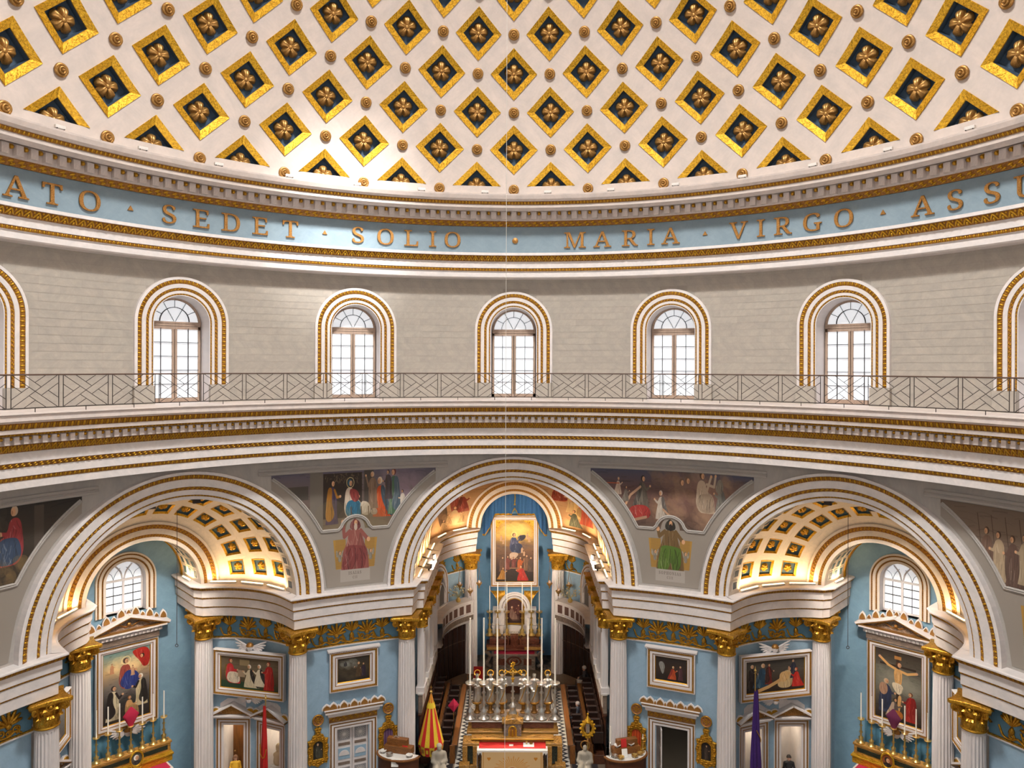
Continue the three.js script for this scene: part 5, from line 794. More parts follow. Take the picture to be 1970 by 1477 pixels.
// ------------------------------------------------------------------ frames and doors
function rectSweep(w, h, prof) { // prof [inset from outer edge, height]; picture in the xy plane facing +z
  const g = new GB(); for (let k = 0; k < prof.length - 1; k++) { const [i0, z0] = prof[k], [i1, z1] = prof[k + 1]; const cr = (i, z) => [[-w / 2 + i, -h / 2 + i, z], [w / 2 - i, -h / 2 + i, z], [w / 2 - i, h / 2 - i, z], [-w / 2 + i, h / 2 - i, z]]; const A = cr(i0, z0), B = cr(i1, z1); for (let e = 0; e < 4; e++) g.quad(A[e], A[(e + 1) % 4], B[(e + 1) % 4], B[e]); } return g.build();
}
function rectBead(w, h, ins, z, pitch, wid) { const l = [], a = w / 2 - ins, b = h / 2 - ins; const c = [[-a, -b], [a, -b], [a, b], [-a, b]]; const gs = []; for (let e = 0; e < 4; e++) { const p = c[e], q = c[(e + 1) % 4], L = Math.hypot(q[0] - p[0], q[1] - p[1]), n = Math.round(L / pitch), nx = -(q[1] - p[1]) / L, ny = (q[0] - p[0]) / L; gs.push(bandOrn((s, k) => [p[0] + (q[0] - p[0]) * s + nx * (k - .5) * wid, p[1] + (q[1] - p[1]) * s + ny * (k - .5) * wid, z], n, UNIT.bead, wid * .5, [0, 0, 50])); } return merge(gs); }
function painting(pos, turn, w, h, border, picMat, label, group = 'framed paintings', cap) {
  const o = thing('framed_painting', label, 'painting', pos, turn, group), B = border;
  part(o, 'canvas', new THREE.PlaneGeometry(w - 2 * B + .02, h - 2 * B + .02).translate(0, 0, .03), picMat);
  const f = part(o, 'frame', rectSweep(w, h, [[0, -.05], [0, .16], [.12 * B, .18], [.12 * B, .16]]), mat.white); part(f, 'gold_edge', rectSweep(w, h, [[.12 * B, .16], [.34 * B, .15], [.34 * B, .13]]), mat.oldgold); stuff(f, 'gold_edge_beads', rectBead(w, h, .23 * B, .155, .09, .14 * B), mat.gold);
  part(f, 'white_band', rectSweep(w, h, [[.34 * B, .13], [.62 * B, .13], [.62 * B, .10]]), mat.white); part(f, 'gold_line', rectSweep(w, h, [[.62 * B, .10], [.72 * B, .09]]), mat.oldgold); part(f, 'inner_band', rectSweep(w, h, [[.72 * B, .10], [.9 * B, .07]]), mat.white); part(f, 'inner_gold', rectSweep(w, h, [[.9 * B, .07], [B, .02]]), mat.gold);
  if (cap) { const q = part(o, 'cap_moulding', merge([rbox(w + .2, .1, .28, 0, h / 2 + .06, .08), box(w + .08, .05, .2, 0, h / 2 - .01, .08)]), mat.white); stuff(q, 'cap_beads', bandOrn((s, k) => [(s - .5) * w, h / 2 - .03 + .05 * k, .19], Math.round(w / .08), UNIT.bead, .02, [0, 0, 50]), mat.oldgold); }
  return o;
}
const onPier = (deg, dx, y, off = .05) => { const th = deg * D2R; return loc(th, dx, Math.sqrt(19.4 ** 2 - dx * dx) - off, y); };
painting(onPier(-22.5, 0, 6.42, .08), 22.5 * D2R, 2.22, 1.85, .40, pic.small1, 'small dark landscape painting above the closed white door', undefined, true);
painting(onPier(22.5, 0, 6.42, .08), -22.5 * D2R, 2.22, 1.85, .40, pic.small2, 'small dark painting with an orange figure above the open dark doorway', undefined, true);
const conch = (th, a, R, y) => loc(th, R * Math.sin(a * D2R), 18.9 + R * Math.cos(a * D2R), y);
const TL = -45 * D2R, TR = 45 * D2R;
painting(conch(TL, 58, 4.78, 6.1), -TL - 58 * D2R, 3.7, 2.15, .36, pic.papal, 'wide painting of a seated man in red before kneeling nuns');
painting(conch(TR, -58, 4.78, 6.1), -TR + 58 * D2R, 3.7, 2.15, .36, pic.lament, 'wide painting of a dead man laid among mourners');
painting(conch(TL, -58, 4.78, 6.1), -TL + 58 * D2R, 3.7, 2.15, .36, pic.flank, 'grey painting seen edge-on behind the outermost column on the Madonna side');
painting(conch(TR, 58, 4.78, 6.1), -TR - 58 * D2R, 3.7, 2.15, .36, pic.flank, 'pale painting seen edge-on behind the outermost column on the crucifixion side');
// winged cherub heads over and under the wide paintings
const cher = {};
{
  const feather = (len, w, ang, z) => { const g = new THREE.SphereGeometry(1, 7, 5); g.scale(len / 2, w, .025); g.translate(len / 2, 0, z); g.rotateZ(ang); return g; };
  const wing = s => { const l = []; for (let i = 0; i < 6; i++) l.push(feather(.95 - .1 * i, .055, .38 - i * .2, .02 + .008 * i)); for (let i = 0; i < 4; i++) l.push(feather(.5 - .05 * i, .06, .35 - i * .25, .06)); const g = merge(l); if (s < 0) { const P = g.attributes.position, N = g.attributes.normal; for (const A of [P, N]) for (let i = 0; i < A.count; i += 3) { const a = [0, 1, 2].map(q => [A.getX(i + q), A.getY(i + q), A.getZ(i + q)]); [0, 2, 1].forEach((q, w) => A.setXYZ(i + w, -a[q][0], a[q][1], a[q][2])); } } return g.translate(s * .1, 0, 0); };
  cher.wr = wing(1); cher.wl = wing(-1); cher.head = new THREE.SphereGeometry(.2, 14, 10).scale(.9, 1.05, .8).translate(0, 0, .1); cher.face = merge([new THREE.SphereGeometry(.035, 6, 5).scale(.7, 1.3, 1).translate(0, -.02, .27), new THREE.SphereGeometry(.022, 6, 4).translate(-.07, .04, .25), new THREE.SphereGeometry(.022, 6, 4).translate(.07, .04, .25), new THREE.SphereGeometry(.04, 6, 4).scale(1.3, .4, .6).translate(0, -.1, .25)]);
  cher.hair = new THREE.SphereGeometry(.215, 12, 8, 0, Math.PI * 2, 0, Math.PI * .45).scale(.95, 1.05, .85).translate(0, .02, .09);
}
function cherub(pos, turn, k, label, tilt = 0) { const o = thing('cherub_relief', label, 'relief', pos, turn, 'white winged cherub heads'); o.scale.setScalar(k); part(o, 'wing', cher.wr, mat.white); part(o, 'wing', cher.wl, mat.white); const h = part(o, 'head', cher.head, mat.white); part(h, 'face', cher.face, mat.white); part(o, 'hair', cher.hair, mat.oldgold); return o; }
for (const [th, sd, n] of [[TL, 1, 'the papal scene painting'], [TR, -1, 'the lamentation painting'], [TL, -1, 'the grey edge-on painting'], [TR, 1, 'the pale edge-on painting']]) { cherub(conch(th, sd * 58, 4.86, 7.34), -th - sd * 58 * D2R, .9, 'winged cherub head on top of ' + n); cherub(conch(th, sd * 58, 4.80, 4.92), -th - sd * 58 * D2R, .8, 'winged cherub head hanging below ' + n); }
// door surrounds
const acro = new THREE.ExtrudeGeometry((() => { const s = new THREE.Shape(); s.moveTo(-.5, 0); s.quadraticCurveTo(-.55, .55, 0, 1); s.quadraticCurveTo(.55, .55, .5, 0); s.lineTo(-.5, 0); return s; })(), { depth: .25, bevelEnabled: true, bevelSize: .06, bevelThickness: .05, bevelSegments: 1, curveSegments: 5 });
function acroterion(o, x, y, z, w, h, rib = true) { const a = part(o, 'acroterion_leaf', acro, mat.white); a.position.set(x, y, z); a.scale.set(w, h, .25); const b = part(a, 'gilded_leaf', acro, mat.oldgold); b.position.set(0, .04, .18); b.scale.set(.74, .74, .8); }
function surround(pos, turn, w, h, style, label) { // w,h of the opening
  const o = thing('door_surround', label, 'door surround', pos, turn, 'door surrounds'), B = .34;
  const jamb = (prof, m, name, par) => { const g = new GB(); for (let k = 0; k < prof.length - 1; k++) { const [i0, z0] = prof[k], [i1, z1] = prof[k + 1]; const P = (i, z) => [[-w / 2 - i, 0, z], [-w / 2 - i, h + i, z], [w / 2 + i, h + i, z], [w / 2 + i, 0, z]]; const A = P(i0, z0), C = P(i1, z1); for (let e = 0; e < 3; e++) g.quad(A[e], A[e + 1], C[e + 1], C[e]); } return part(par ?? o, name, g.build(), m); };
  const a = jamb([[0, -.1], [0, .04], [.1, .05]], mat.white, 'architrave'); jamb([[.1, .04], [.15, .06]], mat.oldgold, 'gold_line', a); jamb([[.15, .06], [.24, .07]], mat.white, 'outer_band', a); jamb([[.24, .06], [.31, .09]], mat.oldgold, 'gold_edge', a); jamb([[.31, .09], [.34, .1], [.36, .0]], mat.white, 'outer_lip', a);
  const W = w + .72;
  if (style === 'flat') {
    part(o, 'frieze', box(W, .34, .08, 0, h + .54, .02), mat.oldgold); stuff(o, 'frieze_scrolls', bandOrn((s, k) => [(s - .5) * W, h + .40 + .28 * k, .06], 8, UNIT.wave, .04, [0, 0, 50]), mat.gold);
    part(o, 'cornice', merge([rbox(W + .16, .14, .3, 0, h + .79, .1), box(W + .4, .1, .42, 0, h + .94, .14), box(W + .1, .06, .2, 0, h + .70, .08)]), mat.white); part(o, 'cornice_line', box(W + .44, .06, .46, 0, h + 1.02, .14), mat.oldgold); part(o, 'cap', box(W + .5, .03, .5, 0, h + 1.065, .14), mat.white);
    for (let i = -2; i <= 2; i++) { acroterion(o, i * .47, h + 1.08, .2, .38, .30); } for (let i = -2; i < 2; i++) acroterion(o, (i + .5) * .47, h + 1.08, .2, .13, .18); for (const s of [-1, 1]) acroterion(o, s * 1.25, h + 1.08, .2, .4, .26);
  } else {
    const pw = W / 2 + .13, ph = .50, y = h + .52, tri = (k, z) => { const s = new THREE.Shape(); s.moveTo(-pw * k, 0); s.lineTo(pw * k, 0); s.lineTo(0, ph * k); return s; };
    part(o, 'cornice', merge([rbox(W + .1, .12, .24, 0, h + .42, .08), box(2 * pw, .07, .36, 0, h + .50, .12)]), mat.white);
    const bar = (s, w2, d, m, nm, off) => { const L = Math.hypot(pw, ph), g = box(L + .05, w2, d, 0, 0, 0).rotateZ(-s * Math.atan2(ph, pw)).translate(s * pw / 2, y + ph / 2 + off, .14); return g; };
    part(o, 'raking_cornice', merge([bar(-1, .08, .4, 0, 0, .06), bar(1, .08, .4, 0, 0, .06)]), mat.white); part(o, 'raking_gold', merge([bar(-1, .06, .36, 0, 0, 0), bar(1, .06, .36, 0, 0, 0)]), mat.oldgold);
    part(o, 'tympanum', new THREE.ExtrudeGeometry(tri(.8), { depth: .08, bevelEnabled: false }).translate(0, y + .02, .02), mat.oldgold); part(o, 'pediment_back', new THREE.ExtrudeGeometry((() => { const s = new THREE.Shape(); s.moveTo(-pw - .1, 0); s.lineTo(pw + .1, 0); s.lineTo(pw + .1, .2); s.lineTo(.3, ph + .22); s.lineTo(-.3, ph + .22); s.lineTo(-pw - .1, .2); return s; })(), { depth: .1, bevelEnabled: false }).translate(0, y, -.1), mat.white);
    for (const s of [-1, 1]) { const a2 = part(o, 'acroterion_fan', new THREE.CylinderGeometry(.26, .26, .12, 14, 1, false, 0, Math.PI).rotateX(Math.PI / 2).rotateZ(Math.PI / 2).translate(0, 0, 0), mat.white); a2.position.set(s * (pw - .16), y + .1, .05); const b = part(a2, 'gilded_fan', new THREE.CylinderGeometry(.2, .2, .06, 12, 1, false, 0, Math.PI).rotateX(Math.PI / 2).rotateZ(Math.PI / 2), mat.gold); b.position.z = .06; }
  }
  return o;
}
surround(onPier(-22.5, 0, 0, .02), 22.5 * D2R, 1.5, 3.70, 'flat', 'gilded white surround with leaf crest around the closed white door');
surround(onPier(22.5, 0, 0, .02), -22.5 * D2R, 1.5, 3.70, 'flat', 'gilded white surround with leaf crest around the open dark doorway');
const nicheName = ['of the doorway with the person in yellow', 'of the doorway with the stone bust', 'of the pale doorway behind the purple banner', 'of the doorway with the person in black'];
const rooms = {};
for (const [deg, sd] of [[-22.5, 1], [22.5, -1], [-67.5, -1], [67.5, 1]]) {
  const P = piers[deg]; P.doors.forEach((l, i) => {
    const q = pathAt(P, l, -.36, 0), a = pathAt(P, l - .05, -.36, 0), b = pathAt(P, l + .05, -.36, 0), turn = -Math.atan2(b[2] - a[2], b[0] - a[0]);
    const key = deg + '_' + i; rooms[key] = { q, turn };
    const nm = deg === -22.5 ? (i === 0 ? 'around the doorway with the person in yellow' : 'around the doorway with the stone bust') : deg === 22.5 ? (i === 1 ? 'around the pale doorway behind the purple banner' : 'around the doorway with the person in black') : deg < 0 ? 'half hidden behind the outermost Madonna side column' + (i ? ', nearer the column' : ', nearer the altar') : 'half hidden behind the outermost crucifixion side column' + (i ? ', nearer the column' : ', nearer the altar');
    surround(q, turn, .96, 3.46, 'pediment', 'pedimented white and gold surround ' + nm);
    // small room behind the opening
    const n = struct('wall_niche_' + key.replace(/[-._]/g, ''), 'small white room behind the doorway ' + nm, 'room', q, turn);
    const z0 = -.75, zz = -2.4; part(n, 'side_wall', new GB().quad([-.9, 0, z0], [-.9, 0, zz], [-.9, 3.6, zz], [-.9, 3.6, z0]).quad([.9, 0, z0], [.9, 0, zz], [.9, 3.6, zz], [.9, 3.6, z0]).build(), mat.white); part(n, 'back_wall', box(1.8, 3.6, .05, 0, 1.8, zz), mat.white); part(n, 'ceiling_panel', box(1.8, .05, 1.7, 0, 3.62, (z0 + zz) / 2), mat.white); part(n, 'lintel_return', new GB().quad([-.5, 3.5, -.04], [.5, 3.5, -.04], [.9, 3.6, z0], [-.9, 3.6, z0]).quad([-.5, 0, -.1], [-.5, 3.5, -.1], [-.9, 3.6, z0], [-.9, 0, z0]).quad([.5, 0, -.1], [.5, 3.5, -.1], [.9, 3.6, z0], [.9, 0, z0]).build(), mat.white);
    const w = new THREE.Vector3(0, 3.5, -1.5).applyAxisAngle(new THREE.Vector3(0, 1, 0), turn).add(V(q));
    if (Math.abs(deg) < 30) { const lamp = thing('room_lamp', 'round ceiling lamp inside the doorway ' + nm, 'lamp', [w.x, w.y, w.z], 0, 'lamps in the side rooms'); part(lamp, 'glass_shade', new THREE.SphereGeometry(.12, 14, 8), mat.lampglow ??= M([1, .95, .85], .5, 0, { emissive: new THREE.Color().setRGB(1, .85, .62), emissiveIntensity: 2 })); part(lamp, 'mount', new THREE.CylinderGeometry(.06, .06, .08, 10).translate(0, .1, 0), mat.brass); const pl = new THREE.PointLight(new THREE.Color().setRGB(1, .84, .62), 5); pl.position.set(w.x, w.y - .16, w.z); pl.castShadow = true; scene.add(pl); }
  });
}
// closed double door and open doorway in the two piers
{
  const [k, c] = canvas(256, 256); c.fillStyle = '#8f8f92'; c.fillRect(0, 0, 256, 256); c.strokeStyle = '#d9d6d2'; c.lineWidth = 9; for (let i = 0; i < 16; i++) { const a = i / 16 * Math.PI * 2; c.beginPath(); c.moveTo(128, 128); c.lineTo(128 + 112 * Math.cos(a), 128 + 112 * Math.sin(a)); c.stroke(); } c.fillStyle = '#d9d6d2'; c.beginPath(); c.arc(128, 128, 34, 0, 7); c.fill(); const fan = canvasMat(k, .6);
  const o = struct('door_1', 'closed white double door with fan rosette panels', 'door', onPier(-22.5, 0, 0, -.28), 22.5 * D2R);
  for (const s of [-1, 1]) { const lf = part(o, 'door_leaf', rbox(.74, 3.68, .08, s * .375, 1.84, 0), mat.white); for (let i = 0; i < 4; i++) { const y = 3.3 - i * .9; const p = part(lf, 'fan_panel', box(.54, .52, .03, s * .375, y, .04), i % 2 ? mat.blue : fan); if (i % 2) part(lf, 'fan', new THREE.CylinderGeometry(.24, .24, .03, 16, 1, false, 0, Math.PI).rotateX(Math.PI / 2).rotateZ(Math.PI / 2).translate(s * .375, y - .08, .06), mat.white); part(lf, 'rail_panel', box(.54, .13, .03, s * .375, y - .45, .04), mat.greymarble); } }
  for (const s of [-1, 1]) { const L = thing('lectern', s < 0 ? 'dark wooden music stand before the closed white door, farther from the altar' : 'dark wooden music stand before the closed white door, nearer the altar', 'stand', onPier(-22.5, s * .36 - .05, 0, .75 + .35 * (s < 0)), 22.5 * D2R, 'music stands'); part(L, 'desk', rbox(.36, .26, .03, 0, 1.72, 0, .01).rotateX(-.2), mat.wood); part(L, 'pole', new THREE.CylinderGeometry(.02, .02, 1.65, 8).translate(0, .83, -.3), mat.iron); part(L, 'foot', new THREE.CylinderGeometry(.16, .2, .04, 14).translate(0, .02, -.3), mat.iron); }
  const d = struct('door_2', 'open white door leaf standing in the dark doorway', 'door', onPier(22.5, -.62, 0, -.4), -22.5 * D2R - 1.25);
  part(d, 'door_leaf', rbox(.7, 3.6, .06, .3, 1.8, 0), mat.white); for (let i = 0; i < 4; i++) part(d, 'panel', box(.5, .66, .03, .3, .5 + i * .86, .035), mat.greymarble);
  const r = struct('wall_corridor', 'dark room behind the open doorway with diagonal tiles', 'room', onPier(22.5, 0, 0, -.42), -22.5 * D2R);
  part(r, 'side_wall', merge([box(.1, 4, 9, -2.2, 2, -5.2), box(.1, 4, 9, 2.2, 2, -5.2)]), mat.darkroom = plas([.62, .58, .54], .8)); part(r, 'back_wall', box(4.5, 4, .1, 0, 2, -9.7), mat.darkroom); part(r, 'ceiling_panel', box(4.5, .1, 9.6, 0, 4, -4.9), mat.darkroom);
  for (let i = 0; i < 6; i++) for (let j = 0; j < 9; j++) { const x = (i - 2.5) * .52 + (j % 2) * .26, z = -.3 - j * .3; if (Math.abs(x) > 1.35) continue; const p = part(r, 'floor_tile', winParts.ft ??= box(.34, .012, .34).rotateY(Math.PI / 4), mat.tilegrey ??= M([.30, .27, .25], .4)); p.position.set(x, .012, z); p.scale.set(1, 1, .8); }
}
{ const q = onPier(22.5, .9, 3.6, -3.2), lamp = thing('room_lamp', 'dim ceiling lamp in the tiled room behind the open dark doorway', 'lamp', q, 0, 'lamps in the side rooms'); part(lamp, 'glass_shade', new THREE.SphereGeometry(.1, 14, 8), mat.lampglow); part(lamp, 'mount', new THREE.CylinderGeometry(.05, .05, .3, 10).translate(0, .22, 0), mat.brass); const pl = new THREE.PointLight(new THREE.Color().setRGB(1, .88, .72), 1.6); pl.position.set(q[0], q[1] - .14, q[2]); pl.castShadow = true; scene.add(pl); }
// gilded reliquary frames and round discs beside the two doors
const rel = {};
{
  const s = new THREE.Shape(); const pts = [[-.30, -.62], [-.12, -.70], [0, -.78], [.12, -.70], [.30, -.62], [.38, -.66], [.44, -.5], [.40, -.2], [.46, 0], [.40, .22], [.44, .42], [.28, .46], [.22, .62], [.1, .68], [.08, .84], [.13, .92], [.06, 1.0], [0, .94]]; s.moveTo(...pts[0]); for (const p of pts.slice(1)) s.lineTo(...p); for (const p of pts.slice(5, 17).reverse()) s.lineTo(-p[0], p[1]); s.closePath();
  const h = new THREE.Path(); h.moveTo(-.24, -.46); h.lineTo(-.24, .16); h.absarc(0, .16, .24, Math.PI, 0, true); h.lineTo(.24, -.46); h.closePath(); s.holes.push(h);
  rel.frame = new THREE.ExtrudeGeometry(s, { depth: .06, bevelEnabled: true, bevelSize: .025, bevelThickness: .03, bevelSegments: 2, curveSegments: 8 });
  const l = []; rs = 77; for (const [x, y] of [[-.38, -.5], [-.36, -.2], [-.38, .1], [-.36, .36], [-.2, .48], [0, .56], [.2, .48], [.36, .36], [.38, .1], [.36, -.2], [.38, -.5], [-.2, -.58], [0, -.62], [.2, -.58], [0, .78], [-.06, .9], [.06, .9]]) { l.push(new THREE.TorusGeometry(.055, .022, 5, 9).translate(x, y, .1), new THREE.SphereGeometry(.035, 6, 5).translate(x + .05, y + .06, .1), new THREE.SphereGeometry(.03, 6, 5).translate(x - .05, y - .05, .1)); } rel.scroll = merge(l);
  rel.pic = new THREE.ShapeGeometry((() => { const q = new THREE.Shape(); q.moveTo(-.26, -.48); q.lineTo(-.26, .16); q.absarc(0, .16, .26, Math.PI, 0, true); q.lineTo(.26, -.48); q.closePath(); return q; })()); { const p = rel.pic.attributes.position, u = rel.pic.attributes.uv; for (let i = 0; i < p.count; i++) u.setXY(i, p.getX(i) / .52 + .5, (p.getY(i) + .48) / .92); }
  rel.disc = lathe([[0, .03], [.2, .03], [.21, .07], [.25, .07], [.26, 0]], 24).rotateX(Math.PI / 2); rel.cross = merge([box(.3, .03, .02, 0, 0, .05), box(.03, .3, .02, 0, 0, .05), new THREE.TorusGeometry(.1, .015, 5, 16).translate(0, 0, .05), ...[0, 1, 2, 3, 4, 5, 6, 7].map(i => new THREE.SphereGeometry(.024, 6, 5).translate(.16 * Math.cos(i * Math.PI / 4 + .39), .16 * Math.sin(i * Math.PI / 4 + .39), .05))]);
}
for (const [deg, dx, m, n] of [[-22.5, -1.62, pic.relic1, 'holding a dark picture, beside the closed white door'], [-22.5, 1.62, pic.relic2, 'closed by a mauve curtain, beside the closed white door'], [22.5, -1.62, pic.relic3, 'closed by an orange curtain, beside the open dark doorway'], [22.5, 1.62, pic.relic4, 'holding a black picture, beside the open dark doorway']]) {
  const turn = -deg * D2R - Math.asin(dx / 19.4), o = thing('ornate_frame', 'carved gilt frame ' + n, 'frame', onPier(deg, dx, 3.02, .07), turn, 'carved gilt frames beside the doors'); part(o, 'carved_frame', rel.frame, mat.gold); stuff(o, 'scrollwork', rel.scroll, mat.gold); const p = part(o, 'picture', rel.pic, m); p.position.z = .03; o.scale.set(1.0, 1.0, 1);
  const d = thing('round_plaque', 'round pierced gilt plaque above the frame ' + n.replace(/,.*$/, '').replace('holding', 'holding').trim() + (Math.abs(dx) ? '' : ''), 'plaque', onPier(deg, dx, 4.34, .07), turn, 'round gilt plaques'); part(d, 'disc', rel.disc, mat.redmarble2 ??= M([.28, .11, .05], .6)); part(d, 'cross_ornament', rel.cross, mat.gold); part(d, 'rim', new THREE.TorusGeometry(.235, .025, 6, 28).translate(0, 0, .06), mat.gold);
}
// ------------------------------------------------------------------ figures as one continuous surface
// caps: [ax,ay,az, bx,by,bz, ra, rb, colourIndex]; size = half extent of the cube, centre at c
function blob(caps, cols, cxyz, half, res = 44, k = .05, folds) {
  const mc = new MarchingCubes(res, new THREE.MeshStandardMaterial(), false, false, 60000); mc.isolation = 0;
  const n = mc.size, h = mc.halfsize, f = mc.field; const dist = (c, x, y, z) => { const bx = c[3] - c[0], by = c[4] - c[1], bz = c[5] - c[2], px = x - c[0], py = y - c[1], pz = z - c[2], L = bx * bx + by * by + bz * bz; let t = L ? (px * bx + py * by + pz * bz) / L : 0; t = Math.max(0, Math.min(1, t)); return Math.hypot(px - bx * t, py - by * t, pz - bz * t) - (c[6] + (c[7] - c[6]) * t); };
  for (let zi = 0; zi < n; zi++) for (let yi = 0; yi < n; yi++) for (let xi = 0; xi < n; xi++) {
    const x = (xi - h) / h * half + cxyz[0], y = (yi - h) / h * half + cxyz[1], z = (zi - h) / h * half + cxyz[2]; let d = 1e9;
    for (const c of caps) { const e = dist(c, x, y, z); if (d > 1e8) d = e; else { const m = Math.max(0, k - Math.abs(d - e)) / k; d = Math.min(d, e) - m * m * k * .25; } }
    if (folds && y < folds[1]) d += folds[0] * Math.sin(Math.atan2(x - cxyz[0], z - cxyz[2]) * 11 + y * 3);
    f[xi + yi * n + zi * n * n] = -d;
  }
  mc.update(); const cnt = mc.count, P = new Float32Array(mc.positionArray.slice(0, cnt * 3)), N = new Float32Array(mc.normalArray.slice(0, cnt * 3)), C = new Float32Array(cnt * 3);
  for (let i = 0; i < cnt; i++) { for (let j = 0; j < 3; j++) P[i * 3 + j] = P[i * 3 + j] * half + cxyz[j]; let b = 1e9, q = 0; for (const c of caps) { const e = dist(c, P[i * 3], P[i * 3 + 1], P[i * 3 + 2]); if (e < b) { b = e; q = c[8] ?? 0; } } const L = Math.hypot(N[i * 3], N[i * 3 + 1], N[i * 3 + 2]) || 1; for (let j = 0; j < 3; j++) { N[i * 3 + j] /= L; C[i * 3 + j] = cols[q][j]; } }
  const g = new THREE.BufferGeometry(); g.setAttribute('position', new THREE.BufferAttribute(P, 3)); g.setAttribute('normal', new THREE.BufferAttribute(N, 3)); g.setAttribute('color', new THREE.BufferAttribute(C, 3)); g.setAttribute('uv', new THREE.BufferAttribute(new Float32Array(cnt * 2), 2)); return g;
}
const vcol = new THREE.MeshStandardMaterial({ vertexColors: true, roughness: .75, side: THREE.DoubleSide });
// hand: palm with five fingers, pointing along -y from the wrist at w; returned as capsules
function hand(w, dir, s, col) { const o = []; const [x, y, z] = w; o.push([x, y, z, x + dir[0] * .08, y + dir[1] * .08, z + dir[2] * .08, .032, .036, col]); for (let i = 0; i < 4; i++) { const off = (i - 1.5) * .02, L = [.065, .075, .07, .055][i], bx = x + dir[0] * .09, by = y + dir[1] * .09, bz = z + dir[2] * .09; o.push([bx, by, bz + off, bx + dir[0] * L, by + dir[1] * L - .01, bz + off + s * .01, .0105, .009, col]); } o.push([x, y - .02, z + .03 * s, x + dir[0] * .05, y + dir[1] * .04, z + .06 * s, .012, .010, col]); return o; }
function person(pos, turn, label, o) {
  const t = thing('person', label, 'person', pos, turn), H = o.h ?? 1.68, s = H / 1.68, S = a => a.map((v, i) => i < 8 ? v * s : v);
  const cols = [o.skin ?? [.55, .33, .24], o.top, o.legs, o.shoe ?? [.02, .02, .02]]; let c = [];
  if (!o.seated) { for (const d of [-1, 1]) c.push([d * .09, .92, 0, d * .1, .5, .01, .095, .07, 2], [d * .1, .5, .01, d * .1, .09, -.01, .068, .048, 2], [d * .1, .05, -.02, d * .12, .04, .13, .045, .04, 3]); c.push([0, .95, 0, 0, 1.2, 0, .155, .15, 1]); }
  else { for (const d of [-1, 1]) c.push([d * .1, .5, 0, d * .13, .5, .42, .1, .075, 2], [d * .13, .48, .42, d * .13, .09, .4, .07, .05, 2], [d * .13, .05, .4, d * .14, .04, .55, .045, .04, 3]); c.push([0, .52, 0, 0, .8, .02, .16, .15, 1]); }
  const y = o.seated ? -.40 : 0, lean = o.lean ?? 0; c.push([0, 1.15 + y, lean * .3, 0, 1.36 + y, lean * .7, .15, .13, 1]);
  for (const d of [-1, 1]) c.push([0, 1.38 + y, lean * .8, d * .17, 1.36 + y, lean * .8, .08, .07, 1], [d * .19, 1.35 + y, lean * .8, d * .25, 1.1 + y, .04 + lean, .058, .05, 1], [d * .25, 1.1 + y, .04 + lean, d * .07, 1.06 + y, .26 + lean, .048, .036, 1], ...hand([d * .07, 1.06 + y, .26 + lean], [-d * .7, .1, .6], -d, 0));
  c.push([0, 1.4 + y, lean, 0, 1.5 + y, .01 + lean, .052, .05, 0], [0, 1.57 + y, .02 + lean, 0, 1.62 + y, .01 + lean, .082, .095, 0], [0, 1.54 + y, .1 + lean, 0, 1.57 + y, .1 + lean, .014, .012, 0]);
  for (const d of [-1, 1]) c.push([d * .092, 1.58 + y, 0 + lean, d * .095, 1.6 + y, 0 + lean, .016, .018, 0]);
  part(t, 'body', blob(c.map(S), cols, [0, .86 * s, .08], .98 * s, 84, .035), vcol);
  const hr = M(o.hair ?? [.03, .02, .015], .7); part(t, 'hair', merge([new THREE.SphereGeometry(.118, 16, 12, 0, Math.PI * 2, 0, Math.PI * .56).scale(.95, 1.05, 1.05).rotateX(-.42), ...(o.long ? [new THREE.SphereGeometry(.1, 12, 8).scale(1.15, 1.9, .6).translate(0, -.12, -.07), ...[-1, 1].map(d => new THREE.SphereGeometry(.045, 10, 8).scale(1, 3.2, 1).translate(d * .1, -.1, -.005))] : [])]).translate(0, 1.615 + y, .0 + lean).scale(s, s, s), hr);
  part(t, 'face', merge([new THREE.SphereGeometry(.012, 8, 6).translate(-.035, 1.595 + y, .098 + lean), new THREE.SphereGeometry(.012, 8, 6).translate(.035, 1.595 + y, .098 + lean), box(.045, .008, .01, 0, 1.52 + y, .098 + lean)]).scale(s, s, s), mat.black);
  return t;
}
const inRoom = (key, x, z) => { const r = rooms[key], v = new THREE.Vector3(x, 0, z).applyAxisAngle(new THREE.Vector3(0, 1, 0), r.turn).add(V(r.q)); return [v.x, 0, v.z]; };
person(inRoom('-22.5_0', -.16, -.62), rooms['-22.5_0'].turn + .2, 'person in a yellow jacket with folded hands standing in a doorway', { h: 1.64, top: [.72, .42, .03], legs: [.015, .015, .02], hair: [.16, .07, .03], long: true });
person(inRoom('22.5_0', .14, -.62), rooms['22.5_0'].turn - .1, 'person in a black coat standing in a doorway beside the fluted column', { h: 1.72, top: [.012, .012, .014], legs: [.012, .012, .014], hair: [.015, .01, .008] });
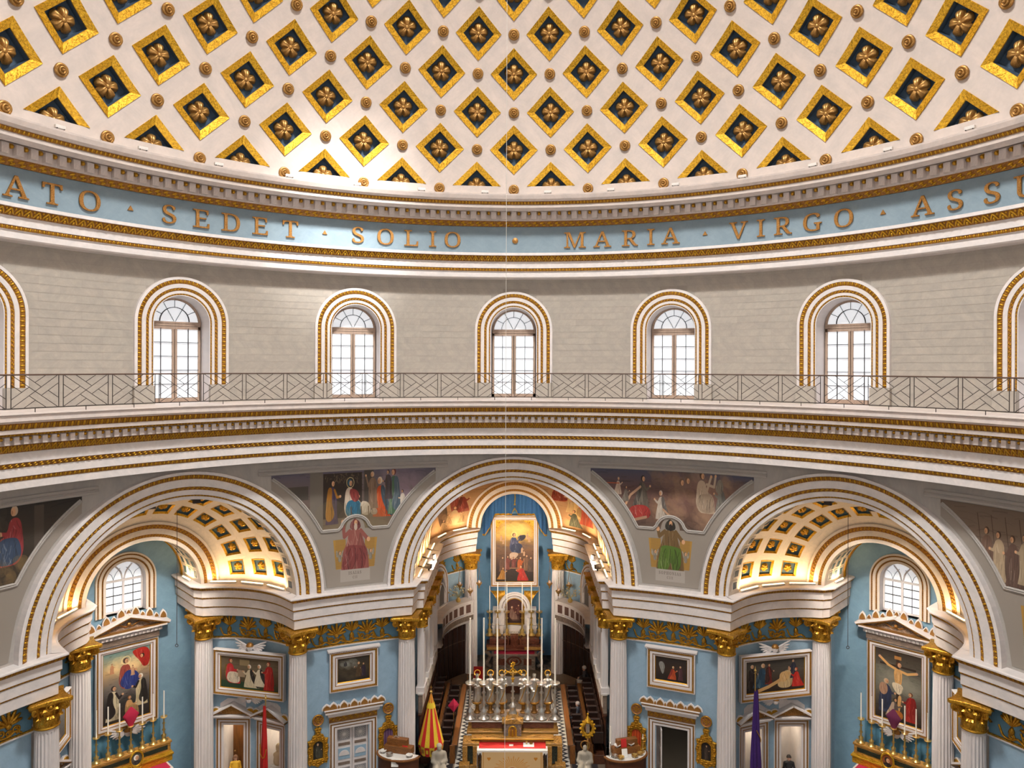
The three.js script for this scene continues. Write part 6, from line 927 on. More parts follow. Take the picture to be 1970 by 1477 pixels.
{ // brown door leaf behind the person in yellow, pictures of the other room
  const q = inRoom('-22.5_0', -.5, -2.2), d = struct('door_3', 'brown wooden door in the room behind the person in yellow', 'door', q, rooms['-22.5_0'].turn); part(d, 'door_leaf', rbox(.8, 3.2, .08, 0, 1.6, 0), mat.lightwood); part(d, 'door_handle', new THREE.SphereGeometry(.04, 8, 6).translate(-.3, 1.1, .06), mat.brass);
  const b = thing('stone_bust', 'pale stone bust on a pedestal in the doorway beside the red banner', 'bust', inRoom('-22.5_1', -.02, -.55), rooms['-22.5_1'].turn); part(b, 'pedestal', merge([rbox(.5, 1.5, .42, 0, .75, 0), rbox(.6, .12, .5, 0, 1.5, 0), rbox(.62, .16, .52, 0, .08, 0)]), mat.whitemarble); part(b, 'heart_emblem', merge([new THREE.SphereGeometry(.06, 8, 6).translate(-.045, 1.2, .2), new THREE.SphereGeometry(.06, 8, 6).translate(.045, 1.2, .2), new THREE.ConeGeometry(.1, .15, 8).rotateX(Math.PI).translate(0, 1.1, .2)]), mat.wood);
  part(b, 'torso', blob([[0, 1.72, 0, 0, 1.95, 0, .26, .24, 0], [-.22, 1.95, 0, .22, 1.95, 0, .1, .1, 0], [0, 2.02, 0, 0, 2.16, .02, .09, .08, 0], [0, 2.3, .03, 0, 2.4, .02, .13, .14, 0], [0, 2.27, .16, 0, 2.31, .17, .02, .018, 0]], [[.5, .4, .26]], [0, 2.0, 0], .62, 40, .06), vcol);
}
// ------------------------------------------------------------------ candlesticks, candles, statues (made once, cloned)
const stickGeo = lathe([[0, 0], [.2, 0], [.2, .05], [.12, .09], [.09, .2], [.13, .28], [.05, .36], [.045, .5], [.09, .56], [.045, .62], [.035, .85], [.08, .9], [.035, .95], [.03, 1.12], [.05, 1.16], [.15, 1.2], [.17, 1.26], [.03, 1.24], [0, 1.24]], 16);
function candlestick(pos, label, group, k, candleH, m, r = .03) {
  const o = thing('candlestick', label, 'candlestick', pos, 0, group); const st = part(o, 'stem', stickGeo, m); st.scale.set(k, k, k);
  part(o, 'candle', new THREE.CylinderGeometry(r * .9, r, candleH, 12).translate(0, 1.22 * k + candleH / 2, 0), mat.wax); part(o, 'wick', new THREE.CylinderGeometry(.004, .004, .05, 5).translate(0, 1.22 * k + candleH + .02, 0), mat.black); return o;
}
// sanctuary platform
const SZ = 1.2;
{
  const f = struct('floor_sanctuary', 'raised sanctuary floor with dark and white inlaid marble borders', 'floor');
  part(f, 'platform', box(9.2, SZ, 14.2, 0, SZ / 2, -25.9), M([.36, .30, .25], .35, 0, { map: rep(marbleTex, .5) })); for (let i = 0; i < 4; i++) part(f, 'step', rbox(9.4, .3 * (4 - i) - .02, .36, 0, .15 * (4 - i), -18.62 + .34 * i - .02), mat.whitemarble);
  // dark ground bands beside the altar with white triangles, lozenges and dotted lines
  const tri = new THREE.ExtrudeGeometry((() => { const s = new THREE.Shape(); s.moveTo(-.19, 0); s.lineTo(.19, 0); s.lineTo(0, .27); return s; })(), { depth: .012, bevelEnabled: false }).rotateX(-Math.PI / 2);
  for (const s of [-1, 1]) {
    part(f, 'dark_band', box(.5, .012, 9.6, s * 2.56, SZ + .006, -22.9), mat.tiledark); part(f, 'light_line', box(.16, .014, 9.6, s * 2.22, SZ + .007, -22.9), mat.tilewhite);
    for (let i = 0; i < 24; i++) for (const d of [0, 1]) { const t = part(f, 'inlay_triangle', tri, mat.tilewhite); t.position.set(s * 2.56 + (d ? -.24 : .24), SZ + .014, -18.6 - i * .38 - d * .19); t.rotation.y = d ? -Math.PI / 2 : Math.PI / 2; }
    for (let i = 0; i < 40; i++) { const t = part(f, 'inlay_dot', winParts.dot ??= box(.07, .012, .09), mat.tiledark); t.position.set(s * 2.22, SZ + .014, -18.5 - i * .2); }
    part(f, 'dark_field', box(1.25, .012, 1.6, s * 3.5, SZ + .006, -18.9), mat.tiledark);
    for (const [dx, dz] of [[-.3, .2], [.3, .2], [0, -.4]]) { const t = part(f, 'inlay_lozenge', winParts.loz ??= new THREE.TorusGeometry(.2, .045, 4, 4).rotateX(Math.PI / 2).scale(1.2, .2, 1), mat.tilewhite); t.position.set(s * 3.35 + dx, SZ + .02, -18.9 + dz); const u = part(f, 'inlay_centre', winParts.loz2 ??= box(.09, .012, .09), mat.tilewhite); u.position.set(s * 3.35 + dx, SZ + .02, -18.9 + dz); }
  }
}
// ------------------------------------------------------------------ high altar
{
  const A = thing('high_altar', 'orange marble high altar with stepped ledges and central tabernacle', 'altar', [0, SZ, 0]);
  const Z = al => -al;
  part(A, 'mensa', merge([rbox(3.3, .10, .86, 0, 1.02, Z(18.98)), box(3.0, 1.0, .6, 0, .5, Z(19.05))]), mat.marble);
  for (const s of [-1, 1]) { part(A, 'side_pier', merge([rbox(.8, .12, .8, s * 2.0, .06, Z(19.35)), rbox(.8, .14, .8, s * 2.0, 1.13, Z(19.35)), rbox(.24, .95, .2, s * 1.78, .6, Z(19.02)), rbox(.24, .95, .2, s * 2.28, .6, Z(19.02))]), mat.marble); part(A, 'dark_marble_panel', rbox(.42, .8, .5, s * 2.03, .58, Z(19.3)), mat.greenmarble); part(A, 'pier_foot', rbox(.5, .3, .4, s * 2.3, .15, Z(18.85)), mat.marble); }
  part(A, 'lower_ledge', merge([rbox(4.0, .07, .75, 0, 1.28, Z(19.58)), rbox(3.9, .14, .62, 0, 1.17, Z(19.6))]), mat.marble); part(A, 'ledge_lip', rbox(4.02, .05, .05, 0, 1.28, Z(19.2), .015), mat.leafgold);
  part(A, 'upper_ledge', merge([rbox(4.5, .08, .6, 0, 1.38, Z(19.95)), rbox(4.5, .1, .5, 0, 1.30, Z(20.0))]), mat.marble);
  part(A, 'gradine_body', rbox(4.4, .42, 1.1, 0, 1.58, Z(20.55)), mat.marble); for (const s of [-1, 1]) part(A, 'red_marble_panel', box(1.55, .27, .03, s * 1.25, 1.58, Z(19.985)), mat.redmarble); part(A, 'gradine_top', rbox(4.7, .06, 1.25, 0, 1.81, Z(20.55)), mat.greymarble); part(A, 'gradine_lip', rbox(4.72, .04, .05, 0, 1.79, Z(19.91), .015), mat.whitemarble);
  const tb = part(A, 'tabernacle', merge([rbox(.86, .92, .5, 0, 1.52, Z(19.7)), rbox(1.0, .07, .56, 0, 1.12, Z(19.6))]), mat.greymarble); part(tb, 'arched_top', new THREE.ExtrudeGeometry((() => { const s = new THREE.Shape(); s.moveTo(-.5, 0); s.lineTo(-.5, .08); s.lineTo(-.36, .1); s.quadraticCurveTo(0, .36, .36, .1); s.lineTo(.5, .08); s.lineTo(.5, 0); return s; })(), { depth: .5, bevelEnabled: true, bevelSize: .02, bevelThickness: .02, bevelSegments: 1 }).translate(0, 1.92, Z(19.92)), mat.marble);
  part(tb, 'door_frame', new THREE.TorusGeometry(.17, .04, 6, 16, Math.PI).translate(0, 1.62, Z(19.42)), mat.leafgold); part(tb, 'door_jambs', merge([rbox(.08, .42, .06, -.17, 1.42, Z(19.42)), rbox(.08, .42, .06, .17, 1.42, Z(19.42))]), mat.leafgold); part(tb, 'tabernacle_door', rbox(.28, .5, .04, 0, 1.46, Z(19.44)), mat.oldgold); part(tb, 'relief_figure', blob([[0, 1.28, -19.4, 0, 1.5, -19.4, .07, .05, 0], [0, 1.58, -19.4, 0, 1.6, -19.4, .04, .04, 0]], [[.7, .4, .08]], [0, 1.45, -19.4], .3, 24, .03), mat.gold);
  part(A, 'cross_block', rbox(.56, .2, .44, 0, 1.94, Z(20.2)), mat.marble);
  // frontal with a sunburst
  const [k, c] = canvas(512, 200); c.fillStyle = '#c9a877'; c.fillRect(0, 0, 512, 200); c.strokeStyle = '#a87424'; c.lineWidth = 5; c.strokeRect(14, -10, 484, 204); c.fillStyle = '#c27d0e'; for (let i = 0; i < 20; i++) { const a = Math.PI * (.03 + .94 * i / 19), L = i % 2 ? 150 : 125; c.beginPath(); c.moveTo(256 + 40 * Math.cos(a - .03), 160 - 26 * Math.sin(a - .03)); c.lineTo(256 + L * Math.cos(a - .02), 160 - L * .8 * Math.sin(a - .02)); c.lineTo(256 + L * Math.cos(a + .02), 160 - L * .8 * Math.sin(a + .02)); c.lineTo(256 + 40 * Math.cos(a + .03), 160 - 26 * Math.sin(a + .03)); c.fill(); } c.fillStyle = '#b5471a'; c.beginPath(); c.ellipse(256, 170, 34, 22, 0, 0, 7); c.fill(); for (const x of [60, 452]) { c.fillStyle = '#b8781c'; c.beginPath(); c.arc(x - 7, 60, 9, 0, 7); c.arc(x + 7, 60, 9, 0, 7); c.fill(); c.beginPath(); c.moveTo(x - 15, 64); c.lineTo(x + 15, 64); c.lineTo(x, 86); c.fill(); }
  const fr = thing('altar_frontal', 'cream altar frontal with a gold sunburst hanging below the lace cloth', 'cloth', [0, SZ, 0]); part(fr, 'cloth_panel', new THREE.PlaneGeometry(2.9, .98).translate(0, .52, Z(18.515)), canvasMat(k, .8));
  const rc = thing('red_runner', 'bright red runner lying on top of the altar table', 'cloth', [0, SZ, 0]); part(rc, 'cloth_panel', rbox(3.2, .014, .62, 0, 1.097, Z(19.02), .006), mat.red);
  const lc = thing('lace_cloth', 'white lace altar cloth with pointed edge hanging over the altar front', 'cloth', [0, SZ, 0]); part(lc, 'top_panel', box(3.34, .012, .9, 0, 1.078, Z(18.98)), mat.linen); part(lc, 'front_hem', box(3.34, .12, .012, 0, 1.02, Z(18.53)), mat.linen); part(lc, 'side_drop', merge([box(.012, .9, .8, -1.675, .63, Z(18.98)), box(.012, .9, .8, 1.675, .63, Z(18.98))]), mat.linen);
  const pt = new THREE.ConeGeometry(.068, .12, 3).scale(1, 1, .1).rotateX(Math.PI); for (let i = 0; i < 24; i++) { const p = part(lc, 'lace_point', pt, mat.linen); p.position.set(-1.6 + i * .139, .90, Z(18.53)); }
  const pp = thing('paper_sheet', 'small white card lying on the red runner in front of the tabernacle', 'card', [-.06, SZ + 1.108, Z(18.98)]); part(pp, 'sheet', box(.2, .008, .17), mat.paper); const tr = thing('white_corporal', 'white square cloth carrying a cup and a small plate on the red runner', 'cloth', [.78, SZ + 1.108, Z(19.02)]); part(tr, 'sheet', box(.52, .008, .4), mat.paper);
  const cp = thing('gilt_cup', 'small gilt cup on the white square cloth', 'cup', [.68, SZ + 1.112, Z(19.1)]); part(cp, 'bowl', lathe([[0, 0], [.04, 0], [.015, .02], [.015, .05], [.045, .08], [.05, .12], [.04, .12]], 12), mat.brass); part(cp, 'rim', new THREE.TorusGeometry(.046, .005, 5, 14).rotateX(Math.PI / 2).translate(0, .12, 0), mat.gold); const pl = thing('gilt_plate', 'small gilt plate on the white square cloth', 'plate', [.9, SZ + 1.112, Z(19.1)]); part(pl, 'dish', lathe([[0, .005], [.05, .005], [.085, .025], [.08, .03], [0, .012]], 16), mat.brass); part(pl, 'rim', new THREE.TorusGeometry(.084, .006, 5, 16).rotateX(Math.PI / 2).translate(0, .027, 0), mat.gold);
}
const GT = SZ + 1.84; // top of the gradine
['outermost on the canopy side', 'second from the canopy side', 'beside the cross on the canopy side', 'beside the cross on the choir member side', 'second from the choir member side', 'outermost on the choir member side'].forEach((n, i) => candlestick([[-2.12, -1.44, -.77, .74, 1.43, 2.1][i], GT, -20.15], 'tall silver high altar candlestick, ' + n, 'six silver altar candlesticks', 1.42, 3.25, mat.silver, .04));
{
  const base = lathe([[0, 0], [.16, 0], [.17, .05], [.1, .1], [.09, .38], [.14, .44], [.27, .52], [.27, .60], [0, .60]], 8);
  const st = [-.1, .12, .05, -.15, .2, 0].map((q, i) => blob([[0, .62, 0, 0, 1.2, 0, .2, .15, 0], [0, 1.2, 0, 0, 1.62, .01, .16, .13, 0], [-.15, 1.64, 0, .15, 1.64, 0, .07, .07, 0], [.17, 1.62, 0, .22, 1.4, .06, .06, .055, 0], [.22, 1.4, .06, .04 + q, 1.42 + q, .2, .055, .04, 0], [-.17, 1.62, 0, -.22, 1.38, .04, .06, .055, 0], [-.22, 1.38, .04, -.06, 1.35 - q, .2, .055, .04, 0], [-.06, 1.35 - q, .2, .0, 1.35 - q, .23, .035, .03, 0], [0, 1.7, 0, 0, 1.78, .01, .055, .05, 0], [0, 1.86, .02, 0, 1.91, .01, .085, .09, 0], [.05, 1.0, .1, -.12, .66, .14, .06, .08, 0]], [[1, 1, 1]], [0, 1.28, 0], .74, 46, .05, [.012, 1.6]));
  const nm = ['farthest to the canopy side, holding a gilt shell', 'second from the canopy side', 'beside the cross on the canopy side', 'beside the cross on the choir member side', 'fifth along, without a halo', 'farthest to the choir member side'];
  [-1.8, -1.13, -.55, .53, 1.08, 1.76].forEach((x, i) => {
    const o = thing('silver_statue', 'robed silver statue on the high altar, ' + nm[i], 'statue', [x, GT, -20.78], [-.1, .1, .2, -.2, 0, -.1][i], 'six silver altar statues'); o.scale.set(1.05, 1, 1.05); part(o, 'body', st[i], mat.silver); part(o, 'pedestal', base, mat.oldgold); if (i !== 4) part(o, 'halo', new THREE.TorusGeometry(.14, .022, 6, 20).rotateX(-.5).translate(0, 1.98, -.02), mat.gold); part(o, 'name_plate', box(.2, .05, .02, 0, .56, .26), mat.gold); part(o, 'attribute', i === 0 ? new THREE.SphereGeometry(.16, 8, 6).scale(1, 1.1, .4).translate(.26, 1.5, .1) : curveTube([[-.12, .66, .22], [.05, 1.1, .24], [.16, 1.5, .2]], .022, 10, 5), mat.gold);
  });
  const cr = thing('altar_cross', 'gilded cross with floral arms on a silver stand at the centre of the altar', 'cross', [0, GT + .2, -20.2]); part(cr, 'stand', lathe([[0, 0], [.22, 0], [.21, .06], [.16, .14], [.14, .34], [.2, .42], [.07, .55], [.06, .7], [.1, .78], [.05, .86], [.05, 1.05], [.1, 1.12], [.05, 1.2], [.045, 1.42], [.08, 1.48], [.03, 1.56], [0, 1.56]], 16), mat.silver);
  part(cr, 'cross', merge([box(.09, .85, .05, 0, 2.0, 0), box(.66, .09, .05, 0, 2.08, 0), ...[[0, 2.45], [-.36, 2.08], [.36, 2.08]].flatMap(([x, y]) => [new THREE.TorusGeometry(.07, .03, 6, 12).translate(x, y, 0), new THREE.SphereGeometry(.05, 8, 6).translate(x * 1.2, y + (x ? 0 : .1), 0), new THREE.SphereGeometry(.04, 8, 6).translate(x + .08 * (x ? 0 : 1), y + .08, 0), new THREE.SphereGeometry(.04, 8, 6).translate(x - .08 * (x ? 0 : 1), y - .08, 0)]), new THREE.TorusGeometry(.15, .025, 6, 20).translate(0, 2.08, 0), new THREE.SphereGeometry(.09, 8, 6).translate(0, 1.75, 0)]), mat.leafgold); part(cr, 'figure', blob([[0, 1.85, .05, 0, 2.02, .05, .03, .04, 0], [0, 2.05, .05, -.22, 2.1, .05, .025, .02, 0], [0, 2.05, .05, .22, 2.1, .05, .025, .02, 0], [0, 2.12, .06, 0, 2.14, .06, .035, .035, 0], [0, 1.85, .05, 0, 1.65, .05, .03, .02, 0]], [[1, 1, 1]], [0, 1.95, .05], .36, 30, .03), mat.brass);
}
// ------------------------------------------------------------------ back of the apse
{
  const Z = -32.6;
  const p = painting([0, 8.30, Z + .1], 0, 3.15, 4.7, .34, pic.assumption, 'tall altarpiece of a figure rising in golden light below blue drapery', undefined);
  part(p, 'arched_corner', merge([-1, 1].map(s => new THREE.ExtrudeGeometry((() => { const q = new THREE.Shape(); q.moveTo(s * 1.26, 2.05); q.lineTo(s * .25, 2.05); q.quadraticCurveTo(s * 1.1, 1.95, s * 1.26, 1.1); return q; })(), { depth: .05, bevelEnabled: false }).translate(0, 0, .06))), mat.gold);
  // blue drapery with gold hem
  const d = thing('drapery', 'gathered blue drapery with gold hem above the altarpiece', 'drapery', [0, 0, Z + .25]); const hem = u => { const a = Math.abs(u); return a < .16 ? 11.25 - a * 1.6 : a < 1.3 ? 10.85 + .0 * a : a < 1.6 ? 10.85 - (a - 1.3) * 2.6 : a < 2.0 ? 10.0 - (a - 1.6) * 1.4 : 9.5; }; const top = u => YS + Math.sqrt(Math.max(0, 2.14 ** 2 - u * u)) + .02;
  part(d, 'cloth', new GB().grid((u, q) => { const y0 = hem(u), y1 = Math.max(y0 + .02, top(Math.min(2.13, Math.max(-2.13, u)))); return [u, y0 + (y1 - y0) * q, .30 + .07 * Math.sin(u * 19 + q * 1.2) * (1 - q * .4) + .03 * Math.sin(u * 47) - .22 * q]; }, lin(-2.12, 2.12, 110), lin(0, 1, 8)).build(), mat.curtain);
  part(d, 'gold_hem', new GB().grid((u, q) => [u, hem(u) - .11 + .12 * q, .32 + .07 * Math.sin(u * 19)], lin(-2.12, 2.12, 110), [0, 1]).build(), mat.gold); part(d, 'tassel', merge([curveTube([[0, 12.2, .3], [.02, 11.9, .36], [0, 11.6, .36]], .035, 10, 6), new THREE.ConeGeometry(.07, .2, 8).translate(0, 11.52, .36)]), mat.gold);
  // niche altar below: white aedicule with arch, inscription and gilded brackets
  const n = thing('aedicule', 'white arched aedicule with gilded brackets and a small picture below the altarpiece', 'aedicule', [0, 0, Z + .25]);
  part(n, 'body', merge([box(2.9, 1.0, .5, 0, 2.95, 0), box(2.85, 1.2, .3, 0, 3.9, 0), box(.75, .9, .42, -1.02, 4.05, 0), box(.75, .9, .42, 1.02, 4.05, 0), rbox(.86, .1, .52, -1.0, 4.55, 0), rbox(.86, .1, .52, 1.0, 4.55, 0), rbox(3.0, .12, .56, 0, 3.42, 0)]), mat.white);
  for (const s of [-1, 1]) part(n, 'gilded_bracket', new GB().grid((q, t) => { const a = q * 1.2; return [s * (1.05 + .55 * q * q + .0), 4.62 + q * 1.15, .1 + .12 * t + .04 * Math.sin(q * 18)]; }, lin(0, 1, 14), [0, 1]).grid((q, t) => [s * (.62 + (.43 + .55 * q * q) * t), 4.62 + q * 1.15, .22 + .04 * Math.sin(q * 18 + t * 4)], lin(0, 1, 14), lin(0, 1, 5)).build(), mat.gold);
  archSweep(n, 'arch', (u, y, q) => [u, y, q], [[1.05, .25], [1.0, .34], [.9, .32], [.84, .36], [.74, .34], [.7, .26], [.62, .24]], mat.white, 4.65, 4.6, .05, 24); part(n, 'arch_line', new GB().grid((s, q) => [-(.84 - .05 * q) * Math.cos(Math.PI * s), 4.65 + (.84 - .05 * q) * Math.sin(Math.PI * s), .365], lin(0, 1, 20), [0, 1]).build(), mat.greymarble);
  const np = thing('arched_picture', 'small dark red arched picture inside the white aedicule', 'painting', [0, 0, Z + .45]); { const s = new THREE.Shape(); s.moveTo(-.58, 3.62); s.lineTo(-.58, 4.65); s.absarc(0, 4.65, .58, Math.PI, 0, true); s.lineTo(.58, 3.62); s.closePath(); const g = new THREE.ShapeGeometry(s), P = g.attributes.position, u = g.attributes.uv; for (let i = 0; i < P.count; i++) u.setXY(i, (P.getX(i) + .58) / 1.16, (P.getY(i) - 3.62) / 1.62); part(np, 'canvas', g.translate(0, 0, .02), pic.nicheSmall); part(np, 'frame', merge([box(1.3, .1, .06, 0, 3.6, .03), box(.08, 1.05, .06, -.61, 4.12, .03), box(.08, 1.05, .06, .61, 4.12, .03), new THREE.TorusGeometry(.61, .04, 5, 20, Math.PI).translate(0, 4.65, .03)]), mat.gold); }
  { const [k, c] = canvas(512, 64); c.fillStyle = '#d3cdc6'; c.fillRect(0, 0, 512, 64); c.fillStyle = '#6e6a66'; c.font = 'bold 40px serif'; c.textAlign = 'center'; c.fillText('S.NICOPOLI MARIA', 256, 46); part(n, 'inscription', new THREE.PlaneGeometry(1.9, .22).translate(0, 3.05, .262), canvasMat(k, .7)); }
  // old marble altar
  const a = thing('rear_altar', 'brown marble rear altar with scrolled sides under the aedicule', 'altar', [0, SZ, -31.15]); part(a, 'steps', merge([rbox(3.2, .3, .9, 0, 1.62, -.35), rbox(3.6, .2, 1.0, 0, 1.36, -.25), rbox(3.5, .14, 1.1, 0, 1.18, -.2)]), mat.redmarble); part(a, 'orange_ledge', merge([rbox(1.1, .14, .3, -1.2, 1.28, .3), rbox(1.1, .14, .3, 1.2, 1.28, .3)]), mat.marble); part(a, 'mensa', rbox(2.9, .1, 1.0, 0, .98, .3), mat.greymarble); part(a, 'front_panel', rbox(2.7, .95, .8, 0, .5, .3), mat.greymarble); part(a, 'red_cover', rbox(2.6, .02, .5, 0, 1.04, .4, .008), mat.crimson); part(a, 'carved_medallion', merge([new THREE.TorusGeometry(.32, .06, 6, 20).scale(1.3, .8, 1).translate(0, .6, .72), new THREE.SphereGeometry(.2, 10, 8).scale(1.3, .9, .4).translate(0, .6, .72), box(.5, .4, .04, -.85, .55, .71), box(.5, .4, .04, .85, .55, .71)]), mat.redmarble); for (const s of [-1, 1]) part(a, 'scroll_side', curveTube([[s * 1.5, .1, .3], [s * 1.75, .35, .3], [s * 1.55, .8, .3], [s * 1.85, 1.1, .3]], .12, 16, 8), mat.greymarble);
  part(a, 'tabernacle', merge([rbox(.5, .75, .4, 0, 1.7, .1), curveTube([[-.5, 2.05, .2], [-.38, 1.9, .3], [-.42, 1.5, .3]], .06, 10, 6), curveTube([[.5, 2.05, .2], [.38, 1.9, .3], [.42, 1.5, .3]], .06, 10, 6)]), mat.redmarble);
  const tall = [-1.62, -1.1, -.5, .5, 1.1, 1.62]; tall.forEach((x, i) => candlestick([x, SZ + 1.77, -31.75], 'slim brass rear altar candlestick, ' + ['outermost on the canopy side', 'second on the canopy side', 'innermost on the canopy side', 'innermost on the choir member side', 'second on the choir member side', 'outermost on the choir member side'][i], 'slim rear altar candlesticks', 1.25, i === 0 || i === 5 ? 1.7 : 1.9, mat.brass, .03));
  const lec = thing('white_lectern', 'low white marble panel with small emblems behind the altar cross', 'lectern', [0, SZ, -27.2]); part(lec, 'panel', rbox(2.0, .55, .1, 0, .7, 0), mat.whitemarble); part(lec, 'legs', rbox(1.2, .45, .3, 0, .23, -.1), mat.wood); part(lec, 'emblem', merge([new THREE.SphereGeometry(.06, 8, 6).translate(-.75, .7, .06), new THREE.SphereGeometry(.06, 8, 6).translate(.75, .7, .06)]), mat.oldgold);
  // sanctuary lamps by the back columns
  const lampG = lathe([[0, -.34], [.02, -.3], [.05, -.24], [.03, -.2], [.17, -.02], [.19, .04], [.14, .06], [.12, .0], [0, -.05]], 14);
  for (const s of [-1, 1]) for (const [x, y, z] of [[3.4, 6.9, -29.5], [2.75, 6.5, -29.6], [2.2, 6.95, -29.7]]) { const side = s < 0 ? 'canopy side' : 'choir member side', w = x > 3 ? 'outermost' : x > 2.5 ? 'lowest, in front of the column' : 'nearest the altarpiece'; const o = thing('hanging_lamp', 'small hanging bronze lamp on the ' + side + ', ' + w, 'lamp', [s * x, y, z], 0, 'hanging sanctuary lamps'); part(o, 'bowl', lampG, mat.bronze); part(o, 'glass', new THREE.SphereGeometry(.08, 10, 8).scale(1, 1.3, 1).translate(0, .1, 0), M([.75, .55, .4], .3)); part(o, 'chain', merge([0, 1, 2].map(i => tube([.16 * Math.cos(i * 2.1), .04, .16 * Math.sin(i * 2.1)], [0, .9, 0], .008, 4)).concat([tube([0, .9, 0], [0, 1.75, 0], .008, 4)])), mat.bronze); }
  // side balconies on the curved flanks, with dark panelling beneath and a traceried organ front above
  for (const s of [-1, 1]) {
    const side = s < 0 ? 'canopy side' : 'choir member side', arc = (a, R, y) => [s * R * Math.sin(a * D2R), y, -(26.2 + R * Math.cos(a * D2R))], as = lin(38, 104, 26), o = thing('choir_balcony', 'curved white balcony with dark panels on the ' + side + ' of the apse', 'balcony');
    const band = (R0, y0, R1, y1, m, n) => part(o, n, new GB().grid((a, q) => arc(a, R0 + (R1 - R0) * q, y0 + (y1 - y0) * q), as, [0, 1], (a, q) => [a * .08, y0 + (y1 - y0) * q]).build(), m);
    band(4.1, 5.86, 4.1, 5.98, mat.white, 'handrail'); band(4.1, 5.98, 4.95, 5.98, mat.white, 'rail_top'); band(4.12, 5.2, 4.12, 5.86, mat.white, 'parapet'); band(4.06, 5.12, 4.06, 5.2, mat.white, 'fillet'); band(4.14, 4.78, 4.12, 5.12, mat.greymarble, 'carved_frieze'); band(4.2, 4.62, 4.1, 4.78, mat.white, 'lower_moulding'); band(5.0, 4.6, 4.2, 4.62, mat.white, 'underside');
    for (let i = 0; i < 8; i++) { const a0 = 40 + i * 8; part(o, 'dark_panel', new GB().grid((a, y) => arc(a, 4.10, y), lin(a0 + 1, a0 + 6.2, 3), [5.28, 5.78]).build(), mat.brownpanel ??= M([.12, .06, .045], .6)); }
    const w = thing('curved_panelling', 'dark wooden panelling curving beneath the balcony on the ' + side, 'panelling'); for (let i = 0; i < 12; i++) part(w, 'panel', new GB().grid((a, y) => arc(a, 4.92, y), lin(37 + i * 4.6, 37 + (i + 1) * 4.6 - .25, 2), [SZ, 4.58]).build(), mat.darkwood); part(w, 'top_rail', new GB().grid((a, q) => arc(a, 4.86 - .04 * q, 4.35 + .12 * q), as, [0, 1]).build(), mat.wood); part(w, 'white_line', new GB().grid((a, q) => arc(a, 4.85, 3.3 + .03 * q), as, [0, 1]).build(), mat.greymarble);
    const g = thing('organ_front', 'pointed traceried screen with grey pipes above the balcony on the ' + side, 'organ'); const ga = 72, ctr = arc(ga, 4.98, 0); g.position.set(ctr[0], 0, ctr[2]); g.rotation.y = -s * ga * D2R;
    archSweep(g, 'arch_moulding', (u, y, p) => [u, y, p], [[1.55, -.05], [1.55, .2], [1.42, .22]], mat.white, 7.1, 6.0, .2, 24); archSweep(g, 'gold_arch', (u, y, p) => [u, y, p], [[1.42, .22], [1.36, .2]], mat.oldgold, 7.1, 6.0, .2, 24); archSweep(g, 'inner_arch', (u, y, p) => [u, y, p], [[1.36, .2], [1.25, .2], [1.2, .1], [1.15, -.1]], mat.white, 7.1, 6.0, .2, 24);
    part(g, 'back_panel', new THREE.ShapeGeometry((() => { const q = new THREE.Shape(); q.moveTo(-1.3, 5.9); q.lineTo(1.3, 5.9); q.lineTo(1.3, 7.1); q.absarc(0, 7.1, 1.3, 0, Math.PI, false); q.closePath(); return q; })(), 16).translate(0, 0, .03), mat.greyblue ??= plas([.30, .33, .40], .7));
    for (let i = -5; i <= 5; i++) { if (Math.abs(i) < 1) continue; part(g, 'pipe', new THREE.CylinderGeometry(.07, .07, 1.3 + .25 * Math.cos(i * .5), 8).translate(i * .19, 6.6, .1), mat.pipe ??= M([.22, .20, .19], .4, .6)); }
    part(g, 'tracery', merge([box(.1, 1.9, .1, 0, 6.8, .22), box(2.4, .1, .12, 0, 5.98, .22), curveTube([[-1.15, 7.0, .22], [-.8, 7.7, .22], [0, 8.1, .22]], .05, 14, 6), curveTube([[1.15, 7.0, .22], [.8, 7.7, .22], [0, 8.1, .22]], .05, 14, 6), curveTube([[-1.1, 6.7, .22], [-.8, 7.2, .22], [-.55, 7.4, .22], [-.3, 7.2, .22], [-.05, 6.7, .22]], .04, 16, 5), curveTube([[1.1, 6.7, .22], [.8, 7.2, .22], [.55, 7.4, .22], [.3, 7.2, .22], [.05, 6.7, .22]], .04, 16, 5), new THREE.TorusGeometry(.22, .04, 6, 16).translate(0, 7.65, .22)]), mat.white);
    const fl = thing('flower_spray', 'spray of pale dried flowers on the balcony of the ' + side, 'flowers', arc(50, 4.5, 5.98)); rs = 91 + s; const vs = part(fl, 'vase', lathe([[0, 0], [.12, 0], [.16, .12], [.07, .26], [.1, .3]], 12), mat.brass); for (let i = 0; i < 26; i++) { const a = rnd() * 6.28, e = .25 + rnd() * .45, y = .45 + rnd() * .5; part(fl, 'stem', tube([0, .25, 0], [e * Math.cos(a), y, e * Math.sin(a)], .008, 4), mat.straw ??= M([.42, .38, .22], .8)); part(fl, 'blossom', new THREE.SphereGeometry(.04 + .03 * rnd(), 6, 5).translate(e * Math.cos(a), y, e * Math.sin(a)), mat.straw2 ??= M([.55, .50, .33], .8)); }
  }
}
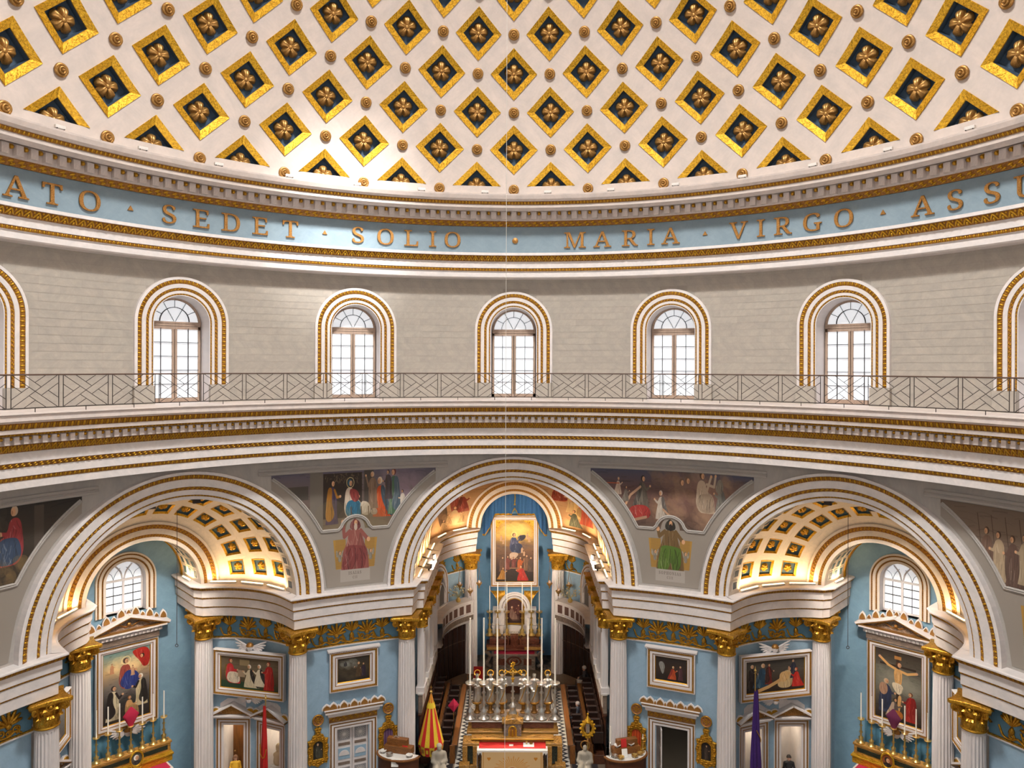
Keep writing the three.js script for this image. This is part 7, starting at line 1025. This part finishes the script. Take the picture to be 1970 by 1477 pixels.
// ------------------------------------------------------------------ choir stalls
{
  const seat = rbox(.56, .06, .44, 0, .45, .04), back = rbox(.6, .75, .05, 0, .95, -.2), armG = merge([rbox(.06, .5, .5, 0, .7, .0), rbox(.09, .06, .56, 0, .98, .04, .02)]), hand = new THREE.TorusGeometry(.06, .02, 5, 10).translate(0, .98, .32), front = rbox(.56, .42, .04, 0, .22, .2);
  for (const s of [-1, 1]) {
    const side = s < 0 ? 'canopy side' : 'choir member side';
    for (let r = 0; r < 2; r++) for (let i = 0; i < 9; i++) {
      const o = thing('choir_stall', 'choir stall on the ' + side + ', ' + (r ? 'back row' : 'front row') + ', seat ' + ['one', 'two', 'three', 'four', 'five', 'six', 'seven', 'eight', 'nine'][i] + ' from the altar', 'stall', [s * (r ? 4.2 : 3.38), SZ + r * .45, -19.9 - i * .72], -s * Math.PI / 2, 'dark choir stalls');
      part(o, 'seat', seat, mat.darkwood); part(o, 'backrest', back, mat.darkwood); part(o, 'front_panel', front, mat.darkwood); for (const d of [-1, 1]) { const a = part(o, 'arm', armG, mat.darkwood); a.position.x = d * .31; const k = part(a, 'carved_scroll', hand, mat.wood); }
    }
    for (const [x, h, nm, m] of [[2.92, .92, 'front', mat.lightwood], [3.8, .98, 'rear', mat.lightwood]]) { const o = thing('choir_desk', 'long brown wooden ' + nm + ' desk of the choir stalls on the ' + side, 'desk', [s * x, SZ, -22.8]); part(o, 'desk_top', rbox(.26, .05, 6.9, 0, h, 0, .015).rotateZ(s * .1), m); part(o, 'front_board', rbox(.05, h - .05, 6.9, -s * .1, (h - .05) / 2, 0), mat.wood); part(o, 'end_board', rbox(.26, h - .02, .06, 0, (h - .02) / 2, 3.42), m); part(o, 'kneeler', rbox(.1, .1, 6.6, s * .08, .12, 0), mat.wood); }
    const pf = thing('stall_platform', 'low wooden platform under the back row of stalls on the ' + side, 'platform', [s * 4.2, SZ, -22.8]); part(pf, 'boards', rbox(.52, .44, 6.9, s * .03, .22, 0), mat.wood); part(pf, 'edge', rbox(.04, .46, 6.9, -s * .25, .23, 0), mat.lightwood);
    const pn = thing('stall_panelling', 'dark wall panelling behind the choir stalls on the ' + side, 'panelling', [s * 4.55, SZ, -22.8]); for (let i = 0; i < 9; i++) { const q = part(pn, 'panel', rbox(.05, 2.3, .68, 0, 1.15, 3.0 - i * .75), mat.darkwood); part(q, 'panel_field', rbox(.03, 1.2, .46, -s * .03, 1.4, 3.0 - i * .75), mat.wood); } part(pn, 'top_moulding', rbox(.16, .1, 6.9, -s * .04, 2.36, 0), mat.wood);
    const ld = thing('stone_parapet', 'pale carved stone parapet above the stall panelling on the ' + side, 'parapet', [s * 4.5, SZ + 2.42, -22.8]); part(ld, 'slab', rbox(.18, .9, 6.8, 0, .45, 0), mat.greymarble); part(ld, 'coping', rbox(.28, .1, 6.9, -s * .02, .95, 0), mat.whitemarble); for (let i = 0; i < 8; i++) part(ld, 'carved_panel', rbox(.04, .5, .55, -s * .1, .45, 2.9 - i * .83), mat.whitemarble);
  }
}
person([4.22, SZ + .44, -26.62], -1.6, 'white-haired person in a dark jacket sitting in the choir stalls', { seated: true, top: [.05, .05, .06], legs: [.42, .38, .33], hair: [.55, .52, .48], shoe: [.5, .5, .48], lean: .1, h: 1.8 });
person([3.52, SZ, -23.15], -1.6, 'grey-haired person in dark blue sitting at the choir desk', { seated: true, top: [.02, .025, .04], legs: [.015, .015, .02], hair: [.38, .33, .3], h: 1.7, lean: .06 });
// ------------------------------------------------------------------ canopy umbrella, credence tables, statues, banners
{
  const o = thing('processional_canopy', 'half-open processional canopy with red and yellow stripes', 'canopy', [-3.9, SZ, -18.85]); const N = 16;
  for (let i = 0; i < N; i++) { const a0 = i / N * 2 * Math.PI, a1 = (i + 1) / N * 2 * Math.PI; part(o, 'stripe', new GB().grid((a, q) => { const r = .04 + .58 * q, bulge = 1 - .05 * Math.sin((a - a0) / (a1 - a0) * Math.PI); return [r * bulge * Math.cos(a), 3.62 - 2.3 * q, r * bulge * Math.sin(a)]; }, lin(a0, a1, 3), lin(0, 1, 5)).build(), i % 2 ? mat.red : mat.yellow); const fl = part(o, 'valance_flap', new GB().grid((a, q) => { const m = 1 - Math.abs((a - a0) / (a1 - a0) - .5) * .5, r = .62 - .08 * q; return [r * Math.cos(a), 1.32 - .46 * q * (.75 + .25 * m), r * Math.sin(a)]; }, lin(a0, a1, 4), [0, 1]).build(), i % 2 ? mat.yellow : mat.red); const am = (a0 + a1) / 2; part(fl, 'emblem', new GB().grid((a, q) => { const r = .63 - .08 * q; return [r * Math.cos(a), 1.32 - .44 * q, r * Math.sin(a)]; }, lin(am - .1, am + .1, 2), [.25, .7]).build(), i % 2 ? mat.oldgold : mat.yellow); }
  part(o, 'upper_band', lathe([[.15, 3.24], [.19, 3.1], [.22, 3.0]], 20), mat.yellow); part(o, 'pole', new THREE.CylinderGeometry(.03, .03, 3.7, 8).translate(0, 1.85, 0), mat.brass); part(o, 'finial', merge([new THREE.SphereGeometry(.07, 10, 8).translate(0, 3.72, 0), box(.02, .24, .02, 0, 3.9, 0), box(.12, .02, .02, 0, 3.94, 0)]), mat.brass); part(o, 'stand', lathe([[0, 0], [.34, 0], [.34, .06], [.1, .14], [.05, .5]], 16), mat.iron);
  const mon = thing('tall_monstrance', 'ornate golden monstrance on a slender stem among the choir benches', 'monstrance', [3.62, SZ, -19.0]); mon.scale.set(1, .9, 1); part(mon, 'stem', lathe([[0, 0], [.2, 0], [.18, .05], [.05, .12], [.035, .6], [.07, .66], [.03, .74], [.03, 1.6], [.06, 1.68]], 14), mat.brass); part(mon, 'glory', merge([new THREE.TorusGeometry(.26, .08, 6, 18).scale(1, 1.4, 1).translate(0, 2.12, 0), new THREE.ConeGeometry(.16, .36, 8).translate(0, 2.68, 0), new THREE.SphereGeometry(.06, 8, 6).translate(0, 2.9, 0), ...Array.from({ length: 14 }, (_, i) => new THREE.SphereGeometry(.07, 7, 5).translate(.34 * Math.cos(i * .449), 2.12 + .47 * Math.sin(i * .449), 0))]), mat.leafgold); part(mon, 'glass', new THREE.CylinderGeometry(.1, .1, .4, 12).translate(0, 2.12, 0), mat.silver);
  const bench = (s, label) => { // curved credence table
    const t = thing('curved_table', label, 'table', [s * 5.2, .75, -17.35], s * .25); t.scale.set(.9, 1, .9); const A = a => a * D2R; part(t, 'apron', new GB().grid((a, y) => [1.1 * Math.cos(A(a)), y, .72 * Math.sin(A(a))], lin(0, 180, 20), [1.2, 1.95]).build(), mat.wood); part(t, 'top', new THREE.ExtrudeGeometry((() => { const q = new THREE.Shape(); q.absellipse(0, 0, 1.16, .78, 0, Math.PI, false, 0); q.closePath(); return q; })(), { depth: .05, bevelEnabled: true, bevelSize: .02, bevelThickness: .01, bevelSegments: 1, curveSegments: 20 }).rotateX(Math.PI / 2).translate(0, 2.02, 0), mat.lightwood); part(t, 'cloth', new THREE.ExtrudeGeometry((() => { const q = new THREE.Shape(); q.absellipse(0, 0, 1.08, .72, 0, Math.PI, false, 0); q.closePath(); return q; })(), { depth: .008, bevelEnabled: false, curveSegments: 20 }).rotateX(Math.PI / 2).translate(0, 2.045, 0), mat.linen); for (const a of [10, 60, 120, 170]) part(t, 'leg', rbox(.09, 2.0, .09, 1.0 * Math.cos(A(a)), .25, .64 * Math.sin(A(a))), mat.wood);
    part(t, 'tier', merge([rbox(1.5, .32, .4, 0, 2.2, -.05), rbox(1.1, .3, .3, .1 * s, 2.5, -.12)]), mat.lightwood); return t; };
  bench(-1, 'half-round wooden table with white cloth beside the striped canopy'); bench(1, 'half-round wooden table with white cloth beside the orange curtained frame');
  const onT = (s, x, z, y) => { const v = new THREE.Vector3(x * .9, y, z * .9).applyAxisAngle(new THREE.Vector3(0, 1, 0), s * .25); return [s * 5.2 + v.x, .75 + v.y, -17.35 + v.z]; };
  const book = (p, m, label, rot) => { const b = thing('book', label, 'book', p, rot); part(b, 'cover', rbox(.26, .36, .05, 0, .18, 0, .01).rotateX(-.25), m); part(b, 'pages', box(.23, .33, .035, .01, .18, -.012).rotateX(-.25), mat.paper); };
  book(onT(-1, .35, .12, 2.05), mat.red, 'red book standing on the table beside the striped canopy', -.3); book(onT(1, -.12, .1, 2.36), mat.red, 'red book standing on the tiered table beside the orange curtained frame', .2); book(onT(1, -.2, .42, 2.05), mat.paper, 'white framed card standing on the table beside the orange curtained frame', .2);
  const bowl = lathe([[0, 0], [.06, 0], [.03, .03], [.15, .09], [.16, .12], [.14, .11], [0, .05]], 16); const put = (s, x, z, y, m, label, g = bowl) => { const o2 = thing('dish', label, 'dish', onT(s, x, z, y), 0, 'dishes on the side tables'); part(o2, 'bowl', g, m); part(o2, 'foot', new THREE.CylinderGeometry(.05, .06, .02, 12).translate(0, .01, 0), m); };
  put(-1, -.75, .25, 2.05, mat.linen, 'pale round bread-like dish at the end of the canopy side table'); put(-1, -.3, .45, 2.05, mat.silver, 'silver dish in the middle of the canopy side table'); put(-1, .7, .3, 2.05, mat.linen, 'white folded cloth bowl on the canopy side table'); put(1, -.7, .3, 2.05, mat.silver, 'silver dish at the outer end of the table beside the orange curtained frame'); put(1, -.45, .5, 2.05, mat.brass, 'gilt dish near the edge of the table beside the orange curtained frame'); put(1, .3, .5, 2.05, mat.brass, 'gilt dish at the middle of the table beside the orange curtained frame'); put(1, .65, .35, 2.05, mat.brass, 'gilt dish by the small candlestick beside the orange curtained frame');
  put(1, -.45, .0, 2.36, mat.linen, 'white round dish on the tier beside the red book'); put(1, .3, .0, 2.36, mat.linen, 'white round dish on the tier away from the red book');
  const monst = thing('small_monstrance', 'small silver monstrance on the canopy side table', 'monstrance', onT(-1, -.2, -.1, 2.36)); part(monst, 'stem', lathe([[0, 0], [.08, 0], [.02, .05], [.02, .22]], 12), mat.silver); part(monst, 'rays', merge([new THREE.TorusGeometry(.07, .02, 6, 14).translate(0, .3, 0), ...Array.from({ length: 8 }, (_, i) => tube([.08 * Math.cos(i * .785), .3 + .08 * Math.sin(i * .785), 0], [.15 * Math.cos(i * .785), .3 + .15 * Math.sin(i * .785), 0], .008, 4))]), mat.silver);
  candlestick(onT(1, -.85, .1, 2.05), 'short white candle on a silver stick by the monstrance', undefined, .5, .75, mat.silver, .035); candlestick(onT(1, .9, .12, 2.05), 'thin brass candlestick at the end of the table beside the orange curtained frame', undefined, .5, .2, mat.brass, .02);
  const paperW = thing('paper_sheet', 'white paper hanging over the front of the canopy side table', 'paper', onT(-1, .1, .72, 1.9)); part(paperW, 'sheet', box(.32, .34, .01).rotateX(-.15), mat.paper);
  // seated stone statues flanking the altar steps
  const body = s => blob([[0, .25, 0, 0, .6, 0, .34, .3, 0], [-.14, .62, .1, -.16, .6, .42, .16, .14, 0], [.14, .62, .1, .16, .6, .42, .16, .14, 0], [-.16, .58, .42, -.16, .1, .46, .14, .15, 0], [.16, .58, .42, .16, .1, .46, .14, .15, 0], [0, .65, 0, 0, 1.05, 0, .23, .2, 0], [-.2, 1.08, 0, .2, 1.08, 0, .1, .1, 0], [-.25, 1.05, 0, -.3, .78, .12, .09, .08, 0], [-.3, .78, .12, -.1, .74, .34, .075, .06, 0], [.25, 1.05, 0, .3, .78, .12, .09, .08, 0], [.3, .78, .12, .1, .8, .34, .075, .06, 0], [0, 1.12, 0, 0, 1.22, .02, .07, .06, 0], [0, 1.32, .02, 0, 1.38, .01, .1, .1, 0], [0, 1.3, .12, 0, 1.33, .12, .02, .018, 0]], [[.29, .26, .21]], [0, .75, .12], .88, 56, .07, [.012, .55]);
  for (const s of [-1, 1]) { const st = thing('stone_statue', s < 0 ? 'seated pale stone statue in front of the striped canopy' : 'seated pale stone statue in front of the golden monstrance', 'statue', [s * 3.36, SZ + .4, -17.5], -s * .15, 'pale stone statues flanking the altar'); part(st, 'body', body(s), vcol); part(st, 'plinth', merge([rbox(.8, .24, .9, 0, .1, .1), rbox(.7, 1.58, .8, 0, -.8, .1)]), mat.statue); part(st, 'halo_disc', s > 0 ? new THREE.TorusGeometry(.2, .03, 6, 20).translate(0, 1.42, -.1) : new THREE.SphereGeometry(.13, 12, 8, 0, 6.3, 0, 1.5).translate(0, 1.4, -.03), s > 0 ? mat.oldgold : mat.statue); }
  const rd = thing('red_veil', 'bright crimson diamond veil over a cross in the choir', 'veil', [-3.1, SZ + .9, -22.0], .3); const kite = (w, h0, h1) => new GB().tri([-w, 0, 0], [0, h1, .05], [0, 0, .09]).tri([w, 0, 0], [0, h1, .05], [0, 0, .09]).tri([-w, 0, 0], [0, -h0, .03], [0, 0, .09]).tri([w, 0, 0], [0, -h0, .03], [0, 0, .09]).tri([-w, 0, 0], [0, h1, .05], [0, 0, -.06]).tri([w, 0, 0], [0, h1, .05], [0, 0, -.06]).tri([-w, 0, 0], [0, -h0, .03], [0, 0, -.06]).tri([w, 0, 0], [0, -h0, .03], [0, 0, -.06]).build(); part(rd, 'veil_cloth', kite(.30, .36, .38).translate(0, .75, 0), mat.crimson); part(rd, 'pole', new THREE.CylinderGeometry(.02, .02, 1.4, 8).translate(0, -.2, 0), mat.brass);
  const rc = thing('red_chair', 'red upholstered chair behind the high altar candles', 'chair', [-2.1, SZ, -27.4]); part(rc, 'backrest', rbox(.6, .9, .1, 0, .95, -.2), mat.red); part(rc, 'seat', rbox(.6, .12, .55, 0, .5, .05), mat.red); for (const [x, z] of [[-.26, -.2], [.26, -.2], [-.26, .28], [.26, .28]]) part(rc, 'leg', rbox(.05, .46, .05, x, .23, z), mat.wood); part(rc, 'ladder_back', merge([0, 1, 2, 3].map(i => box(.3, .03, .04, -.5, .3 + i * .22, -.1)).concat([box(.04, 1.0, .04, -.66, .5, -.1), box(.04, 1.0, .04, -.34, .5, -.1)])), mat.lightwood);
  // banners
  const banner = (th, a, R, top, label, m, w, dy) => { const q = conch(th, a, R, 0), b = thing('furled_banner', label, 'banner', q, -th - a * D2R, 'furled banners'); part(b, 'pole', new THREE.CylinderGeometry(.025, .025, top, 8).translate(0, top / 2, 0), mat.brass); part(b, 'finial', merge([new THREE.SphereGeometry(.06, 8, 6).translate(0, top, 0), new THREE.ConeGeometry(.04, .2, 8).translate(0, top + .12, 0), box(.16, .02, .02, 0, top - .12, 0)]), mat.brass); part(b, 'cloth', new GB().grid((t, q2) => { const r = (w * (.35 + .65 * Math.min(1, q2 * 1.7)) + .0) * (1 + .2 * Math.sin(t * 5 + q2 * 3)) / 2; return [r * Math.cos(t), top - dy - (top - dy - .25) * q2, .06 + r * .75 * Math.sin(t)]; }, lin(0, 2 * Math.PI, 36), lin(0, 1, 14), (t, q2) => [t * .3, q2 * 3]).build(), m); part(b, 'cord', curveTube([[-.14, top - dy - 1.7, .2], [.02, top - dy - 2.1, .3], [.1, top - dy - 2.3, .2], [.16, top - dy - 1.9, .1]], .02, 14, 5), mat.gold); part(b, 'foot', new THREE.CylinderGeometry(.2, .24, .1, 14).translate(0, .05, 0), mat.iron); };
  banner(TL, 74, 4.35, 5.35, 'tall furled red banner before the column and the pedimented doors', mat.red, .36, .35); banner(TR, -78, 4.3, 6.75, 'tall furled purple banner before the lamentation painting', mat.purple, .52, .9);
}
// ------------------------------------------------------------------ side chapel altars
function sideAltar(th, where, picM, veilM, ovalM, picLabel) {
  const W = (lat, al, y) => loc(th, lat, al, y), rot = -th;
  const p = painting(W(0, 25.55, 5.55), rot, 2.72, 3.95, .36, picM, picLabel, 'altarpieces of the side chapels');
  const pd = thing('altar_pediment', 'white pediment with gilded leaf crest over the altarpiece in ' + where, 'pediment', W(0, 25.5, 7.56), rot);
  part(pd, 'frieze', box(2.75, .3, .2, 0, .17, .1), mat.greymarble); part(pd, 'dentil_ground', box(2.95, .2, .3, 0, .42, .12), mat.white); for (let i = 0; i < 16; i++) part(pd, 'dentil', winParts.pd ??= box(.08, .12, .1, 0, .40, .30), mat.white).position.x = -1.32 + i * .176; part(pd, 'cornice', rbox(3.3, .1, .5, 0, .58, .2), mat.white); part(pd, 'gold_line', box(3.34, .04, .5, 0, .65, .21), mat.oldgold);
  const L = Math.hypot(1.75, .62), an = Math.atan2(.62, 1.75); part(pd, 'raking_cornice', merge([-1, 1].map(s => box(L + .1, .1, .55, 0, 0, 0).rotateZ(-s * an).translate(s * .86, 1.02, .22))), mat.white); part(pd, 'raking_gold', merge([-1, 1].map(s => box(L, .05, .5, 0, 0, 0).rotateZ(-s * an).translate(s * .86, .93, .22))), mat.oldgold); part(pd, 'tympanum', new THREE.ExtrudeGeometry((() => { const s = new THREE.Shape(); s.moveTo(-1.45, 0); s.lineTo(1.45, 0); s.lineTo(0, .5); return s; })(), { depth: .1, bevelEnabled: false }).translate(0, .67, .12), mat.greymarble); part(pd, 'tympanum_scroll', merge([curveTube([[-.9, .76, .26], [-.5, .95, .26], [-.1, .8, .26], [0, .95, .26], [.1, .8, .26], [.5, .95, .26], [.9, .76, .26]], .035, 40, 5), new THREE.SphereGeometry(.1, 8, 6).translate(0, .9, .25)]), mat.oldgold);
  for (let i = 0; i < 11; i++) { const x = -1.55 + i * .31, y = 1.38 - Math.abs(x) * .354; acroterion(pd, x, y, .1, i % 2 ? .2 : .32, i % 2 ? .2 : .38); }
  cherub(W(0, 25.4, 3.42), rot, .95, 'winged cherub head below the altarpiece frame in ' + where);
  const a = thing('side_altar', 'marble side altar with stepped ledges in ' + where, 'altar', W(0, 24.6, 0), rot); part(a, 'upper_step', merge([rbox(3.5, .1, .5, 0, 2.60, -.35), rbox(3.4, .4, .44, 0, 2.36, -.35)]), mat.marble); part(a, 'marble_inlay', box(3.1, .2, .03, 0, 2.38, -.12), mat.greenmarble); part(a, 'lower_step', merge([rbox(3.5, .09, .6, 0, 2.13, -.15), rbox(3.4, .3, .5, 0, 1.95, -.15)]), mat.leafgold); part(a, 'mensa', rbox(3.0, .12, 1.0, 0, 1.72, .3), mat.whitemarble); part(a, 'front', rbox(2.7, 1.5, .8, 0, .85, .3), mat.redmarble); part(a, 'altar_cover', rbox(2.8, .02, .7, 0, 1.79, .35, .008), mat.crimson); part(a, 'predella', rbox(3.5, .3, 1.4, 0, .15, .55), mat.greymarble);
  const ov = thing('oval_portrait', 'gilt oval portrait leaning on the altar in ' + where, 'portrait', W(0, 24.2, 2.18), rot); part(ov, 'picture', new THREE.CircleGeometry(.3, 28).scale(.85, 1.1, 1).translate(0, .42, .03), ovalM); part(ov, 'frame', new THREE.TorusGeometry(.31, .05, 8, 32).scale(.85, 1.1, 1).translate(0, .42, .03), mat.leafgold); part(ov, 'back', new THREE.CylinderGeometry(.31, .31, .03, 28).rotateX(Math.PI / 2).scale(.85, 1.1, 1).translate(0, .42, 0), mat.wood); part(ov, 'foot', merge([new THREE.SphereGeometry(.12, 10, 8).scale(1.6, .6, .6).translate(0, .04, .02), new THREE.TorusGeometry(.09, .03, 6, 12).translate(-.15, .06, .04), new THREE.TorusGeometry(.09, .03, 6, 12).translate(.15, .06, .04)]), mat.leafgold);
  const ord = ['farthest from the apse', 'second from the rotunda edge', 'third from the rotunda edge', 'beside the veil', 'third from the apse', 'second from the apse', 'nearest the apse'];
  for (const s of [-1, 1]) { const o = thing('flood_lamp', 'small flood lamp on the ' + (s * th > 0 ? 'outer' : 'apse') + ' side under the arch crown of ' + where, 'lamp', W(s * .9, 19.72, 14.62), rot + Math.PI, 'flood lamps of the chapels'); part(o, 'bracket', rbox(.05, .3, .05, 0, .35, 0), mat.iron); part(o, 'housing', rbox(.3, .2, .16, 0, .18, 0), mat.iron); part(o, 'glass', box(.26, .16, .01, 0, .18, .085), mat.floodglow ??= M([1, .95, .85], .4, 0, { emissive: new THREE.Color().setRGB(1, .82, .58), emissiveIntensity: 3 })); const A = V(W(s * .9, 19.72, 14.8)), B = V(W(0, 25.5, 5.2)), d = B.clone().sub(A).normalize(), l = new THREE.SpotLight(new THREE.Color().setRGB(1, .88, .75), 190, 0, .55, .7, 2); l.position.copy(A.addScaledVector(d, .14)); l.target.position.copy(B); l.castShadow = true; l.shadow.radius = 4; scene.add(l, l.target); }
  const xs = [-1.45, -.97, -.49, 0, .49, .97, 1.45], s0 = th < 0 ? 1 : -1;
  xs.forEach((x, i) => { if (i === 3) return; candlestick(W(s0 * x, 24.93, 2.65), 'gilt candlestick on the altar of ' + where + ', ' + ord[i], 'gilt candlesticks of the side chapel altars', .92, 1.25, mat.brass, .03); });
  const v = thing('veiled_cross', 'pointed ' + (veilM === mat.crimson ? 'crimson' : 'dark violet') + ' veil over the altar cross in ' + where, 'veil', W(0, 24.95, 2.65), rot); part(v, 'stem', stickGeo.clone().scale(.85, .95, .85), mat.brass); part(v, 'veil_cloth', new GB().grid((t, q) => { const r = q < .35 ? .04 + .26 * (q / .35) : .30 * (1 - (q - .35) / .65) + .03; return [r * Math.cos(t) * (1.05 + .08 * Math.sin(t * 6)), 2.05 - .98 * q, r * .35 * Math.sin(t)]; }, lin(0, 2 * Math.PI, 24), lin(0, 1, 8)).build(), veilM);
  const cr = thing('altar_curtain', 'light blue hanging cloth behind the candlesticks in ' + where, 'curtain', W(0, 25.64, 1.8), rot); part(cr, 'cloth', new GB().grid((x, y) => [x, y, .08 + .03 * Math.sin(x * 14)], lin(-1.5, 1.5, 60), [0, 1.75]).build(), mat.bluecloth ??= M([.10, .28, .42], .8, 0, { map: velvetTex }));
}
sideAltar(TL, 'the Madonna altar chapel', pic.madonna, mat.crimson, pic.oval, 'altarpiece of the Madonna seated above friars in black and white');
sideAltar(TR, 'the crucifixion chapel', pic.crucifix, mat.violet, pic.oval2, 'altarpiece of the crucifixion with three mourners');
// ------------------------------------------------------------------ hanging cables
for (const [x, z, y0, y1, label, r] of [[-.05, -2, 1.0, 44.2, 'long pale hanging cable in front of the whole nave', .0065], [...(() => { const q = loc(TL, 1.1, 22.4, 0); return [q[0], q[2]]; })(), 8.0, 14.2, 'thin dark cable hanging from the vault of the Madonna altar chapel', .012], [...(() => { const q = loc(TR, -1.1, 22.4, 0); return [q[0], q[2]]; })(), 8.0, 14.2, 'thin dark cable hanging from the vault of the crucifixion chapel', .012]]) { const o = thing('hanging_cable', label, 'cable', [x, 0, z]); part(o, 'wire', new THREE.CylinderGeometry(r, r, y1 - y0, 6).translate(0, (y0 + y1) / 2, 0), y1 > 20 ? mat.wire ??= M([.62, .6, .56], .5) : mat.iron); part(o, 'end_ring', new THREE.TorusGeometry(.06, .015, 5, 12).translate(0, y0 - .06, 0), mat.iron); }

// flood lamps on the apse cornice near the arch, turned to the altarpiece and the high altar
for (const s of [-1, 1]) for (const [z, tx, ty, tz, cd, n] of [[-20.3, 0, 7, -32.5, 400, 'turned to the altarpiece'], [-22.2, s * -.8, 2, -20.5, 1000, 'turned to the high altar']]) {
  const o = thing('flood_lamp', 'small flood lamp on the ' + (s < 0 ? 'canopy side' : 'choir member side') + ' apse cornice ' + n, 'lamp', [s * 4.2, YS + .02, z], Math.atan2(tx - s * 4.2, tz - z), 'flood lamps of the apse');
  part(o, 'bracket', rbox(.08, .12, .08, 0, .06, 0), mat.iron); part(o, 'housing', rbox(.3, .22, .16, 0, .22, 0), mat.iron); part(o, 'glass', box(.26, .18, .01, 0, .22, .085), mat.floodglow ??= M([1, .95, .85], .4, 0, { emissive: new THREE.Color().setRGB(1, .82, .58), emissiveIntensity: 3 }));
  const l = new THREE.SpotLight(new THREE.Color().setRGB(1, .84, .66), cd, 0, .55, .7, 2), d = new THREE.Vector3(tx - s * 4.2, ty - YS - .24, tz - z).normalize(); l.position.set(s * 4.2 + d.x * .12, YS + .24 + d.y * .12, z + d.z * .12); l.target.position.set(tx, ty, tz); l.castShadow = true; l.shadow.radius = 4; scene.add(l, l.target);
}
renderer.render(scene, camera);
